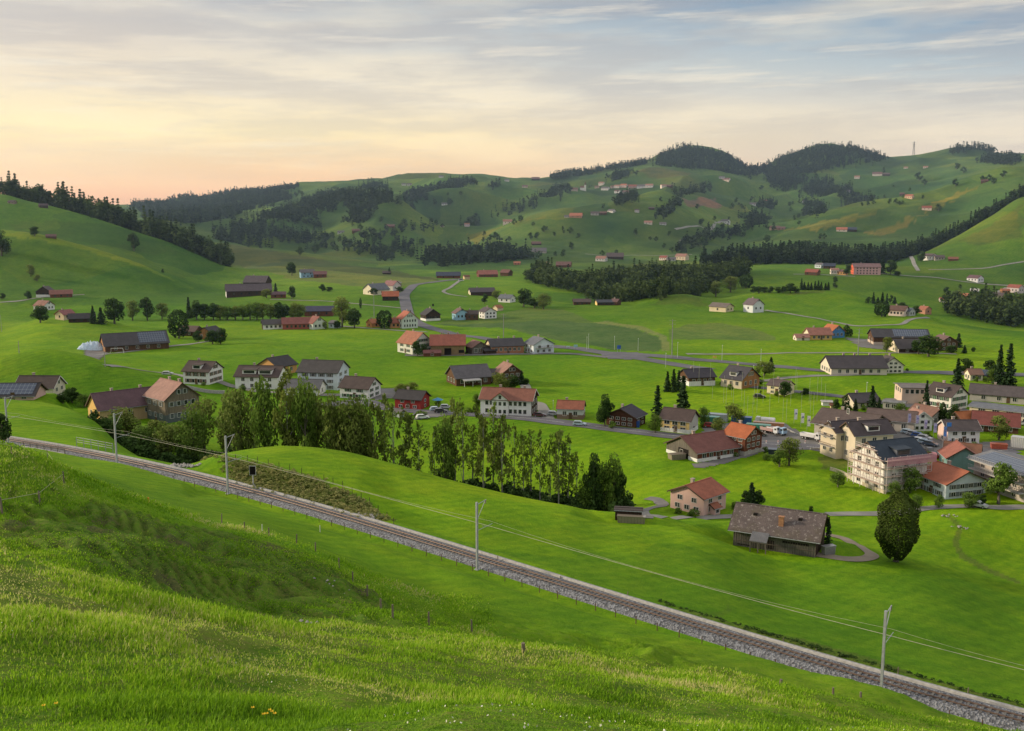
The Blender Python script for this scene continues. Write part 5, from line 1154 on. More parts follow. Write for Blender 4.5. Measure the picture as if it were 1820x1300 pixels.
for px, top, w_ in ((1056, 812, 34), (1074, 820, 36), (1092, 808, 40), (1042, 848, 30), (1104, 838, 26)):
    RT(px, 210, top, w_*1.1, 'dark' if px in (1056, 1104) else 'broad', 'dense tree at the right end of the stream belt', GR, 'stream_tree')
# undergrowth in the ravine, read as one mass
def scatter_mesh(name, pts, proto, label, mat, kind='stuff', cat='undergrowth'):
    Vs, Fs, Cs = [], [], []; off = 0
    for (x, y, z, sx, sz, a, ci) in pts:
        V, Fq, cl = proto[ci % len(proto)]
        ca, sa = math.cos(a), math.sin(a)
        Q = np.empty_like(V); Q[:,0] = (V[:,0]*ca - V[:,1]*sa)*sx+x; Q[:,1] = (V[:,0]*sa + V[:,1]*ca)*sx+y; Q[:,2] = V[:,2]*sz+z
        Vs.append(Q); Fs.append(Fq+off); off += len(Q); Cs.append(cl*(.5+.9*((ci*7919) % 97)/97) + (((ci*104729) % 89)/89-.5)*.5)
    if not Vs: return
    o = link(name, crown_mesh(np.concatenate(Vs), np.concatenate(Fs), np.concatenate(Cs), mat, name)); return tag(o, label, cat, kind=kind)
BP = [broadleaf(300+i, 170, .5, .02, 6, .085)[:3] for i in range(5)]
pts = []
for _ in range(520):
    px = rng.uniform(168, 1120); Y = np.interp(px, [160, 300, 500, 800, 1120], [250, 238, 228, 221, 211]) + rng.normal()*4.5
    u, _t = ray(px, 800); s_ = rng.uniform(2.0, 4.8)
    pts.append((u*Y, Y, float(H(u*Y, Y))-.3, s_, s_*rng.uniform(.8, 1.3), rng.random()*6, int(rng.integers(1e6))))
scatter_mesh('undergrowth', pts, BP, 'dark bushes filling the stream ravine under the trees', LEAF_D)
# ---- single trees
big = T(1592, 999, 872, 78, 'great', 'large egg shaped dark green tree standing alone in the meadow', name='meadow_tree')
for a in [
 (318,602,551,34,'egg','dark egg shaped tree beside the long dark roofed barn'),
 (608,582,528,36,'olive','big round tree at the right end of the farm row'),
 (630,584,548,28,'dark','darker tree right of the big round farm row tree'),
 (683,584,552,28,'egg','round dark tree in front of the orange wing'),
 (378,612,588,26,'dark','round shrub in front of the wooden house'),(392,612,585,22,'dark','second round shrub in front of the wooden house'),(352,608,588,18,'dark','dark shrub left of the wooden house'),
 (742,634,606,20,'dark','round dark tree in front of the white farmhouse'),(753,632,612,14,'dark','smaller tree in front of the white farmhouse'),
 (1075,758,704,30,'dark','dense dark tree left of the brown shingled chalet'),
 (1168,756,688,30,'spruce','tall dark spruce left of the yellow house'),(1213,746,672,34,'spruce','tall dark spruce behind the yellow house'),
 (1186,696,662,18,'spruce','leftmost of three young spruces by the brown chalet'),(1197,697,658,18,'spruce','middle of three young spruces by the brown chalet'),(1206,694,660,16,'spruce','rightmost of three young spruces by the brown chalet'),
 (1164,770,738,26,'broad','bushy green tree between chalet and yellow house'),(1250,757,724,22,'broad','green tree right of the yellow house'),
 (1306,752,719,40,'olive','round bushy tree behind the truck yard'),(1277,774,742,28,'olive','bush tree at the corner of the orange roofed farmhouse'),
 (1402,828,778,40,'olive','yellow green tree at the edge of the grey yard'),(1385,830,800,32,'broad','lower green tree left of the yellow green yard tree'),(1362,818,806,16,'broad','garden bush behind the brown farm'),
 (1394,706,678,28,'dark','dark bush tree covering the corner of the pale yellow house'),
 (1358,668,642,34,'olive','brownish bush group beside the cross road'),(1370,660,636,16,'spruce','small conifer above the brownish bush group'),(1344,670,652,18,'olive','left bush of the cross road group'),
 (1430,702,690,16,'dark','small dark bush beside the village street'),
 (1549,736,688,24,'spruce','tall spruce in front of the cream bungalow'),(1520,732,710,14,'spruce','small bluish spruce left of the cream bungalow'),(1502,734,703,14,'columnar','dark clipped cypress left of the bungalow'),(1486,730,710,14,'dark','dark bush beside the tan hut'),
 (1562,734,708,14,'spruce','short spruce right of the tall bungalow spruce'),(1600,734,717,22,'broad','green bush in front of the garage building'),
 (1645,732,679,18,'spruce','yellow green conifer in front of the garage doors'),(1674,756,716,12,'columnar','narrow dark column tree between white houses'),(1692,758,722,26,'dark','dark round tree right of the column tree'),
 (1700,700,640,30,'spruce','broad dark spruce behind the green shuttered house'),(1716,664,637,24,'dark','dark tree left of the rust roofed cottage'),
 (1775,684,616,24,'spruce','left of two tall dark spruces at the right edge'),(1792,686,614,30,'spruce','right of two tall dark spruces at the right edge'),(1758,668,640,24,'dark','dark tree behind the timber wing'),(1763,682,656,20,'broad','round green bush below the two tall spruces'),
 (1650,634,597,44,'dark','wide dark tree beside the brown chalet'),(1632,630,606,26,'dark','left lobe tree of the wide dark pair'),(1703,618,594,18,'spruce','cone shaped tree right of the brown chalet'),(1714,628,614,12,'spruce','small cone tree below the brown chalet'),(1690,628,614,22,'dark','low bush line beside the brown chalet'),
 (1730,626,617,8,'dark','tiny round tree in the meadow on the right'),(1576,626,599,20,'olive','yellowish tree in front of the solar barn'),
 (1504,598,578,12,'columnar','dark cypress beside the blue house'),(1512,598,585,7,'columnar','smaller cypress beside the blue house'),
 (1567,563,537,27,'egg','ball shaped dark tree left of the mound farm'),(1628,560,544,16,'dark','dark tree between mound farm and orange cottage'),(1604,548,538,18,'dark','tree behind the mound farm'),
 (1775,782,738,38,'olive','yellow green garden tree in front of the red roofed barn'),(1774,896,829,50,'fan','fan shaped green tree beside the balcony block'),
 (1618,876,832,40,'broad','leafy tree beside the scaffolding'),(1590,882,856,22,'broad','small tree left of the orange roofed blue house'),(1628,902,880,24,'broad','bush below the leafy scaffolding tree'),
 (1669,904,880,18,'broad','yellow green potted bush in front of the blue house'),(1722,902,876,30,'broad','garden bush right of the blue house'),(1745,896,880,22,'dark','dark garden bush near the fan shaped tree'),
 (1489,866,839,28,'broad','small round orchard tree at the meadow edge'),(1335,900,860,30,'spruce','dark juniper tree behind the old barn'),(1324,904,872,22,'dark','dark shrub at the old barn ridge'),(1348,900,872,22,'dark','second dark shrub behind the old barn'),
 (1311,948,914,16,'dark','bush at the left corner of the old barn'),(1471,978,922,16,'spruce','ivy like conifer at the right end of the old barn'),(1442,912,900,10,'dark','tiny tree above the old barn roof'),
 (238,446,414,21,'dark','lone oval tree on the left hill'),(62,420,403,17,'dark','small round tree near the hay barn'),(3,455,412,30,'dark','dark tree group at the left picture edge of the hill'),(164,389,374,10,'dark','little tree below the left crest'),
 (290,486,478,6,'small','tiny bush on the light spur'),(55,492,470,16,'olive','bush in the left hill gully'),(66,500,488,14,'olive','lower bush in the left hill gully'),
 (5,790,735,34,'dark','dark conifer like bush at the left edge beside the railway'),
 (128,716,690,34,'dark','dark garden bush right of the cream gabled farmhouse'),(112,718,700,22,'dark','smaller garden bush at the cream farmhouse wall'),(150,724,702,26,'broad','green bush below the cream farmhouse garden'),
 (204,576,530,38,'dark','tallest dark tree behind the left mound'),(180,576,548,20,'spruce','conifer left of the tallest mound tree'),(166,576,545,16,'spruce','leftmost conifer behind the mound farm'),(236,570,534,26,'olive','olive tree right of the tallest mound tree'),(262,570,528,26,'dark','dark tree in the middle of the mound row'),(288,568,538,24,'olive','pale olive tree in the mound row'),
 (336,566,530,16,'spruce','pointed spruce in the row behind the fields'),(72,574,544,30,'dark','dark bush tree beside the white rust roofed house'),(50,532,518,12,'dark','small bush left of the dark chalet'),(5,532,521,10,'dark','round bush at the far left field'),
 (519,490,466,18,'dark','oval tree left of the light blue house'),(519,532,509,14,'dark','oval tree right of the grey farm'),(490,520,504,10,'spruce','conifer beside the wide dark farm building'),(474,530,514,20,'olive','brownish tree in front of the dark farm'),
 (573,518,506,12,'dark','left bush of the small field group'),(585,518,510,14,'dark','right bush of the small field group'),
 (692,488,476,8,'spruce','small cone tree behind the stubble field'),(665,525,512,16,'dark','round tree in front of the grey roofed house'),(710,520,510,14,'dark','tree beside the valley road houses'),
 (890,694,664,36,'olive','big round olive bush in front of the shingled farmhouse'),(910,692,668,28,'dark','darker round bush right of the olive bush'),(927,684,660,16,'spruce','dark conifer right of the shingled farmhouse'),(936,684,674,10,'dark','low shrub beside the dark conifer'),
 (847,730,700,15,'broad','small tree at the left end of the inn'),(712,700,682,28,'olive','brown green bush behind the red house'),(733,700,680,28,'olive','second brown green bush behind the red house'),(746,742,730,24,'bush','clipped hedge bush in front of the red house'),
 (861,540,522,13,'dark','round tree below the dark upper barn'),(882,532,516,18,'olive','olive tree covering the end of the upper barn'),(931,546,514,30,'dark','dark round tree right of the grey roofed white house'),(966,550,522,28,'olive','tree in the hedge below the river wood'),(950,548,530,24,'dark','hedge tree left of the river wood'),(765,566,550,20,'dark','tree behind the black chalet'),
 (641,548,530,5,'columnar','slim dark post like tree beside the valley road'),(600,584,570,14,'dark','small tree in front of the little white shed'),(578,586,572,10,'olive','small garden tree at the farm row'),
 (1326,512,488,24,'egg','right of two round trees below the wood'),(1298,520,491,26,'olive','left of two round trees below the wood'),(1272,528,500,24,'olive','pale tree at the corner of the river wood'),
 (1484,503,492,9,'dark','small round tree below the shelf road'),(1484,512,503,9,'dark','lower small tree below the shelf road'),(1583,488,462,20,'dark','dark tree right of the pink apartment house'),(1568,486,456,14,'spruce','conifer right of the pink apartment house'),(1505,490,470,14,'dark','dark tree between flats and pink apartment house'),(1594,490,482,14,'dark','low bush at the end of the pink apartment house'),
 (1637,466,448,14,'dark','dark tree beside the steep lane'),(1682,523,510,11,'dark','round tree in the right edge meadow'),(1750,526,512,14,'dark','tree near the white sided shed'),(1770,530,520,10,'dark','tree beside the right lane'),(1706,514,505,7,'small','little tree by the right lane'),
 (1570,310,297,8,'small','tree beside the high pasture farm'),(1296,390,385,6,'small','tree on the far field'),(1301,372,361,9,'small','lone pointed tree beside the pink field'),
 ]: T(*a)
# rows of like trees
for px in range(352, 545, 13): T(px+rng.uniform(-3, 3), 569, rng.uniform(536, 548), rng.uniform(20, 28), ['dark','olive','broad'][int(rng.integers(3))], 'one of the hedge trees in the row behind the flat meadow', 'hedge trees behind the flat meadow', 'hedge_tree')
for px in range(1338, 1420, 11): T(px+rng.uniform(-2, 2), 521, rng.uniform(503, 512), rng.uniform(12, 17), 'dark', 'small tree in the row behind the green mound', 'row trees behind the green mound', 'row_tree')
for px in range(1424, 1474, 6): T(px+rng.uniform(-1, 1), 516, rng.uniform(496, 504), 9, 'spruce', 'young spruce in the plantation behind the green mound', 'plantation spruces', 'young_spruce')
for px in (1543, 1552, 1560, 1568, 1576, 1583, 1590): T(px, 540, rng.uniform(520, 530), rng.uniform(8, 14), 'small' if px % 2 else 'spruce', 'small tree in the dip right of the green mound', 'trees in the dip', 'dip_tree')
for px, py, tp in ((640,455,440),(705,430,418),(985,420,412),(1130,418,405),(812,460,440),(1247,440,422),(1070,455,445),(560,450,432),(533,455,438),(598,448,436),(620,447,440),(1000,410,402),(1155,428,420),(1320,372,366),(1450,318,308),(1633,322,306),(1642,330,318),(1700,302,290),(1712,308,296),(1698,332,318),(1640,352,346),(1572,352,346),(1668,376,362),(1640,354,347),(1745,324,312),(1765,328,316),(1757,322,310),(1783,316,303),(1240,372,362),(860,420,410),(948,402,394),(882,424,414),(905,430,420),(1028,424,414),(800,365,352),(772,365,352),(718,402,388),(705,440,428),(650,392,384),(660,422,414),(640,410,398),(590,425,412),(678,395,384),(1180,442,432),(1166,430,420),(1270,392,384),(1605,352,347),(1420,400,392),(1190,420,410),(1095,452,444)):
    T(px, py, tp, (py-tp)*.9, 'small', 'small dark tree scattered on the far valley side', 'scattered far trees', 'far_tree')
# more hedges and single trees over the far side
hg_ = 0
while hg_ < 120:
    px, py = rng.uniform(420, 1815), rng.uniform(330, 480); X, Y, z = hit(px, py)
    if not 1150 < Y < 3000 or fbm(np.array([X/200]), np.array([Y/200]), 2)[0] < 0: continue
    dx, dy = rng.normal(size=2); L0 = math.hypot(dx, dy); dx, dy = dx/L0, dy/L0; n_ = int(rng.integers(1, 4))
    for q in range(n_):
        s_ = rng.uniform(6, 13); tree_at(X+dx*q*11, Y+dy*q*11, s_, 'small', s_*rng.uniform(.75, 1.1), 'small dark tree scattered on the far valley side', 'scattered far trees', 'far_tree', 'tree', .5); hg_ += 1
# garden shrubs in the village
_hs = [o for o in COL.objects if o.get('category') in ('house', 'farmhouse', 'chalet') and o.location.y < 430 and o.get('_dims') is not None]
for o in _hs:
    Lm, Wm = o['_dims'][0], o['_dims'][1]
    for q in range(3):
        a = rng.uniform(0, 6.28); ca, sa = math.cos(o.rotation_euler.z), math.sin(o.rotation_euler.z)
        lx, ly = (Lm/2+rng.uniform(1, 3))*math.cos(a)*1.25, (Wm/2+rng.uniform(1, 3))*math.sin(a)*1.25
        X, Y = o.location.x+lx*ca-ly*sa, o.location.y+lx*sa+ly*ca
        if any((abs((X-p_.location.x)*math.cos(p_.rotation_euler.z)+(Y-p_.location.y)*math.sin(p_.rotation_euler.z)) < p_['_dims'][0]/2+.8 and abs(-(X-p_.location.x)*math.sin(p_.rotation_euler.z)+(Y-p_.location.y)*math.cos(p_.rotation_euler.z)) < p_['_dims'][1]/2+.8) for p_ in _hs): continue
        s_ = rng.uniform(1.1, 2.3); tree_at(X, Y, s_, 'bush', s_*rng.uniform(.9, 1.5), 'low green garden shrub beside a village house', 'garden shrubs', 'garden_shrub', 'shrub', .1)
# ---- woods (masses)
CON = [spruce(400+i, 6, 5, .22, .085, .05, 2)[:3] for i in range(4)]
BRD = [broadleaf(420+i, 60, .36, .1, 6, .10)[:3] for i in range(5)]
BRD2 = [broadleaf(440+i, 260, .36, .08, 9, .055)[:3] for i in range(5)]
CON2 = [spruce(460+i, 11, 8, .19, .05, .05, 3)[:3] for i in range(4)]
FOREST_L = leaf_mat('mixed_wood_foliage', (.016, .038, .016), (.090, .135, .042), .2)
def wood(name, poly, hmin, hmax, sp, con, label, lod=1, band=None, mat=None):
    pts = []
    if band is None:
        P = plan(poly); x0, y0 = P.min(0); x1, y1 = P.max(0)
        n = int(min(9000, (x1-x0)*(y1-y0)/(sp*sp)))
        Q = np.stack([rng.uniform(x0, x1, n), rng.uniform(y0, y1, n)], 1); Q = Q[inside(P, Q[:,0], Q[:,1])]
    else:
        b = np.array(band, float); Q = []
        for i in range(len(b)-1):
            wid = abs((b[i+1,0]-b[i,0])/F*b[i,1]); n = int(wid*(b[i,2]-b[i,1]+b[i+1,2]-b[i+1,1])/2/(sp*sp))
            for _ in range(n):
                f = rng.random(); px = b[i,0]+(b[i+1,0]-b[i,0])*f; Y = rng.uniform(b[i,1]+(b[i+1,1]-b[i,1])*f, b[i,2]+(b[i+1,2]-b[i,2])*f)
                Q.append((ray(px, 450)[0]*Y, Y))
        Q = np.array(Q)
    if len(Q) == 0: print('empty wood', label); return
    if 'summit' not in label and len(Q) > 8: Q = Q[fbm(Q[:,0]/45, Q[:,1]/45, 3) > (-.28 if lod == 1 else -.34)]
    Q = Q + rng.normal(size=Q.shape)*(9 if lod == 1 else 5)*(rng.random(len(Q)) < .3)[:, None]
    zz = H(Q[:,0], Q[:,1]); prot = ((CON + BRD) if lod == 1 else (CON2 + BRD2)); nc = 4
    for (x, y), z in zip(Q, zz):
        hg = rng.uniform(hmin, hmax); c = rng.random() < con
        ci = int(rng.integers(nc)) + 9*int(rng.integers(5000)) if c else nc + int(rng.integers(5)) + 9*int(rng.integers(5000))
        pts.append((x, y, z-.5, hg*(1.0 if c else .95), hg*(1.1 if c else .88), rng.random()*6, ci))
    print(label, len(pts))
    scatter_mesh(name, pts, prot, label, mat or FOREST, cat='wood')
wood('river_wood', [(932,498),(975,512),(1040,528),(1100,538),(1180,534),(1250,524),(1275,512),(1262,498),(1210,492),(1150,495),(1080,500),(1040,508),(1000,500),(960,488)], 10, 19, 6.2, .15, 'broad dark wood filling the river bend in the middle of the valley', 2, mat=FOREST_L)
wood('river_wood', [(1130,497),(1150,494),(1220,490),(1290,486),(1330,480),(1330,492),(1290,505),(1230,510),(1150,512)], 11, 19, 7, .3, 'taller wood behind the river bend', 2, mat=FOREST_L)
wood('gully_wood', None, 13, 21, 7, .55, 'dark wood climbing diagonally in the gully on the right', 2, [(1250,1130,1200),(1340,1120,1240),(1440,1130,1300),(1540,1140,1330),(1600,1180,1380),(1700,1240,1440),(1820,1300,1500),(1900,1330,1520)])
wood('crest_wood', None, 17, 27, 8, .35, 'dark wood behind the crest of the left hill', 2, [(-60,1140,1190),(60,1125,1170),(110,1105,1170),(170,1088,1200),(250,1068,1190),(320,1055,1180),(370,1040,1130),(408,1026,1085)], mat=FOREST_L)
for nm, poly, c, lb in [
 ('far_wood', [(228,367),(300,357),(400,346),(460,341),(498,345),(520,356),(480,366),(430,379),(390,391),(330,400),(290,395),(255,382)], .4, 'hazy wood on the farthest ridge at the left'),
 ('far_wood', [(384,428),(392,406),(450,389),(506,372),(557,353),(607,344),(650,349),(702,355),(716,366),(690,366),(645,366),(600,376),(556,386),(530,400),(470,412),(430,430)], .5, 'long dark wood along the middle ridge on the left'),
 ('far_wood', [(400,432),(440,420),(500,412),(560,418),(590,432),(582,445),(500,440),(440,438)], .6, 'dark wood behind the brown slope on the left'),
 ('far_wood', [(618,396),(626,378),(650,370),(668,376),(655,392),(640,400)], .4, 'small wood on the flank of the green hill'),
 ('far_wood', [(546,404),(560,392),(575,398),(570,406)], .4, 'small copse below the middle ridge wood'),
 ('far_wood', [(716,364),(735,346),(757,337),(776,332),(764,348),(735,366)], .3, 'wood in the fold left of the round far hill'),
 ('far_wood', [(770,334),(800,326),(835,325),(850,330),(825,332),(790,338)], .3, 'tree line over the top of the round far hill'),
 ('far_wood', [(868,335),(878,328),(888,330),(886,338),(872,340)], .3, 'small copse between the far hills'),
 ('far_wood', [(826,398),(850,388),(900,372),(950,353),(985,340),(1012,336),(1020,345),(1000,356),(960,368),(900,386),(855,400),(832,404)], .5, 'diagonal dark wood below the far village'),
 ('far_wood', [(672,466),(700,458),(740,450),(746,436),(715,440),(690,446),(676,456)], .7, 'left dark conifer wood at the valley head'),
 ('far_wood', [(752,466),(790,476),(835,470),(842,456),(830,446),(790,446),(756,452)], .8, 'right dark conifer wood at the valley head'),
 ('far_wood', [(836,468),(880,468),(940,462),(936,448),(880,446),(838,450)], .4, 'lighter wood right of the valley head conifers'),
 ('far_wood', [(588,438),(640,452),(690,456),(680,446),(630,438)], .3, 'tree strip along the valley stream'),
 ('far_wood', [(640,424),(700,416),(770,408),(776,412),(700,424),(650,432)], .3, 'long hedge strip across the far fields'),
 ('far_wood', [(1068,373),(1100,360),(1124,350),(1132,358),(1100,368)], .3, 'small wood right below the far village'),
 ('far_wood', [(1174,352),(1192,344),(1250,331),(1266,332),(1263,342),(1215,351)], .6, 'wood strip right of the far village'),
 ('far_wood', [(1160,396),(1176,378),(1196,364),(1212,364),(1204,376),(1180,392)], .3, 'reddish wood above the long white farm'),
 ('far_wood', [(1200,450),(1236,428),(1290,414),(1326,404),(1340,408),(1290,424),(1240,440),(1216,452)], .3, 'hedge like wood climbing the far slope'),
 ('far_wood', [(1326,404),(1332,384),(1350,378),(1368,392),(1360,406)], .5, 'dark wood on the shoulder of the lit crest'),
 ('far_wood', [(1346,374),(1352,362),(1374,362),(1376,374)], .3, 'bushes below the cream far house'),
 ('far_wood', [(1424,384),(1430,362),(1450,358),(1468,374),(1464,386)], .5, 'dark wood beside the far white chalet'),
 ('far_wood', [(1420,345),(1440,330),(1480,336),(1520,350),(1556,354),(1550,362),(1500,362),(1450,354)], .6, 'long dark wood behind the lit crest'),
 ('far_wood', [(1440,330),(1452,322),(1482,320),(1480,330),(1456,336)], .5, 'wood spur below the right summit'),
 ('far_wood', [(1164,296),(1180,280),(1200,272),(1240,266),(1290,278),(1328,298),(1348,300),(1344,314),(1316,312),(1290,308),(1240,302),(1200,298)], .6, 'dark wood covering the left rounded summit'),
 ('far_wood', [(1336,300),(1352,300),(1400,279),(1460,261),(1500,262),(1560,278),(1578,284),(1548,290),(1500,296),(1460,304),(1436,312),(1420,330),(1395,338),(1370,330),(1360,312)], .6, 'dark wood covering the right rounded summit'),
 ('far_wood', [(1362,330),(1385,318),(1418,318),(1416,338),(1380,340)], .6, 'wood tongue running down from the right summit'),
 ('far_wood', [(1686,271),(1720,264),(1770,268),(1764,272),(1720,270),(1692,275)], .8, 'conifer fringe on the right skyline'),
 ('far_wood', [(1742,290),(1760,276),(1800,280),(1816,290),(1790,296),(1760,292)], .5, 'dark wood below the right skyline'),
 ('far_wood', [(974,321),(1000,312),(1030,308),(1036,313),(1000,320)], .4, 'round tree group on the skyline left of the village'),
 ('far_wood', [(1036,309),(1065,300),(1072,304),(1045,312)], .6, 'skyline tree row above the far village'),
 ('far_wood', [(1072,304),(1110,297),(1148,290),(1148,293),(1110,300)], .5, 'sparse skyline trees rising to the summit'),
 ('far_wood', [(1148,291),(1180,274),(1235,263),(1238,266),(1185,279)], .8, 'conifer edge on the ridge of the left summit'),
 ('far_wood', [(1084,324),(1094,310),(1120,306),(1118,316)], .4, 'copse above the far village street'),
 ('far_wood', [(458,341),(500,337),(512,333),(536,330),(530,334),(490,343)], .3, 'low trees on the far skyline saddle'),
 ('far_wood', [(642,336),(655,330),(690,332),(692,344),(660,342)], .5, 'grey copse on the far left slope'),
 ('edge_wood', [(1676,550),(1720,548),(1780,548),(1832,552),(1832,584),(1780,580),(1720,568),(1690,560)], .2, 'dark river trees at the right edge behind the mound'),
 ]:
    near_ = nm == 'edge_wood'
    wood(nm, poly, 11 if not near_ else 12, 19 if not near_ else 20, 8 if not near_ else 6, c, lb, 2 if near_ else 1, mat=FOREST_L if near_ else None)
# ---------------------------------------------------------------- railway
_T = np.gradient(RAIL[:, :2], axis=0); _T /= np.linalg.norm(_T, axis=1)[:, None]; _N = np.stack([-_T[:,1], _T[:,0]], 1)
_N *= np.sign(_N[:, 1])[:, None]                       # + is the far side
_arc = np.r_[0, np.cumsum(np.hypot(*np.diff(RAIL[:, :2], axis=0).T))]
def rail_pt(s_, off=0, dz=0):
    x = np.interp(s_, _arc, RAIL[:,0]); y = np.interp(s_, _arc, RAIL[:,1]); z = np.interp(s_, _arc, RAIL[:,2])
    nx = np.interp(s_, _arc, _N[:,0]); ny = np.interp(s_, _arc, _N[:,1]); return (x+nx*off, y+ny*off, z+dz)
def rail_s(px):
    q = [proj(*r_)[0] for r_ in RAIL]; return float(np.interp(px, q, _arc))
S0, S1 = 0.0, float(_arc[-1]); SS = np.arange(S0, S1, 1.0)
def sweep(prof, name, mat, parent, ss=SS, closed=False, smooth=False):
    n = len(ss); m = len(prof); V = [rail_pt(s_, o, dz) for s_ in ss for o, dz in prof]; f = []
    for i in range(n-1):
        for j in range(m if closed else m-1):
            f.append((i*m+j, (i+1)*m+j, (i+1)*m+(j+1) % m, i*m+(j+1) % m))
    return link(name, npmesh(name, V, f, mat, smooth), parent)
rw = empty('railway_track', (0, 0, 0)); tag(rw, 'single narrow railway track running diagonally across the foreground slope', 'railway')
mb_, nt, b = new_mat('track_ballast', .95, .1)
tc = N(nt, 'ShaderNodeTexCoord').outputs['Object']; v = N(nt, 'ShaderNodeTexVoronoi'); v.inputs['Scale'].default_value = 5; L(nt, tc, v.inputs['Vector'])
c_ = mixc(nt, ramp(nt, v.outputs['Color'], [(.2, g(0)), (.8, g(1))]), (.075,.078,.085), (.25,.255,.27)); c_ = mixc(nt, ramp(nt, noise(nt, tc, .5, 4), [(.5, g(0)), (.8, g(.2))]), c_, (.15,.14,.12))
L(nt, c_, b.inputs['Base Color']); bump(nt, b, v.outputs['Distance'], .9, .12)
sweep([(-2.5,-.62),(-1.45,-.10),(-1.2,-.04),(1.2,-.04),(1.75,-.16),(1.95,-.40)], 'ballast', mb_, rw)
RUST = plain('rail_steel', (.13,.085,.065), .5, .4, .3, .4)
for s_ in (-.5, .5):
    sweep([(s_-.05,-.02),(s_-.04,.14),(s_+.04,.14),(s_+.05,-.02)], 'rail', RUST, rw)
SL = wood_mat((.15,.145,.135)); sm = MB().box(-.12, -.95, -.10, .12, .95, .035).mesh('sleeper', SL); rest = MB()
vis = [s_ for s_ in np.arange(S0, S1, .66) if -20 < proj(*rail_pt(s_))[0] < 1850]
vis.sort(key=lambda s_: -s_)
for i, s_ in enumerate(vis):
    p_ = rail_pt(s_); q_ = rail_pt(s_+.3); a = math.atan2(q_[1]-p_[1], q_[0]-p_[0])
    if i < 98: link('sleeper', sm, rw, p_, a)
    else:
        ca, sa = math.cos(a), math.sin(a)
        bb = MB().box(-.12, -.95, -.10, .12, .95, .035); rest.add([(x*ca-y*sa+p_[0], x*sa+y*ca+p_[1], z+p_[2]) for x, y, z in bb.v], bb.f)
tag(rest.obj('sleeper_row', SL, rw), kind='stuff')
tr = sweep([(2.0,-.5),(2.0,-.02),(2.5,-.02),(2.5,-.55)], 'cable_trough', CONC, rw)
sweep([(2.51,-.50),(2.51,-.22),(2.8,-.26),(3.2,-.62)], 'walkway', mb_, rw)
# masts with cantilevers
MASTS = [(15,.0,706,'beside the dark bush at the left edge'),(208,0,735,'in front of the stream trees'),(405,0,775,'beside the square black signal'),(848,0,893,'above the long middle meadow'),(1566,0,1086,'at the lower right below the round tree')]
tops = []
for px, _q, top, wh in MASTS:
    s_ = rail_s(px); s_ += (px - proj(*rail_pt(s_, -2.6))[0]) * .05
    for _ in range(8): s_ += (px - proj(*rail_pt(s_, -2.6, 0))[0]) * np.interp(s_, _arc, RAIL[:,1])/F*1.0
    x, y, z = rail_pt(s_, -2.6, -.5); t = ray(px, top)[1]; hm = t*y - z
    p2 = rail_pt(s_, 0); a = math.atan2(p2[1]-y, p2[0]-x)      # towards the track
    m_ = empty('overhead_line_mast', (x, y, z), a); tag(m_, 'grey steel railway mast with cantilever arm '+wh, 'mast', 'masts along the railway')
    MB().box(-.14,-.12,-.6,.14,.12,hm).box(-.3,-.3,-.6,.3,.3,.15).obj('pole', METAL, m_)
    arm = MB().tube([(.1,0,hm-.35),(1.9,0,hm-.05)], .05, 6).tube([(.1,0,hm-2.4),(1.7,0,hm-.1)], .045, 6); am = arm.obj('cantilever', METAL, m_)
    MB().tube([(1.75,0,hm-.05),(1.75,0,hm-.55)], [.09,.07], 8).obj('insulator', plain('insulator', (.30,.24,.2), .3), am)
    MB().tube([(.1,0,5.5),(3.1,0,5.75)], .035, 6).tube([(1.1,0,5.9),(2.9,0,5.4)], .03, 5).obj('steady_arm', METAL, m_)
    tops.append((s_, hm))
wm = plain('copper_wire', (.42,.40,.30), .4, .5)
for nm, dz0, lab in (('contact_wire', 5.0, 'lower overhead contact wire above the railway track'), ('messenger_wire', 5.75, 'upper carrying wire above the railway contact wire')):
    pts = []; ks = [0.0] + sorted(q[0] for q in tops) + [S1-1]
    for a, b_ in zip(ks[:-1], ks[1:]):
        for f in np.linspace(0, 1, 9)[:-1]:
            sag = (.75 if dz0 > 5.5 else .1)*4*f*(1-f)*min(1, (b_-a)/45)
            pts.append(rail_pt(a+(b_-a)*f, 0, dz0-sag))
    tag(MB().tube(pts, .028 if dz0 < 5.5 else .014, 4).obj(nm, wm), lab, 'wire')
# signal
s_ = rail_s(426); x, y, z = rail_pt(s_, 2.9, -.5)
sg = empty('railway_signal', (x, y, z), 0); tag(sg, 'square black railway signal board on a pale post beside the mast', 'signal')
MB().tube([(0,0,-.3),(0,0,2.3)], .10, 8).obj('post', plain('pale_post', (.5,.5,.5)), sg); MB().tube([(0,0,-.3),(0,0,.5)], .33, 10).obj('foot', CONC, sg)
bd = MB().box(-.5,-.12,2.2,.5,.05,3.7).obj('board', DARK, sg); MB().box(-.58,-.10,2.12,.58,-.02,2.2).box(-.58,-.10,3.7,.58,-.02,3.78).box(-.58,-.10,2.2,-.5,-.02,3.7).box(.5,-.10,2.2,.58,-.02,3.7).obj('board_rim', plain('pale_post', (.5,.5,.5)), bd)
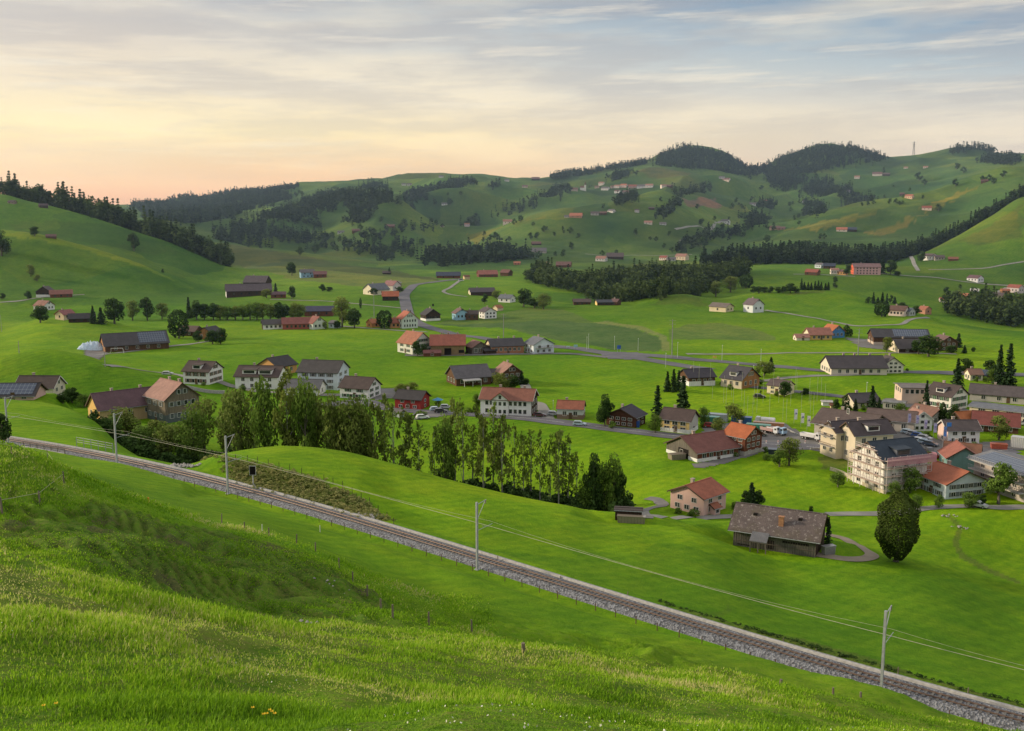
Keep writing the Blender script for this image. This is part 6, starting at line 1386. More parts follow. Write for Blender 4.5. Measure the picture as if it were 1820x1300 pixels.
# bridge parapet and railing at the left
br = empty('bridge_parapet', (0,0,0)); tag(br, 'low pale concrete bridge edge on the near side of the railway', 'parapet')
ss_ = np.linspace(rail_s(66), rail_s(140), 14); sweep([(-3.3,-1.2),(-3.3,.25),(-2.95,.25),(-2.95,-.5)], 'edge_beam', CONC, br, ss_)
def posts_rails(px0, px1, off, hh, n, rails, name, label, mat=METAL):
    e = empty(name, (0,0,0)); tag(e, label, 'railing'); a, b_ = rail_s(px0), rail_s(px1)
    for q in np.linspace(a, b_, n): p_ = rail_pt(q, off, -.5); MB().bar((p_[0],p_[1],p_[2]), (p_[0],p_[1],p_[2]+hh+.5), .09).obj('post', mat, e)
    for zz in rails: MB().tube([rail_pt(q, off, zz) for q in np.linspace(a, b_, 12)], .045, 5).obj('rail_bar', mat, e)
posts_rails(108, 172, 3.7, 1.5, 6, (.5,.95,1.45), 'bridge_railing', 'grey three bar railing on the far side of the railway bridge')
posts_rails(66, 140, -3.1, 1.1, 7, (.6,1.05), 'near_railing', 'thin railing along the near bridge edge', plain('brown_post', (.10,.07,.05)))
# ---------------------------------------------------------------- posts and fences
PW = wood_mat((.20,.165,.13)); PD = wood_mat((.07,.05,.04)); POSTM = {}
def post(px, py, top, mat, label, group, name='fence_post', rad=.055, ymin=6):
    X, Y, z = hit(px, py, ymin); hh = max(.5, ray(px, top)[1]*Y - z); k = (mat.name, round(hh, 1), rad)
    if k not in POSTM:
        r_ = random.Random(int(hh*1000)); a = (r_.random()-.5)*.14
        POSTM[k] = MB().tube([(0,0,-.3),(a*.5,a*.3,hh*.5),(a,a*.5,hh)], [rad*1.1,rad,rad*.9], 7).mesh('post', mat)
    return tag(link(name, POSTM[k], None, (X, Y, z), rng.random()*6), label, 'post', group)
near_posts = [(4,912,884,'leftmost'),(71,897,873,''),(394,932,913,''),(434,942,928,''),(478,953,938,''),(527,967,949,''),(561,981,964,''),(603,1010,992,''),(627,1034,1017,''),(653,1060,1040,''),(677,1084,1065,''),(698,1099,1076,''),(762,1112,1088,''),(839,1129,1101,'')]
for px, py, tp, _q in near_posts: post(px, py, tp, PW, 'weathered wooden fence post on the crest of the dark bank' if px > 100 else 'weathered rope fence post at the left edge', 'wooden posts along the bank crest', rad=.075)
P2 = [hit(4,912), hit(71,897), hit(114,860), hit(85,815), hit(0,806)]
for px, py, tp in ((114,862,838),(85,815,800),(20,806,794)): post(px, py, tp, PW, 'post of the rope fence on the left knoll', 'rope fence posts on the left knoll', rad=.06)
tag(MB().tube([(a[0],a[1],a[2]+.95-.12*math.sin(math.pi*f)) for a, b_ in zip(P2[:-1], P2[1:]) for f in (0,) ]+[(P2[-1][0],P2[-1][1],P2[-1][2]+.9)], .018, 4).obj('fence_rope', plain('pale_rope', (.42,.42,.25))), 'pale rope strung between the posts on the left knoll', 'rope')
for px, py, tp in ((466,944,932),(569,946,934)): post(px, py, tp, plain('white_marker', (.7,.7,.66)), 'short white marker stake in the meadow before the railway', 'white marker stakes', 'marker_stake', .05)
post(264, 893, 884, plain('orange_marker', (.7,.3,.03)), 'small orange marker stake on the grassy bank', None, 'marker_stake', .1)
pm_ = MB().box(-.04,-.04,-.4,.04,.04,.95).mesh('post', wood_mat((.12,.07,.05)))
a, b_ = rail_s(300), rail_s(1815)
for q in np.arange(a, b_, 2.9):
    x, y, z = rail_pt(q, -3.35, -.6); z = float(H(x, y))
    tag(link('lineside_post', pm_, None, (x, y, z), rng.random()), 'thin rusty post on the near edge of the railway ballast', 'post', 'thin posts along the near ballast edge')
for px, py in ((419,815),(440,817),(458,820),(477,824),(496,829),(515,834),(536,840),(558,847),(576,852),(592,858),(609,864),(626,874),(642,884),(657,893),(672,906),(688,918),(700,929)):
    post(px, py+3, py-8, PD, 'dark fence post above the brown railway cutting', 'dark posts above the railway cutting', 'cutting_post', .05, ymin=140)
for px, py, tp in ((885,998,988),(996,1031,1024),(1115,1060,1052),(1247,1104,1096),(1392,1143,1136),(1450,1164,1153),(1596,1199,1187),(1720,1237,1222)): post(px, py, tp, PW, 'wooden post in the grass on the far side of the railway', 'posts beyond the railway', 'field_post', .06, ymin=92)
for px, py, tp in ((1387,1221,1211),(1481,1236,1222),(931,1160,1151),(1530,1240,1232)): post(px, py, tp, PW, 'short stump like post on the near grassy spur', 'stump posts on the near spur', 'stump_post', .10)
def rocks(name, px, py, n, spread, size, label, cat='stones'):
    X, Y, z = hit(px, py); b = MB(); r_ = random.Random(px)
    for i in range(n):
        a = r_.random()*6.28; q = spread*r_.random()**.6; x, y = X+q*math.cos(a)*1.3, Y+q*math.sin(a)*.8; s_ = size*(.5+r_.random())
        zz = float(H(x, y))+s_*.3+ .5*size*max(0, 1-q/spread)
        vs = [(x+s_*d[0]*(.7+.5*r_.random()), y+s_*d[1]*(.7+.5*r_.random()), zz+s_*d[2]*(.6+.4*r_.random())) for d in ((1,0,0),(.3,.9,0),(-.8,.6,0),(-.8,-.6,0),(.3,-.95,0),(.1,.1,.9),(0,0,-.8))]
        b.add(vs, [(0,1,5),(1,2,5),(2,3,5),(3,4,5),(4,0,5),(1,0,6),(2,1,6),(3,2,6),(4,3,6),(0,4,6)])
    o = b.obj(name, plain('pale_stone', (.36,.34,.31), .9, .1, .4)); tag(o, label, cat, kind='stuff')
rocks('rubble', 332, 829, 60, 2.2, .32, 'pale rubble heap at the upper end of the railway cutting')
rocks('rubble', 655, 918, 90, 1.9, .26, 'pale rubble heap at the lower end of the railway cutting')
rocks('rubble', 548, 1106, 4, .5, .12, 'few pale stones in the grassy hollow')
rocks('rubble', 600, 1040, 10, 1.6, .09, 'exposed stones on the steep bank')
# ---------------------------------------------------------------- vehicles
TYRE = plain('tyre_rubber', (.02,.02,.02), .9); RIM = plain('wheel_rim', (.35,.35,.36), .4, .5)
def wheel(par, x, y, r=.33, w=.2):
    t = MB().tube([(x, y-w/2, r), (x, y+w/2, r)], r, 14).obj('wheel', TYRE, par)
    MB().tube([(x, y-w/2-.01, r), (x, y+w/2+.01, r)], r*.58, 10).obj('rim', RIM, t)
def paint_mat(c):
    key = ('car', c)
    if key not in _M:
        m, nt, b = new_mat('car_paint', .32, .5); b.inputs['Base Color'].default_value = (*c, 1); b.inputs['Coat Weight'].default_value = .4
        tc = N(nt, 'ShaderNodeTexCoord').outputs['Object']; L(nt, mixc(nt, ramp(nt, noise(nt, tc, 2, 3), [(.4, g(0)), (.7, g(.5))]), c, sc(c, .75)), b.inputs['Base Color']); _M[key] = m
    return _M[key]
def car(px, py, rot, c, label, van=False, group=None):
    X, Y, z = hit(px, py); yaw = R(rot) - math.atan2(X, Y); o = empty('van' if van else 'parked_car', (X, Y, z+.08), yaw); tag(o, label, 'van' if van else 'car', group)
    Lc, Hc = (4.9, 2.0) if van else (4.3, 1.48); w = .88
    lo = [(-Lc/2,.32),(-Lc/2+.05,.78),(-Lc/2+.2,.92 if not van else 1.1),(Lc/2-.9,.92),(Lc/2-.1,.72),(Lc/2,.36)]
    def ex(pr, w0, w1=None):
        n = len(pr); w1 = w1 or w0; b = MB(); b.add([(x, -(w0 if k == 0 or True else w1), zz) for k, (x, zz) in enumerate(pr)]+[(x, w0, zz) for x, zz in pr], [tuple(range(n)), tuple(range(n, 2*n))[::-1]]+[(i, i+n, (i+1) % n+n, (i+1) % n) for i in range(n)]); return b
    bd = ex(lo, w).obj('body', paint_mat(c), o)
    cab = [(-Lc/2+.25,.90),(-Lc/2+.45,Hc-.06),(-Lc/2+.9,Hc),(Lc/2-1.9,Hc),(Lc/2-1.05,.90)] if not van else [(-Lc/2+.02,.9),(-Lc/2+.08,Hc),(Lc/2-1.6,Hc),(Lc/2-.8,.92)]
    ex(cab, w-.1).obj('cabin', paint_mat(c), o)
    gl = [(x*.93+ (.0), zz*.96+.02) for x, zz in cab]
    ex([(cab[0][0]+.28,.96),(cab[1][0]+.2,Hc-.12),(cab[-2][0]-.05,Hc-.12),(cab[-1][0]-.2,.96)], w-.085).obj('side_window', glassy((.02,.025,.03)), o)
    MB().add([(cab[-1][0]+.02,-w+.18,.95),(cab[-1][0]+.02,w-.18,.95),(cab[-2][0]+.06,w-.22,Hc-.08),(cab[-2][0]+.06,-w+.22,Hc-.08)], [(0,1,2,3)]).obj('windscreen', glassy(), o)
    for sx in (-1, 1):
        for sy in (-1, 1): wheel(o, sx*Lc*.31, sy*(w-.08))
    for sy in (-1, 1):
        MB().box(Lc/2-.06, sy*.62-.14, .58, Lc/2+.02, sy*.62+.14, .72).obj('headlight', plain('lamp_glass', (.7,.7,.7), .2), o)
        MB().box(-Lc/2-.02, sy*.66-.1, .62, -Lc/2+.05, sy*.66+.1, .8).obj('rear_light', plain('red_lamp', (.4,.02,.02), .3), o)
    return o
SIL, WHT, BLK, BLU, RDD, LBL = (.42,.44,.46), (.70,.71,.72), (.03,.03,.035), (.04,.10,.30), (.32,.03,.03), (.40,.50,.58)
for a in [
 (775,731,5,LBL,'pale blue car in the bay beside the red house'),(793,727,-5,SIL,'silver car right of the pale blue one'),(783,734,5,BLK,'black car between the pale blue and silver cars'),(751,745,10,WHT,'white car below the clipped hedge'),
 (919,737,0,BLK,'black car in front of the inn entrance'),(934,738,0,BLU,'blue car in front of the inn'),(959,741,0,(.10,.04,.04),'dark red car at the right end of the inn'),
 (984,739,-10,SIL,'silver car left of the small pale barn'),(1030,757,-10,LBL,'light blue car driving on the main road'),
 (298,667,-10,SIL,'silver car beside the white three storey house'),(1262,760,0,RDD,'red car behind the yellow house'),
 (1614,772,-20,LBL,'pale blue car, first in the car park row'),(1624,775,-20,SIL,'silver car, second in the car park row'),(1633,778,-20,BLU,'dark blue car, third in the car park row'),(1643,782,-20,SIL,'silver car, fourth in the car park row'),
 (1634,787,-20,WHT,'white car in the front car park row'),(1644,790,-20,LBL,'pale blue car in the front car park row'),(1654,793,-20,(.06,.09,.14),'dark car closing the front car park row'),
 (1653,806,-70,BLK,'black car on the road below the car park'),(1660,815,10,RDD,'red car behind the scaffolded house'),(1735,838,-80,(.05,.06,.10),'dark car beside the teal house'),
 (1738,902,-15,SIL,'silver car near the fan shaped tree'),(1350,775,0,(.10,.15,.12),'dark green car beside the parked trucks'),(820,500,0,WHT,'white lorry sized van at the top of the valley road'),
 (1478,782,10,BLK,'black car behind the white tipper truck'),(1812,756,0,SIL,'silver car by the workshop at the right edge'),(1350,708,0,BLK,'dark car beside the village street')]:
    car(*a, van=a[0] == 820, group='parked cars')
def truck(px, py, rot, c, bed, label, tank=False):
    X, Y, z = hit(px, py); yaw = R(rot) - math.atan2(X, Y); o = empty('truck', (X, Y, z+.08), yaw); tag(o, label, 'truck', 'trucks on the yard'); o.scale = (.78, .78, .78)
    MB().box(-3.9,-.45,.75,3.6,.45,1.0).obj('chassis', plain('chassis_steel', (.05,.05,.05)), o)
    cb = MB().add([(2.1,-1.2,.8),(3.9,-1.2,.8),(3.9,1.2,.8),(2.1,1.2,.8),(2.1,-1.2,3.0),(3.6,-1.15,3.0),(3.6,1.15,3.0),(2.1,1.2,3.0),(3.95,-1.2,1.9),(3.95,1.2,1.9)], [(0,3,2,1),(4,5,6,7),(0,1,8,5,4),(1,2,9,8),(8,9,6,5),(2,3,7,6,9),(3,0,4,7)]).obj('cab', paint_mat(c), o)
    MB().add([(3.97,-1.05,1.95),(3.97,1.05,1.95),(3.66,1.0,2.85),(3.66,-1.0,2.85)], [(0,1,2,3)]).box(2.6,-1.23,1.9,3.5,-1.2,2.6).obj('cab_window', glassy(), cb)
    if tank: MB().tube([(-3.9,0,1.95),(-3.6,0,1.95),(1.6,0,1.95),(1.9,0,1.95)], [.7,1.05,1.05,.7], 14).obj('tank', paint_mat(bed), o, smooth=False)
    else:
        q = MB(); q.add([(-3.9,-1.2,1.1),(1.8,-1.2,1.1),(1.8,1.2,1.1),(-3.9,1.2,1.1),(-4.1,-1.25,2.3),(1.9,-1.25,2.3),(1.9,1.25,2.3),(-4.1,1.25,2.3),(-4.0,-1.1,2.3),(1.8,-1.1,2.3),(1.8,1.1,2.3),(-4.0,1.1,2.3),(-3.8,-1.05,1.3),(1.7,-1.05,1.3),(1.7,1.05,1.3),(-3.8,1.05,1.3)],
              [(0,3,2,1),(0,1,5,4),(1,2,6,5),(2,3,7,6),(3,0,4,7),(4,5,9,8),(5,6,10,9),(6,7,11,10),(7,4,8,11),(8,9,13,12),(9,10,14,13),(10,11,15,14),(11,8,12,15),(12,13,14,15)]); q.obj('tipper_bed', paint_mat(bed), o)
    for x in (3.0, -1.6, -2.9):
        for sy in (-1, 1): wheel(o, x, sy*1.02, .5, .32)
truck(1369, 771, -35, (.66,.68,.70), (.45,.30,.28), 'white cab truck with reddish bed, left of the parked pair')
truck(1381, 772, -40, (.30,.45,.62), (.60,.62,.64), 'blue and white cab truck, right of the parked pair')
truck(1360, 755, 170, (.60,.61,.62), (.66,.66,.64), 'silver tank truck at the back of the yard', True)
truck(1441, 782, -28, (.70,.70,.70), (.66,.66,.66), 'white tipper truck below the white flags')
def boxthing(name, px, py, rot, sx, sy, sz, c, label, cat, ribs=True, group=None):
    X, Y, z = hit(px, py); o = empty(name, (X, Y, z), R(rot)-math.atan2(X, Y)); tag(o, label, cat, group)
    bo = MB().add([(-sx/2,-sy/2,-.2),(sx/2,-sy/2,-.2),(sx/2,sy/2,-.2),(-sx/2,sy/2,-.2),(-sx/2-.15,-sy/2-.05,sz),(sx/2+.15,-sy/2-.05,sz),(sx/2+.15,sy/2+.05,sz),(-sx/2-.15,sy/2+.05,sz)], [(0,1,5,4),(1,2,6,5),(2,3,7,6),(3,0,4,7),(4,5,6,7)]).obj('body', paint_mat(c), o)
    r_ = MB()
    for q in np.linspace(-sx/2+.1, sx/2-.1, 9): r_.box(q-.05, -sy/2-.12, 0, q+.05, -sy/2-.02, sz-.05)
    r_.obj('rib', paint_mat(sc(c, .7)), bo); MB().box(-sx/2-.2,-sy/2-.12,sz-.05,sx/2+.2,sy/2+.1,sz+.06).obj('rim', paint_mat(sc(c, .8)), bo)
boxthing('container', 1262, 753, -10, 5.5, 2.3, 2.3, (.05,.25,.18), 'green skip container behind the yellow house', 'container')
boxthing('container', 1277, 748, -10, 6, 2.4, 2.2, (.42,.44,.45), 'grey container behind the green skip', 'container')
boxthing('container', 1348, 764, -8, 7, 2.3, 1.7, (.06,.28,.18), 'long green skip beside the trucks', 'container')
boxthing('container', 1318, 752, -5, 6, 2.5, 2.0, (.03,.10,.32), 'blue covered container behind the orange roof', 'container')
boxthing('pallet_stack', 1366, 760, -5, 9, 1.6, 1.6, (.42,.20,.10), 'row of orange brown pallets behind the trucks', 'pallets')
boxthing('trailer', 1129, 759, -5, 2.6, 1.8, 1.9, (.02,.10,.42), 'trailer under a bright blue cover before the brown chalet', 'trailer')
boxthing('container', 1376, 812, 0, 3.0, 2.2, 2.2, (.03,.04,.07), 'dark blue container at the yard edge', 'container')
boxthing('hay_cart', 1203, 816, 30, 4.2, 2.2, 1.5, (.24,.20,.16), 'loaded wooden cart in front of the timber barn gable', 'cart')
boxthing('log_stack', 1122, 929, -3, 5.0, 1.2, 1.3, (.26,.22,.17), 'stack of pale logs in front of the low dark shed', 'logs')
boxthing('container', 1812, 795, -10, 4, 2.6, 3.0, (.55,.56,.56), 'white tall kiosk box on the service yard', 'container')
boxthing('machine', 1775, 798, 10, 4, 2.0, 1.5, (.45,.10,.06), 'red and yellow building machine on the service yard', 'machine')
boxthing('wood_stack', 1472, 985, 40, 2.2, 1.0, 1.6, (.34,.34,.34), 'grey covered heap at the right corner of the old barn', 'heap')
# ---------------------------------------------------------------- silage pile
X, Y, z = hit(160, 623); r_ = np.random.default_rng(3); V, Fc = [], []
nx, ny = 26, 12
for j in range(ny):
    for i in range(nx):
        a, b_ = i/(nx-1)*2-1, j/(ny-1)*2-1; hh = max(0, 1-a*a*.9)**.5*max(0, 1-b_*b_)**.5
        V.append((a*6.2, b_*3.6+2.5, -.4+hh*(3.9+1.5*r_.normal()*.35+ (a*.5)))); 
Fc = [(j*nx+i, j*nx+i+1, (j+1)*nx+i+1, (j+1)*nx+i) for j in range(ny-1) for i in range(nx-1)]
o = link('silage_heap', npmesh('silage_heap', V, Fc, plain('plastic_wrap', (.50,.62,.74), .4, .5, .35)), None, (X, Y, z), .1); tag(o, 'crumpled pale blue plastic covered silage heap beside the long barn', 'heap')
# ---------------------------------------------------------------- banners
FL = plain('white_banner', (.78,.78,.82), .8); FV = plain('violet_banner', (.45,.42,.62), .8)
for i, (px, py, tp, fb, wh) in enumerate([(1411,753,727,746,'first white'),(1423,759,734,752,'second white'),(1434,765,739,758,'third white'),(1447,771,743,764,'fourth white'),(1459,776,748,762,'fifth white'),
   (1612,772,735,751,'leftmost violet'),(1626,776,738,753,'second violet'),(1641,778,746,762,'third violet'),(1658,786,752,769,'fourth violet'),(1675,800,758,776,'tall blue white'),(1684,802,778,792,'left small white'),(1695,802,778,792,'right small white')]):
    X, Y, z = hit(px, py); k = Y/F; hp = ray(px, tp)[1]*Y - z; f0 = ray(px, fb)[1]*Y - z
    o = empty('banner_flag', (X, Y, z)); tag(o, wh+' banner flag on a pole by the '+('pole field' if px < 1500 else 'car park'), 'flag', 'tall banner flags')
    MB().tube([(0,0,-.3),(0,0,hp)], .045, 6).obj('pole', METAL, o)
    V = []; n = 8
    for q in range(n+1):
        for a in (0, 1): V.append((.05 + a*(5.5*k), .10*math.sin(q*.9+i+a*2), hp-.1+(f0-hp+.1)*q/n))
    m_ = [FL, FV, plain('blue_banner', (.12,.25,.60), .8)][0 if px < 1500 or px > 1680 else (2 if px == 1675 else 1)]
    link('cloth', npmesh('cloth', V, [(2*q, 2*q+1, 2*q+3, 2*q+2) for q in range(n)], m_), o)
    MB().box(.3, -.13, (hp+f0)/2, 5.5*k*.9, -.12, (hp+f0)/2+.5).obj('emblem', plain('violet_print', (.25,.25,.50)), o)
# ---------------------------------------------------------------- lamps and poles
LP = plain('lamp_post_steel', (.50,.52,.52), .5)
for px, py, tp, wh in [(1046,621,594,'left lamp at the junction'),(1043,622,599,'second lamp at the junction'),(1092,622,598,'lamp behind the blue road sign'),(1134,624,602,'lamp at the mown field corner'),(1204,637,609,'lamp beside the tall power pole'),(1183,653,628,'lamp in the grass between the two roads'),(1283,642,614,'lamp in the middle of the cross road'),(1352,647,621,'rightmost lamp of the cross road'),(983,741,712,'lamp between the inn and the small barn'),(1339,666,650,'short lamp behind the wooden gable house'),(1540,700,680,'lamp above the cream bungalow')]:
    X, Y, z = hit(px, py); hp = ray(px, tp)[1]*Y - z; o = empty('street_lamp', (X, Y, z)); tag(o, 'pale street lamp, '+wh, 'street lamp', 'street lamps')
    MB().tube([(0,0,-.3),(0,0,hp)], [.09,.06], 6).obj('post', LP, o); MB().box(-.1,-.8,hp-.05,.1,.15,hp+.09).obj('lamp_head', LP, o)
for px, py, tp, wh in [(1194,636,568,'tall grey power pole beside the crop field'),(895,600,558,'thin dark power pole in front of the crop field'),(665,565,518,'grey power pole left of the valley road'),(1525,632,584,'lattice power pole in front of the solar barn'),(1637,742,718,'thin pole among the brown roofs'),(3,590,560,'white mast at the left edge of the fields'),(187,652,616,'thin pole beside the lane at the left mound'),(34,628,606,'thin mast on the left meadow')]:
    X, Y, z = hit(px, py); hp = ray(px, tp)[1]*Y - z; o = empty('power_pole', (X, Y, z)); tag(o, wh, 'pole')
    w_ = .22 if hp > 12 else .12
    MB().tube([(0,0,-.3),(0,0,hp)], [w_*1.3, w_*.7], 6).obj('pole', plain('grey_pole', (.24,.24,.24)), o)
    if hp > 12:
        for zz in (hp-.6, hp-2.2): MB().bar((-1.5,0,zz), (1.5,0,zz), .14).obj('cross_arm', plain('grey_pole', (.24,.24,.24)), o)
for px, wh in ((1625, 'lattice power pylon standing on the right skyline'), (1731, 'fainter lattice pylon on the right skyline')):
    Y = 3190; u, t = ray(px, 252 if px == 1625 else 262); X = u*Y; z = float(H(X, Y)); hp = max(25, t*Y - z)
    o = empty('power_pylon', (X, Y, z)); tag(o, wh, 'pylon'); b = MB(); w_ = 3.2
    for sx, sy in ((-1,-1),(1,-1),(1,1),(-1,1)): b.bar((sx*w_, sy*w_, -2), (sx*.5, sy*.5, hp), .55)
    for i in range(7):
        z0, z1 = hp*i/7, hp*(i+1)/7; a, c = w_*(1-i/7)+.5*i/7, w_*(1-(i+1)/7)+.5*(i+1)/7
        b.bar((-a,-a,z0), (c,-c,z1), .3).bar((a,-a,z0), (-c,-c,z1), .3)
    b.obj('lattice', plain('pylon_steel', (.12,.12,.13)), o)
    for zz in (hp*.66, hp*.8, hp*.93): MB().bar((-6,0,zz), (6,0,zz), .5).obj('cross_arm', plain('pylon_steel', (.12,.12,.13)), o)
# thin profile poles marking out a building plot
pr = random.Random(5); pmesh = MB().tube([(0,0,-.3),(0,0,9.0)], .04, 5).mesh('profile_pole', plain('pale_pole', (.36,.38,.28)))
spots = [(1232,680),(1242,684),(1252,682),(1262,684),(1266,705),(1277,708),(1286,712),(1303,716),(1312,720),(1318,708),(1328,742),(1331,738),(1337,748),(1345,730),(1354,728),(1356,712),(1367,745),(1382,738),(1384,712),(1391,745),(1394,722),(1397,752),(1405,718),(1414,722),(1413,700),(1424,728),(1430,706),(1438,714),(1445,744),(1447,700),(1452,710),(1459,702),(1465,700),(1466,714),(1416,690),(1433,690),(1340,716),(1374,700),(1362,726),(1322,730),(1300,702),(1247,698),(1290,726),(1440,732)]
for x_, y_ in spots[::3]+spots[1::3]:
    X, Y, z = hit(x_, y_+4); o = link('profile_pole', pmesh, None, (X, Y, z), 0); o.scale = (1, 1, pr.uniform(.75, 1.15)); tag(o, 'thin pale pole marking out a building plot in the field', 'pole', 'thin marking poles in the field')
# road signs
for px, py, tp, c, wh in [(1100,627,614,(.04,.12,.40),'blue direction sign at the junction'),(1023,622,613,(.30,.50,.55),'pale blue sign left of the junction'),(1010,620,615,(.5,.6,.6),'small white sign farther left of the junction'),(1270,640,633,(.7,.5,.1),'small yellow sign on the cross road')]:
    X, Y, z = hit(px, py); k = Y/F; hp = ray(px, tp)[1]*Y - z; o = empty('road_sign', (X, Y, z)); tag(o, wh, 'road sign')
    for sx in (-1, 1): MB().tube([(sx*2.6*k,0,-.3),(sx*2.6*k,0,hp)], .06, 5).obj('post', METAL, o)
    MB().box(-3.4*k,-.1,hp*.5,3.4*k,-.04,hp).obj('panel', plain('sign_face_%d' % px, c, .5), o)
for px in (1185,1197,1362,1383,1407,1431,1457):
    py = 792 if px > 1300 else 0
    if py:
        X, Y, z = hit(px, py-3); o = empty('bollard', (X, Y, z)); tag(o, 'low white red banded bollard along the edge of the grey yard', 'bollard', 'bollards of the yard')
        MB().tube([(0,0,-.1),(0,0,1.0)], .13, 8).obj('post', plain('bollard_white', (.7,.68,.66)), o); MB().tube([(0,0,.7),(0,0,.9)], .14, 8).obj('band', plain('bollard_red', (.5,.06,.05)), o)
# goal frame on the meadow
X, Y, z = hit(208, 628); o = empty('football_goal', (X, Y, z), -.12); tag(o, 'white football goal frame in front of the long barn', 'goal')
MB().tube([(-3.4,0,0),(-2.9,0,2.2),(2.9,0,2.4),(3.4,0,0)], .12, 6).obj('frame', FRAME, o); MB().tube([(-2.9,0,2.2),(-3.2,1.5,0)], .05, 5).tube([(2.9,0,2.4),(3.2,1.5,0)], .05, 5).obj('stay', FRAME, o)
# parasol by the car bay
X, Y, z = hit(778, 722); o = empty('parasol', (X, Y, z)); tag(o, 'blue and white parasol on the lawn behind the parked cars', 'parasol')
MB().tube([(0,0,0),(0,0,2.6)], .05, 6).obj('pole', METAL, o)
MB().add([(0,0,3.0)]+[(2.0*math.cos(a),2.0*math.sin(a),2.2) for a in np.linspace(0, 2*math.pi, 9)[:-1]], [(0,i+1,(i+1) % 8+1) for i in range(8)]).obj('canopy', plain('blue_canvas', (.06,.25,.45)), o)
# ---------------------------------------------------------------- scaffolding
Lm, Wm, eh, rise = sh_['_dims']
sc_ = empty('scaffolding', sh_.location, sh_.rotation_euler.z); tag(sc_, 'pinkish steel scaffolding with plank decks around the new apartment house', 'scaffolding')
TUBE = plain('scaffold_tube', (.52,.44,.42), .5, .4, .2); PLK = plain('scaffold_plank', (.52,.40,.34), .8); x, y = Lm/2, Wm/2
tb = MB(); H1 = eh+1.2
def run(P0, P1, out, ph):
    P0 = np.array(P0); P1 = np.array(P1); out = np.array(out); n = max(2, int(np.linalg.norm(P1-P0)/2.3)); lv = np.arange(2.0, ph(0.5)+.1, 2.0)
    for i in range(n+1):
        f = i/n; p = P0+(P1-P0)*f
        for d in (.35, 1.25): q = p+out*d; tb.tube([(q[0],q[1],-1.2),(q[0],q[1],ph(f))], .075, 5)
    for z_ in lv:
        fs = [f for f in np.linspace(0, 1, 21) if ph(f) >= z_-.6]
        if len(fs) < 3: continue
        a = P0+(P1-P0)*fs[0]; c = P0+(P1-P0)*fs[-1]
        q = [(*(a+out*.35), z_), (*(c+out*.35), z_), (*(c+out*1.25), z_), (*(a+out*1.25), z_)]
        MB().add(q+[(p_[0],p_[1],p_[2]+.12) for p_ in q], [(0,3,2,1),(4,5,6,7),(0,1,5,4),(1,2,6,5),(2,3,7,6),(3,0,4,7)]).obj('platform', PLK, sc_)
        for dz in (.5, 1.0): tb.tube([(*(a+out*1.25), z_+dz), (*(c+out*1.25), z_+dz)], .055, 5)
    for i in range(0, n, 2):
        a = P0+(P1-P0)*i/n+out*1.25; c = P0+(P1-P0)*(i+1)/n+out*1.25; tb.tube([(*a, 0), (*c, ph((i+.5)/n)*.8)], .05, 4)
run((-x-.2,-y), (x+.2,-y), (0,-1), lambda f: H1)
run((-x,y+.2), (-x,-y-.2), (-1,0), lambda f: eh+.4+rise*(1-abs(f-.5)*2)*.95)
tb.obj('tube_frame', TUBE, sc_)
nm_, nt, b = new_mat('safety_net', .9, .1); b.inputs['Base Color'].default_value = (.58,.28,.33,1); b.inputs['Alpha'].default_value = .62
c_ = noise(nt, N(nt, 'ShaderNodeTexCoord').outputs['Object'], 2, 3); L(nt, mixc(nt, c_, (.50,.20,.27), (.66,.38,.42)), b.inputs['Base Color'])
MB().add([(-x-.3,-y-1.33,eh-.9),(x+1.6,-y-1.33,eh-.9),(x+1.6,-y-1.33,H1+.1),(-x-.3,-y-1.33,H1+.1)], [(0,1,2,3)]).obj('safety_net', nm_, sc_)
MB().add([(x+1.6,-y-1.3,eh-.9),(x+1.6,-y+.5,eh-.9),(x+1.6,-y+.5,H1+.1),(x+1.6,-y-1.3,H1+.1)], [(0,1,2,3)]).obj('safety_net', nm_, sc_)
# retaining wall below the scaffold
def rwall(pix, hh, th, mat, name, label, cat='wall'):
    P = np.array([hit(*q)[:2] for q in pix]); n = 24; C = smooth_line(P, n); b = MB()
    for i in range(n-1):
        a, c = C[i], C[i+1]; b.bar((a[0],a[1],float(H(*a))+hh/2-.2), (c[0],c[1],float(H(*c))+hh/2-.2), th, hh+.4)
    return tag(b.obj(name, mat), label, cat)
rwall([(1475,836),(1500,845),(1520,856),(1545,868),(1572,878)], .9, .3, plain('pale_board_wall', (.55,.48,.36)), 'retaining_wall', 'pale board retaining wall curving below the scaffolding')
rwall([(1545,812),(1500,800),(1440,800)], .6, .3, CONC, 'kerb_wall', 'low concrete kerb wall at the edge of the grey yard')
rwall([(1385,757),(1405,768),(1420,775)], .5, .3, CONC, 'kerb_wall', 'short concrete kerb beside the pole field')
rwall([(326,690),(365,698),(400,700)], 1.2, .4, CONC, 'garden_wall', 'grey garden wall below the white three storey house')
# banner on the white house by the car park
X, Y, z = hit(1679, 786); o = empty('shop_banner', (X-.2, Y-1.0, z)); tag(o, 'tall bright blue vertical banner beside the white house', 'banner')
MB().tube([(0,0,0),(0,0,6)], .05, 6).obj('pole', METAL, o); MB().box(.05,-.05,1.2,1.4,0,6).obj('cloth', plain('bright_blue_banner', (.05,.22,.60)), o)
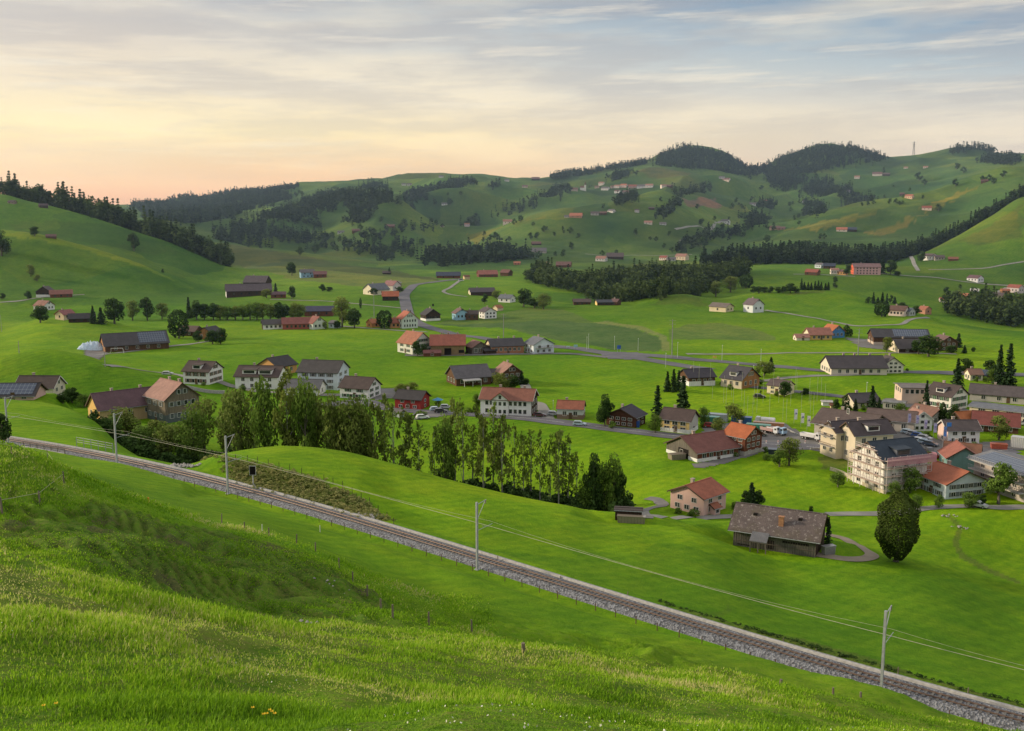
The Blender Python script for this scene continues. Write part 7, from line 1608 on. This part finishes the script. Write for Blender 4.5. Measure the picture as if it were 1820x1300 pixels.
# ---------------------------------------------------------------- foreground grass
r_ = np.random.default_rng(11); n = 84000
Yb = np.exp(r_.uniform(math.log(8.0), math.log(72), n)); Yb[:14000] = r_.uniform(55, 112, 14000); u_ = r_.uniform(-.62, .62, n); u_[:14000] = r_.uniform(-.56, -.02, 14000); Xb = u_*Yb
pat = fbm(Xb/3.2, Yb/3.2, 3); pat2 = fbm(Xb/11+4, Yb/11, 3)
keep = (r_.random(n) < np.clip(.55+pat*1.6+pat2*.8, .30, 1)); Xb, Yb, pat, pat2 = Xb[keep], Yb[keep], pat[keep], pat2[keep]; n = len(Xb)
K = 11; Zb = H(Xb, Yb)
bx = np.repeat(Xb, K) + r_.normal(size=n*K)*np.repeat(.045+.0035*Yb, K); by = np.repeat(Yb, K) + r_.normal(size=n*K)*np.repeat(.045+.0035*Yb, K); bz = np.repeat(Zb, K)-.02
bank = inside(plan([(190,895),(400,940),(560,990),(680,1075),(560,1115),(400,1095),(200,1040),(0,985),(0,930)]), Xb, Yb)*1.0
hh = (np.repeat(np.clip(.04+.14*(pat+pat2)+.0013*Yb, .025, .30)*(1-.35*bank), K))*(.5+.9*r_.random(n*K)); wv = np.repeat(.0032+.00042*Yb, K)*(.7+.6*r_.random(n*K))
a = r_.random(n*K)*6.283; le = r_.normal(size=n*K)*.35+.25; la = r_.normal(size=n*K)*.9+.6
tx, ty = np.cos(a)*wv, np.sin(a)*wv; lx, ly = np.cos(la)*le*hh, np.sin(la)*le*hh
V = np.stack([np.stack([bx-tx, by-ty, bz], 1), np.stack([bx+tx, by+ty, bz], 1), np.stack([bx+lx*.4+tx*.7, by+ly*.4+ty*.7, bz+hh*.6], 1), np.stack([bx+lx*.4-tx*.7, by+ly*.4-ty*.7, bz+hh*.6], 1), np.stack([bx+lx, by+ly, bz+hh], 1)], 1).reshape(-1, 3)
base = np.arange(n*K)*5
me = bpy.data.meshes.new('grass'); me.vertices.add(len(V)); me.vertices.foreach_set('co', V.astype(np.float32).ravel())
lp = np.concatenate([np.stack([base, base+1, base+2, base+3], 1).ravel(), np.stack([base+3, base+2, base+4], 1).ravel()]).astype(np.int32)
me.loops.add(len(lp)); me.loops.foreach_set('vertex_index', lp)
ls = np.concatenate([np.arange(n*K)*4, n*K*4+np.arange(n*K)*3]).astype(np.int32); lt = np.concatenate([np.full(n*K, 4), np.full(n*K, 3)]).astype(np.int32)
me.polygons.add(2*n*K); me.polygons.foreach_set('loop_start', ls); me.polygons.foreach_set('loop_total', lt); me.update(calc_edges=False)
clb = np.clip(np.repeat((.47+.75*pat2-.5*pat)*(1-.35*bank), K)+r_.normal(size=n*K)*.2, 0, 1)
at = me.attributes.new('cl', 'FLOAT', 'FACE'); at.data.foreach_set('value', np.concatenate([clb, clb]).astype(np.float32))
m, nt, b = new_mat('grass_blades', .7, .15)
ac = N(nt, 'ShaderNodeAttribute', attribute_name='cl').outputs['Fac']
col = ramp(nt, ac, [(0, (.10,.22,.010)), (.45, (.23,.43,.012)), (.75, (.38,.50,.05)), (1, (.56,.52,.22))])
L(nt, col, b.inputs['Base Color']); trn = N(nt, 'ShaderNodeBsdfTranslucent'); L(nt, col, trn.inputs[0]); ms = N(nt, 'ShaderNodeMixShader'); ms.inputs[0].default_value = .35
L(nt, b.outputs[0], ms.inputs[1]); L(nt, trn.outputs[0], ms.inputs[2]); L(nt, ms.outputs[0], nt.nodes['Material Output'].inputs[0]); me.materials.append(m)
tag(link('grass', me), 'long tufted grass covering the near hillside', 'grass', kind='stuff')
# buttercups
for i, (px, py) in enumerate([(449,1281),(479,1285),(483,1288),(474,1292),(100,1277),(468,1294),(78,1281),(488,1293)]):
    X, Y, z = hit(px, py); o = empty('buttercup', (X, Y, z)); tag(o, 'small yellow flower in the near grass at the bottom', 'flower', 'yellow flowers in the near grass')
    MB().tube([(0,0,0),(.01,0,.22)], .004, 4).obj('stem', plain('stem_green', (.08,.18,.02)), o)
    f = MB()
    for a in np.linspace(0, 2*math.pi, 6)[:-1]:
        c_, s_ = math.cos(a), math.sin(a); f.add([(.01,0,.22),(.01+.022*c_-.012*s_,.022*s_+.012*c_,.235),(.01+.036*c_,.036*s_,.245),(.01+.022*c_+.012*s_,.022*s_-.012*c_,.235)], [(0,1,2,3)])
    f.obj('petals', plain('yellow_petal', (.80,.50,.01), .6), o)
# clover heads
nf = 1500; Yf = np.exp(r_.uniform(math.log(10), math.log(48), nf)); Xf = r_.uniform(-.55, .55, nf)*Yf; kf = fbm(Xf/4+3, Yf/4, 2) > .12; Xf, Yf = Xf[kf], Yf[kf]
Pf = np.stack([Xf, Yf, H(Xf, Yf)+.10], 1); Vf, Ff = quads(Pf, .016, r_)
tag(link('clover_flowers', npmesh('clover_flowers', Vf, Ff, plain('clover_white', (.62,.62,.52), .8))), 'tiny whitish clover heads dotted through the near turf', 'flowers', kind='stuff')
# brown tall weeds in the cutting
P = plan([(345,823),(400,816),(540,846),(640,888),(695,925),(655,925),(560,895),(430,862)]); pts = []
while len(pts) < 1300:
    q = rng.uniform(P.min(0), P.max(0)); 
    if inside(P, q[None,0], q[None,1])[0]:
        q = q + rng.normal(size=2)*.7; s_ = rng.uniform(.5, 1.1); pts.append((q[0], q[1], float(H(*q))-.1, s_, s_*rng.uniform(.4, .8), rng.random()*6, int(rng.integers(1e6))))
WEED = [broadleaf(500+i, 60, .6, .02, 4, .12)[:3] for i in range(4)]
scatter_mesh('weeds', pts, WEED, 'brown dry weeds and grass covering the railway cutting', leaf_mat('dry_weeds', (.10,.17,.030), (.36,.34,.14)))
pts = []
for _ in range(230):
    s0 = rng.uniform(rail_s(1130), rail_s(1830)); x, y, z = rail_pt(s0, rng.uniform(3.8, 6.6)); s_ = rng.uniform(.3, .75); pts.append((x, y, float(H(x, y))-.1, s_, s_*.6, rng.random()*6, int(rng.integers(1e6))))
scatter_mesh('weeds', pts, WEED, 'dark green weeds along the far side of the railway at the lower right', LEAF_D)
for px, py in ((1686,918),(1706,938)): rocks('stream_stones', px, py, 14, 1.6, .22, 'pale stones in the little stream bed below the lane' + (' bridge' if px < 1700 else ' bend'))
# ---------------------------------------------------------------- evening haze in the valley
m = bpy.data.materials.new('haze'); m.use_nodes = True; nt = m.node_tree; nt.nodes.remove(nt.nodes['Principled BSDF'])
vs = N(nt, 'ShaderNodeVolumeScatter'); vs.inputs['Color'].default_value = (.50,.70,1,1); vs.inputs['Density'].default_value = 6.2e-5; vs.inputs['Anisotropy'].default_value = .2
L(nt, vs.outputs[0], nt.nodes['Material Output'].inputs['Volume'])
tag(MB().box(-6000, 350, -260, 6000, 4200, 260).obj('haze', m), 'thin bluish evening haze lying over the valley and hills', 'haze', kind='stuff')
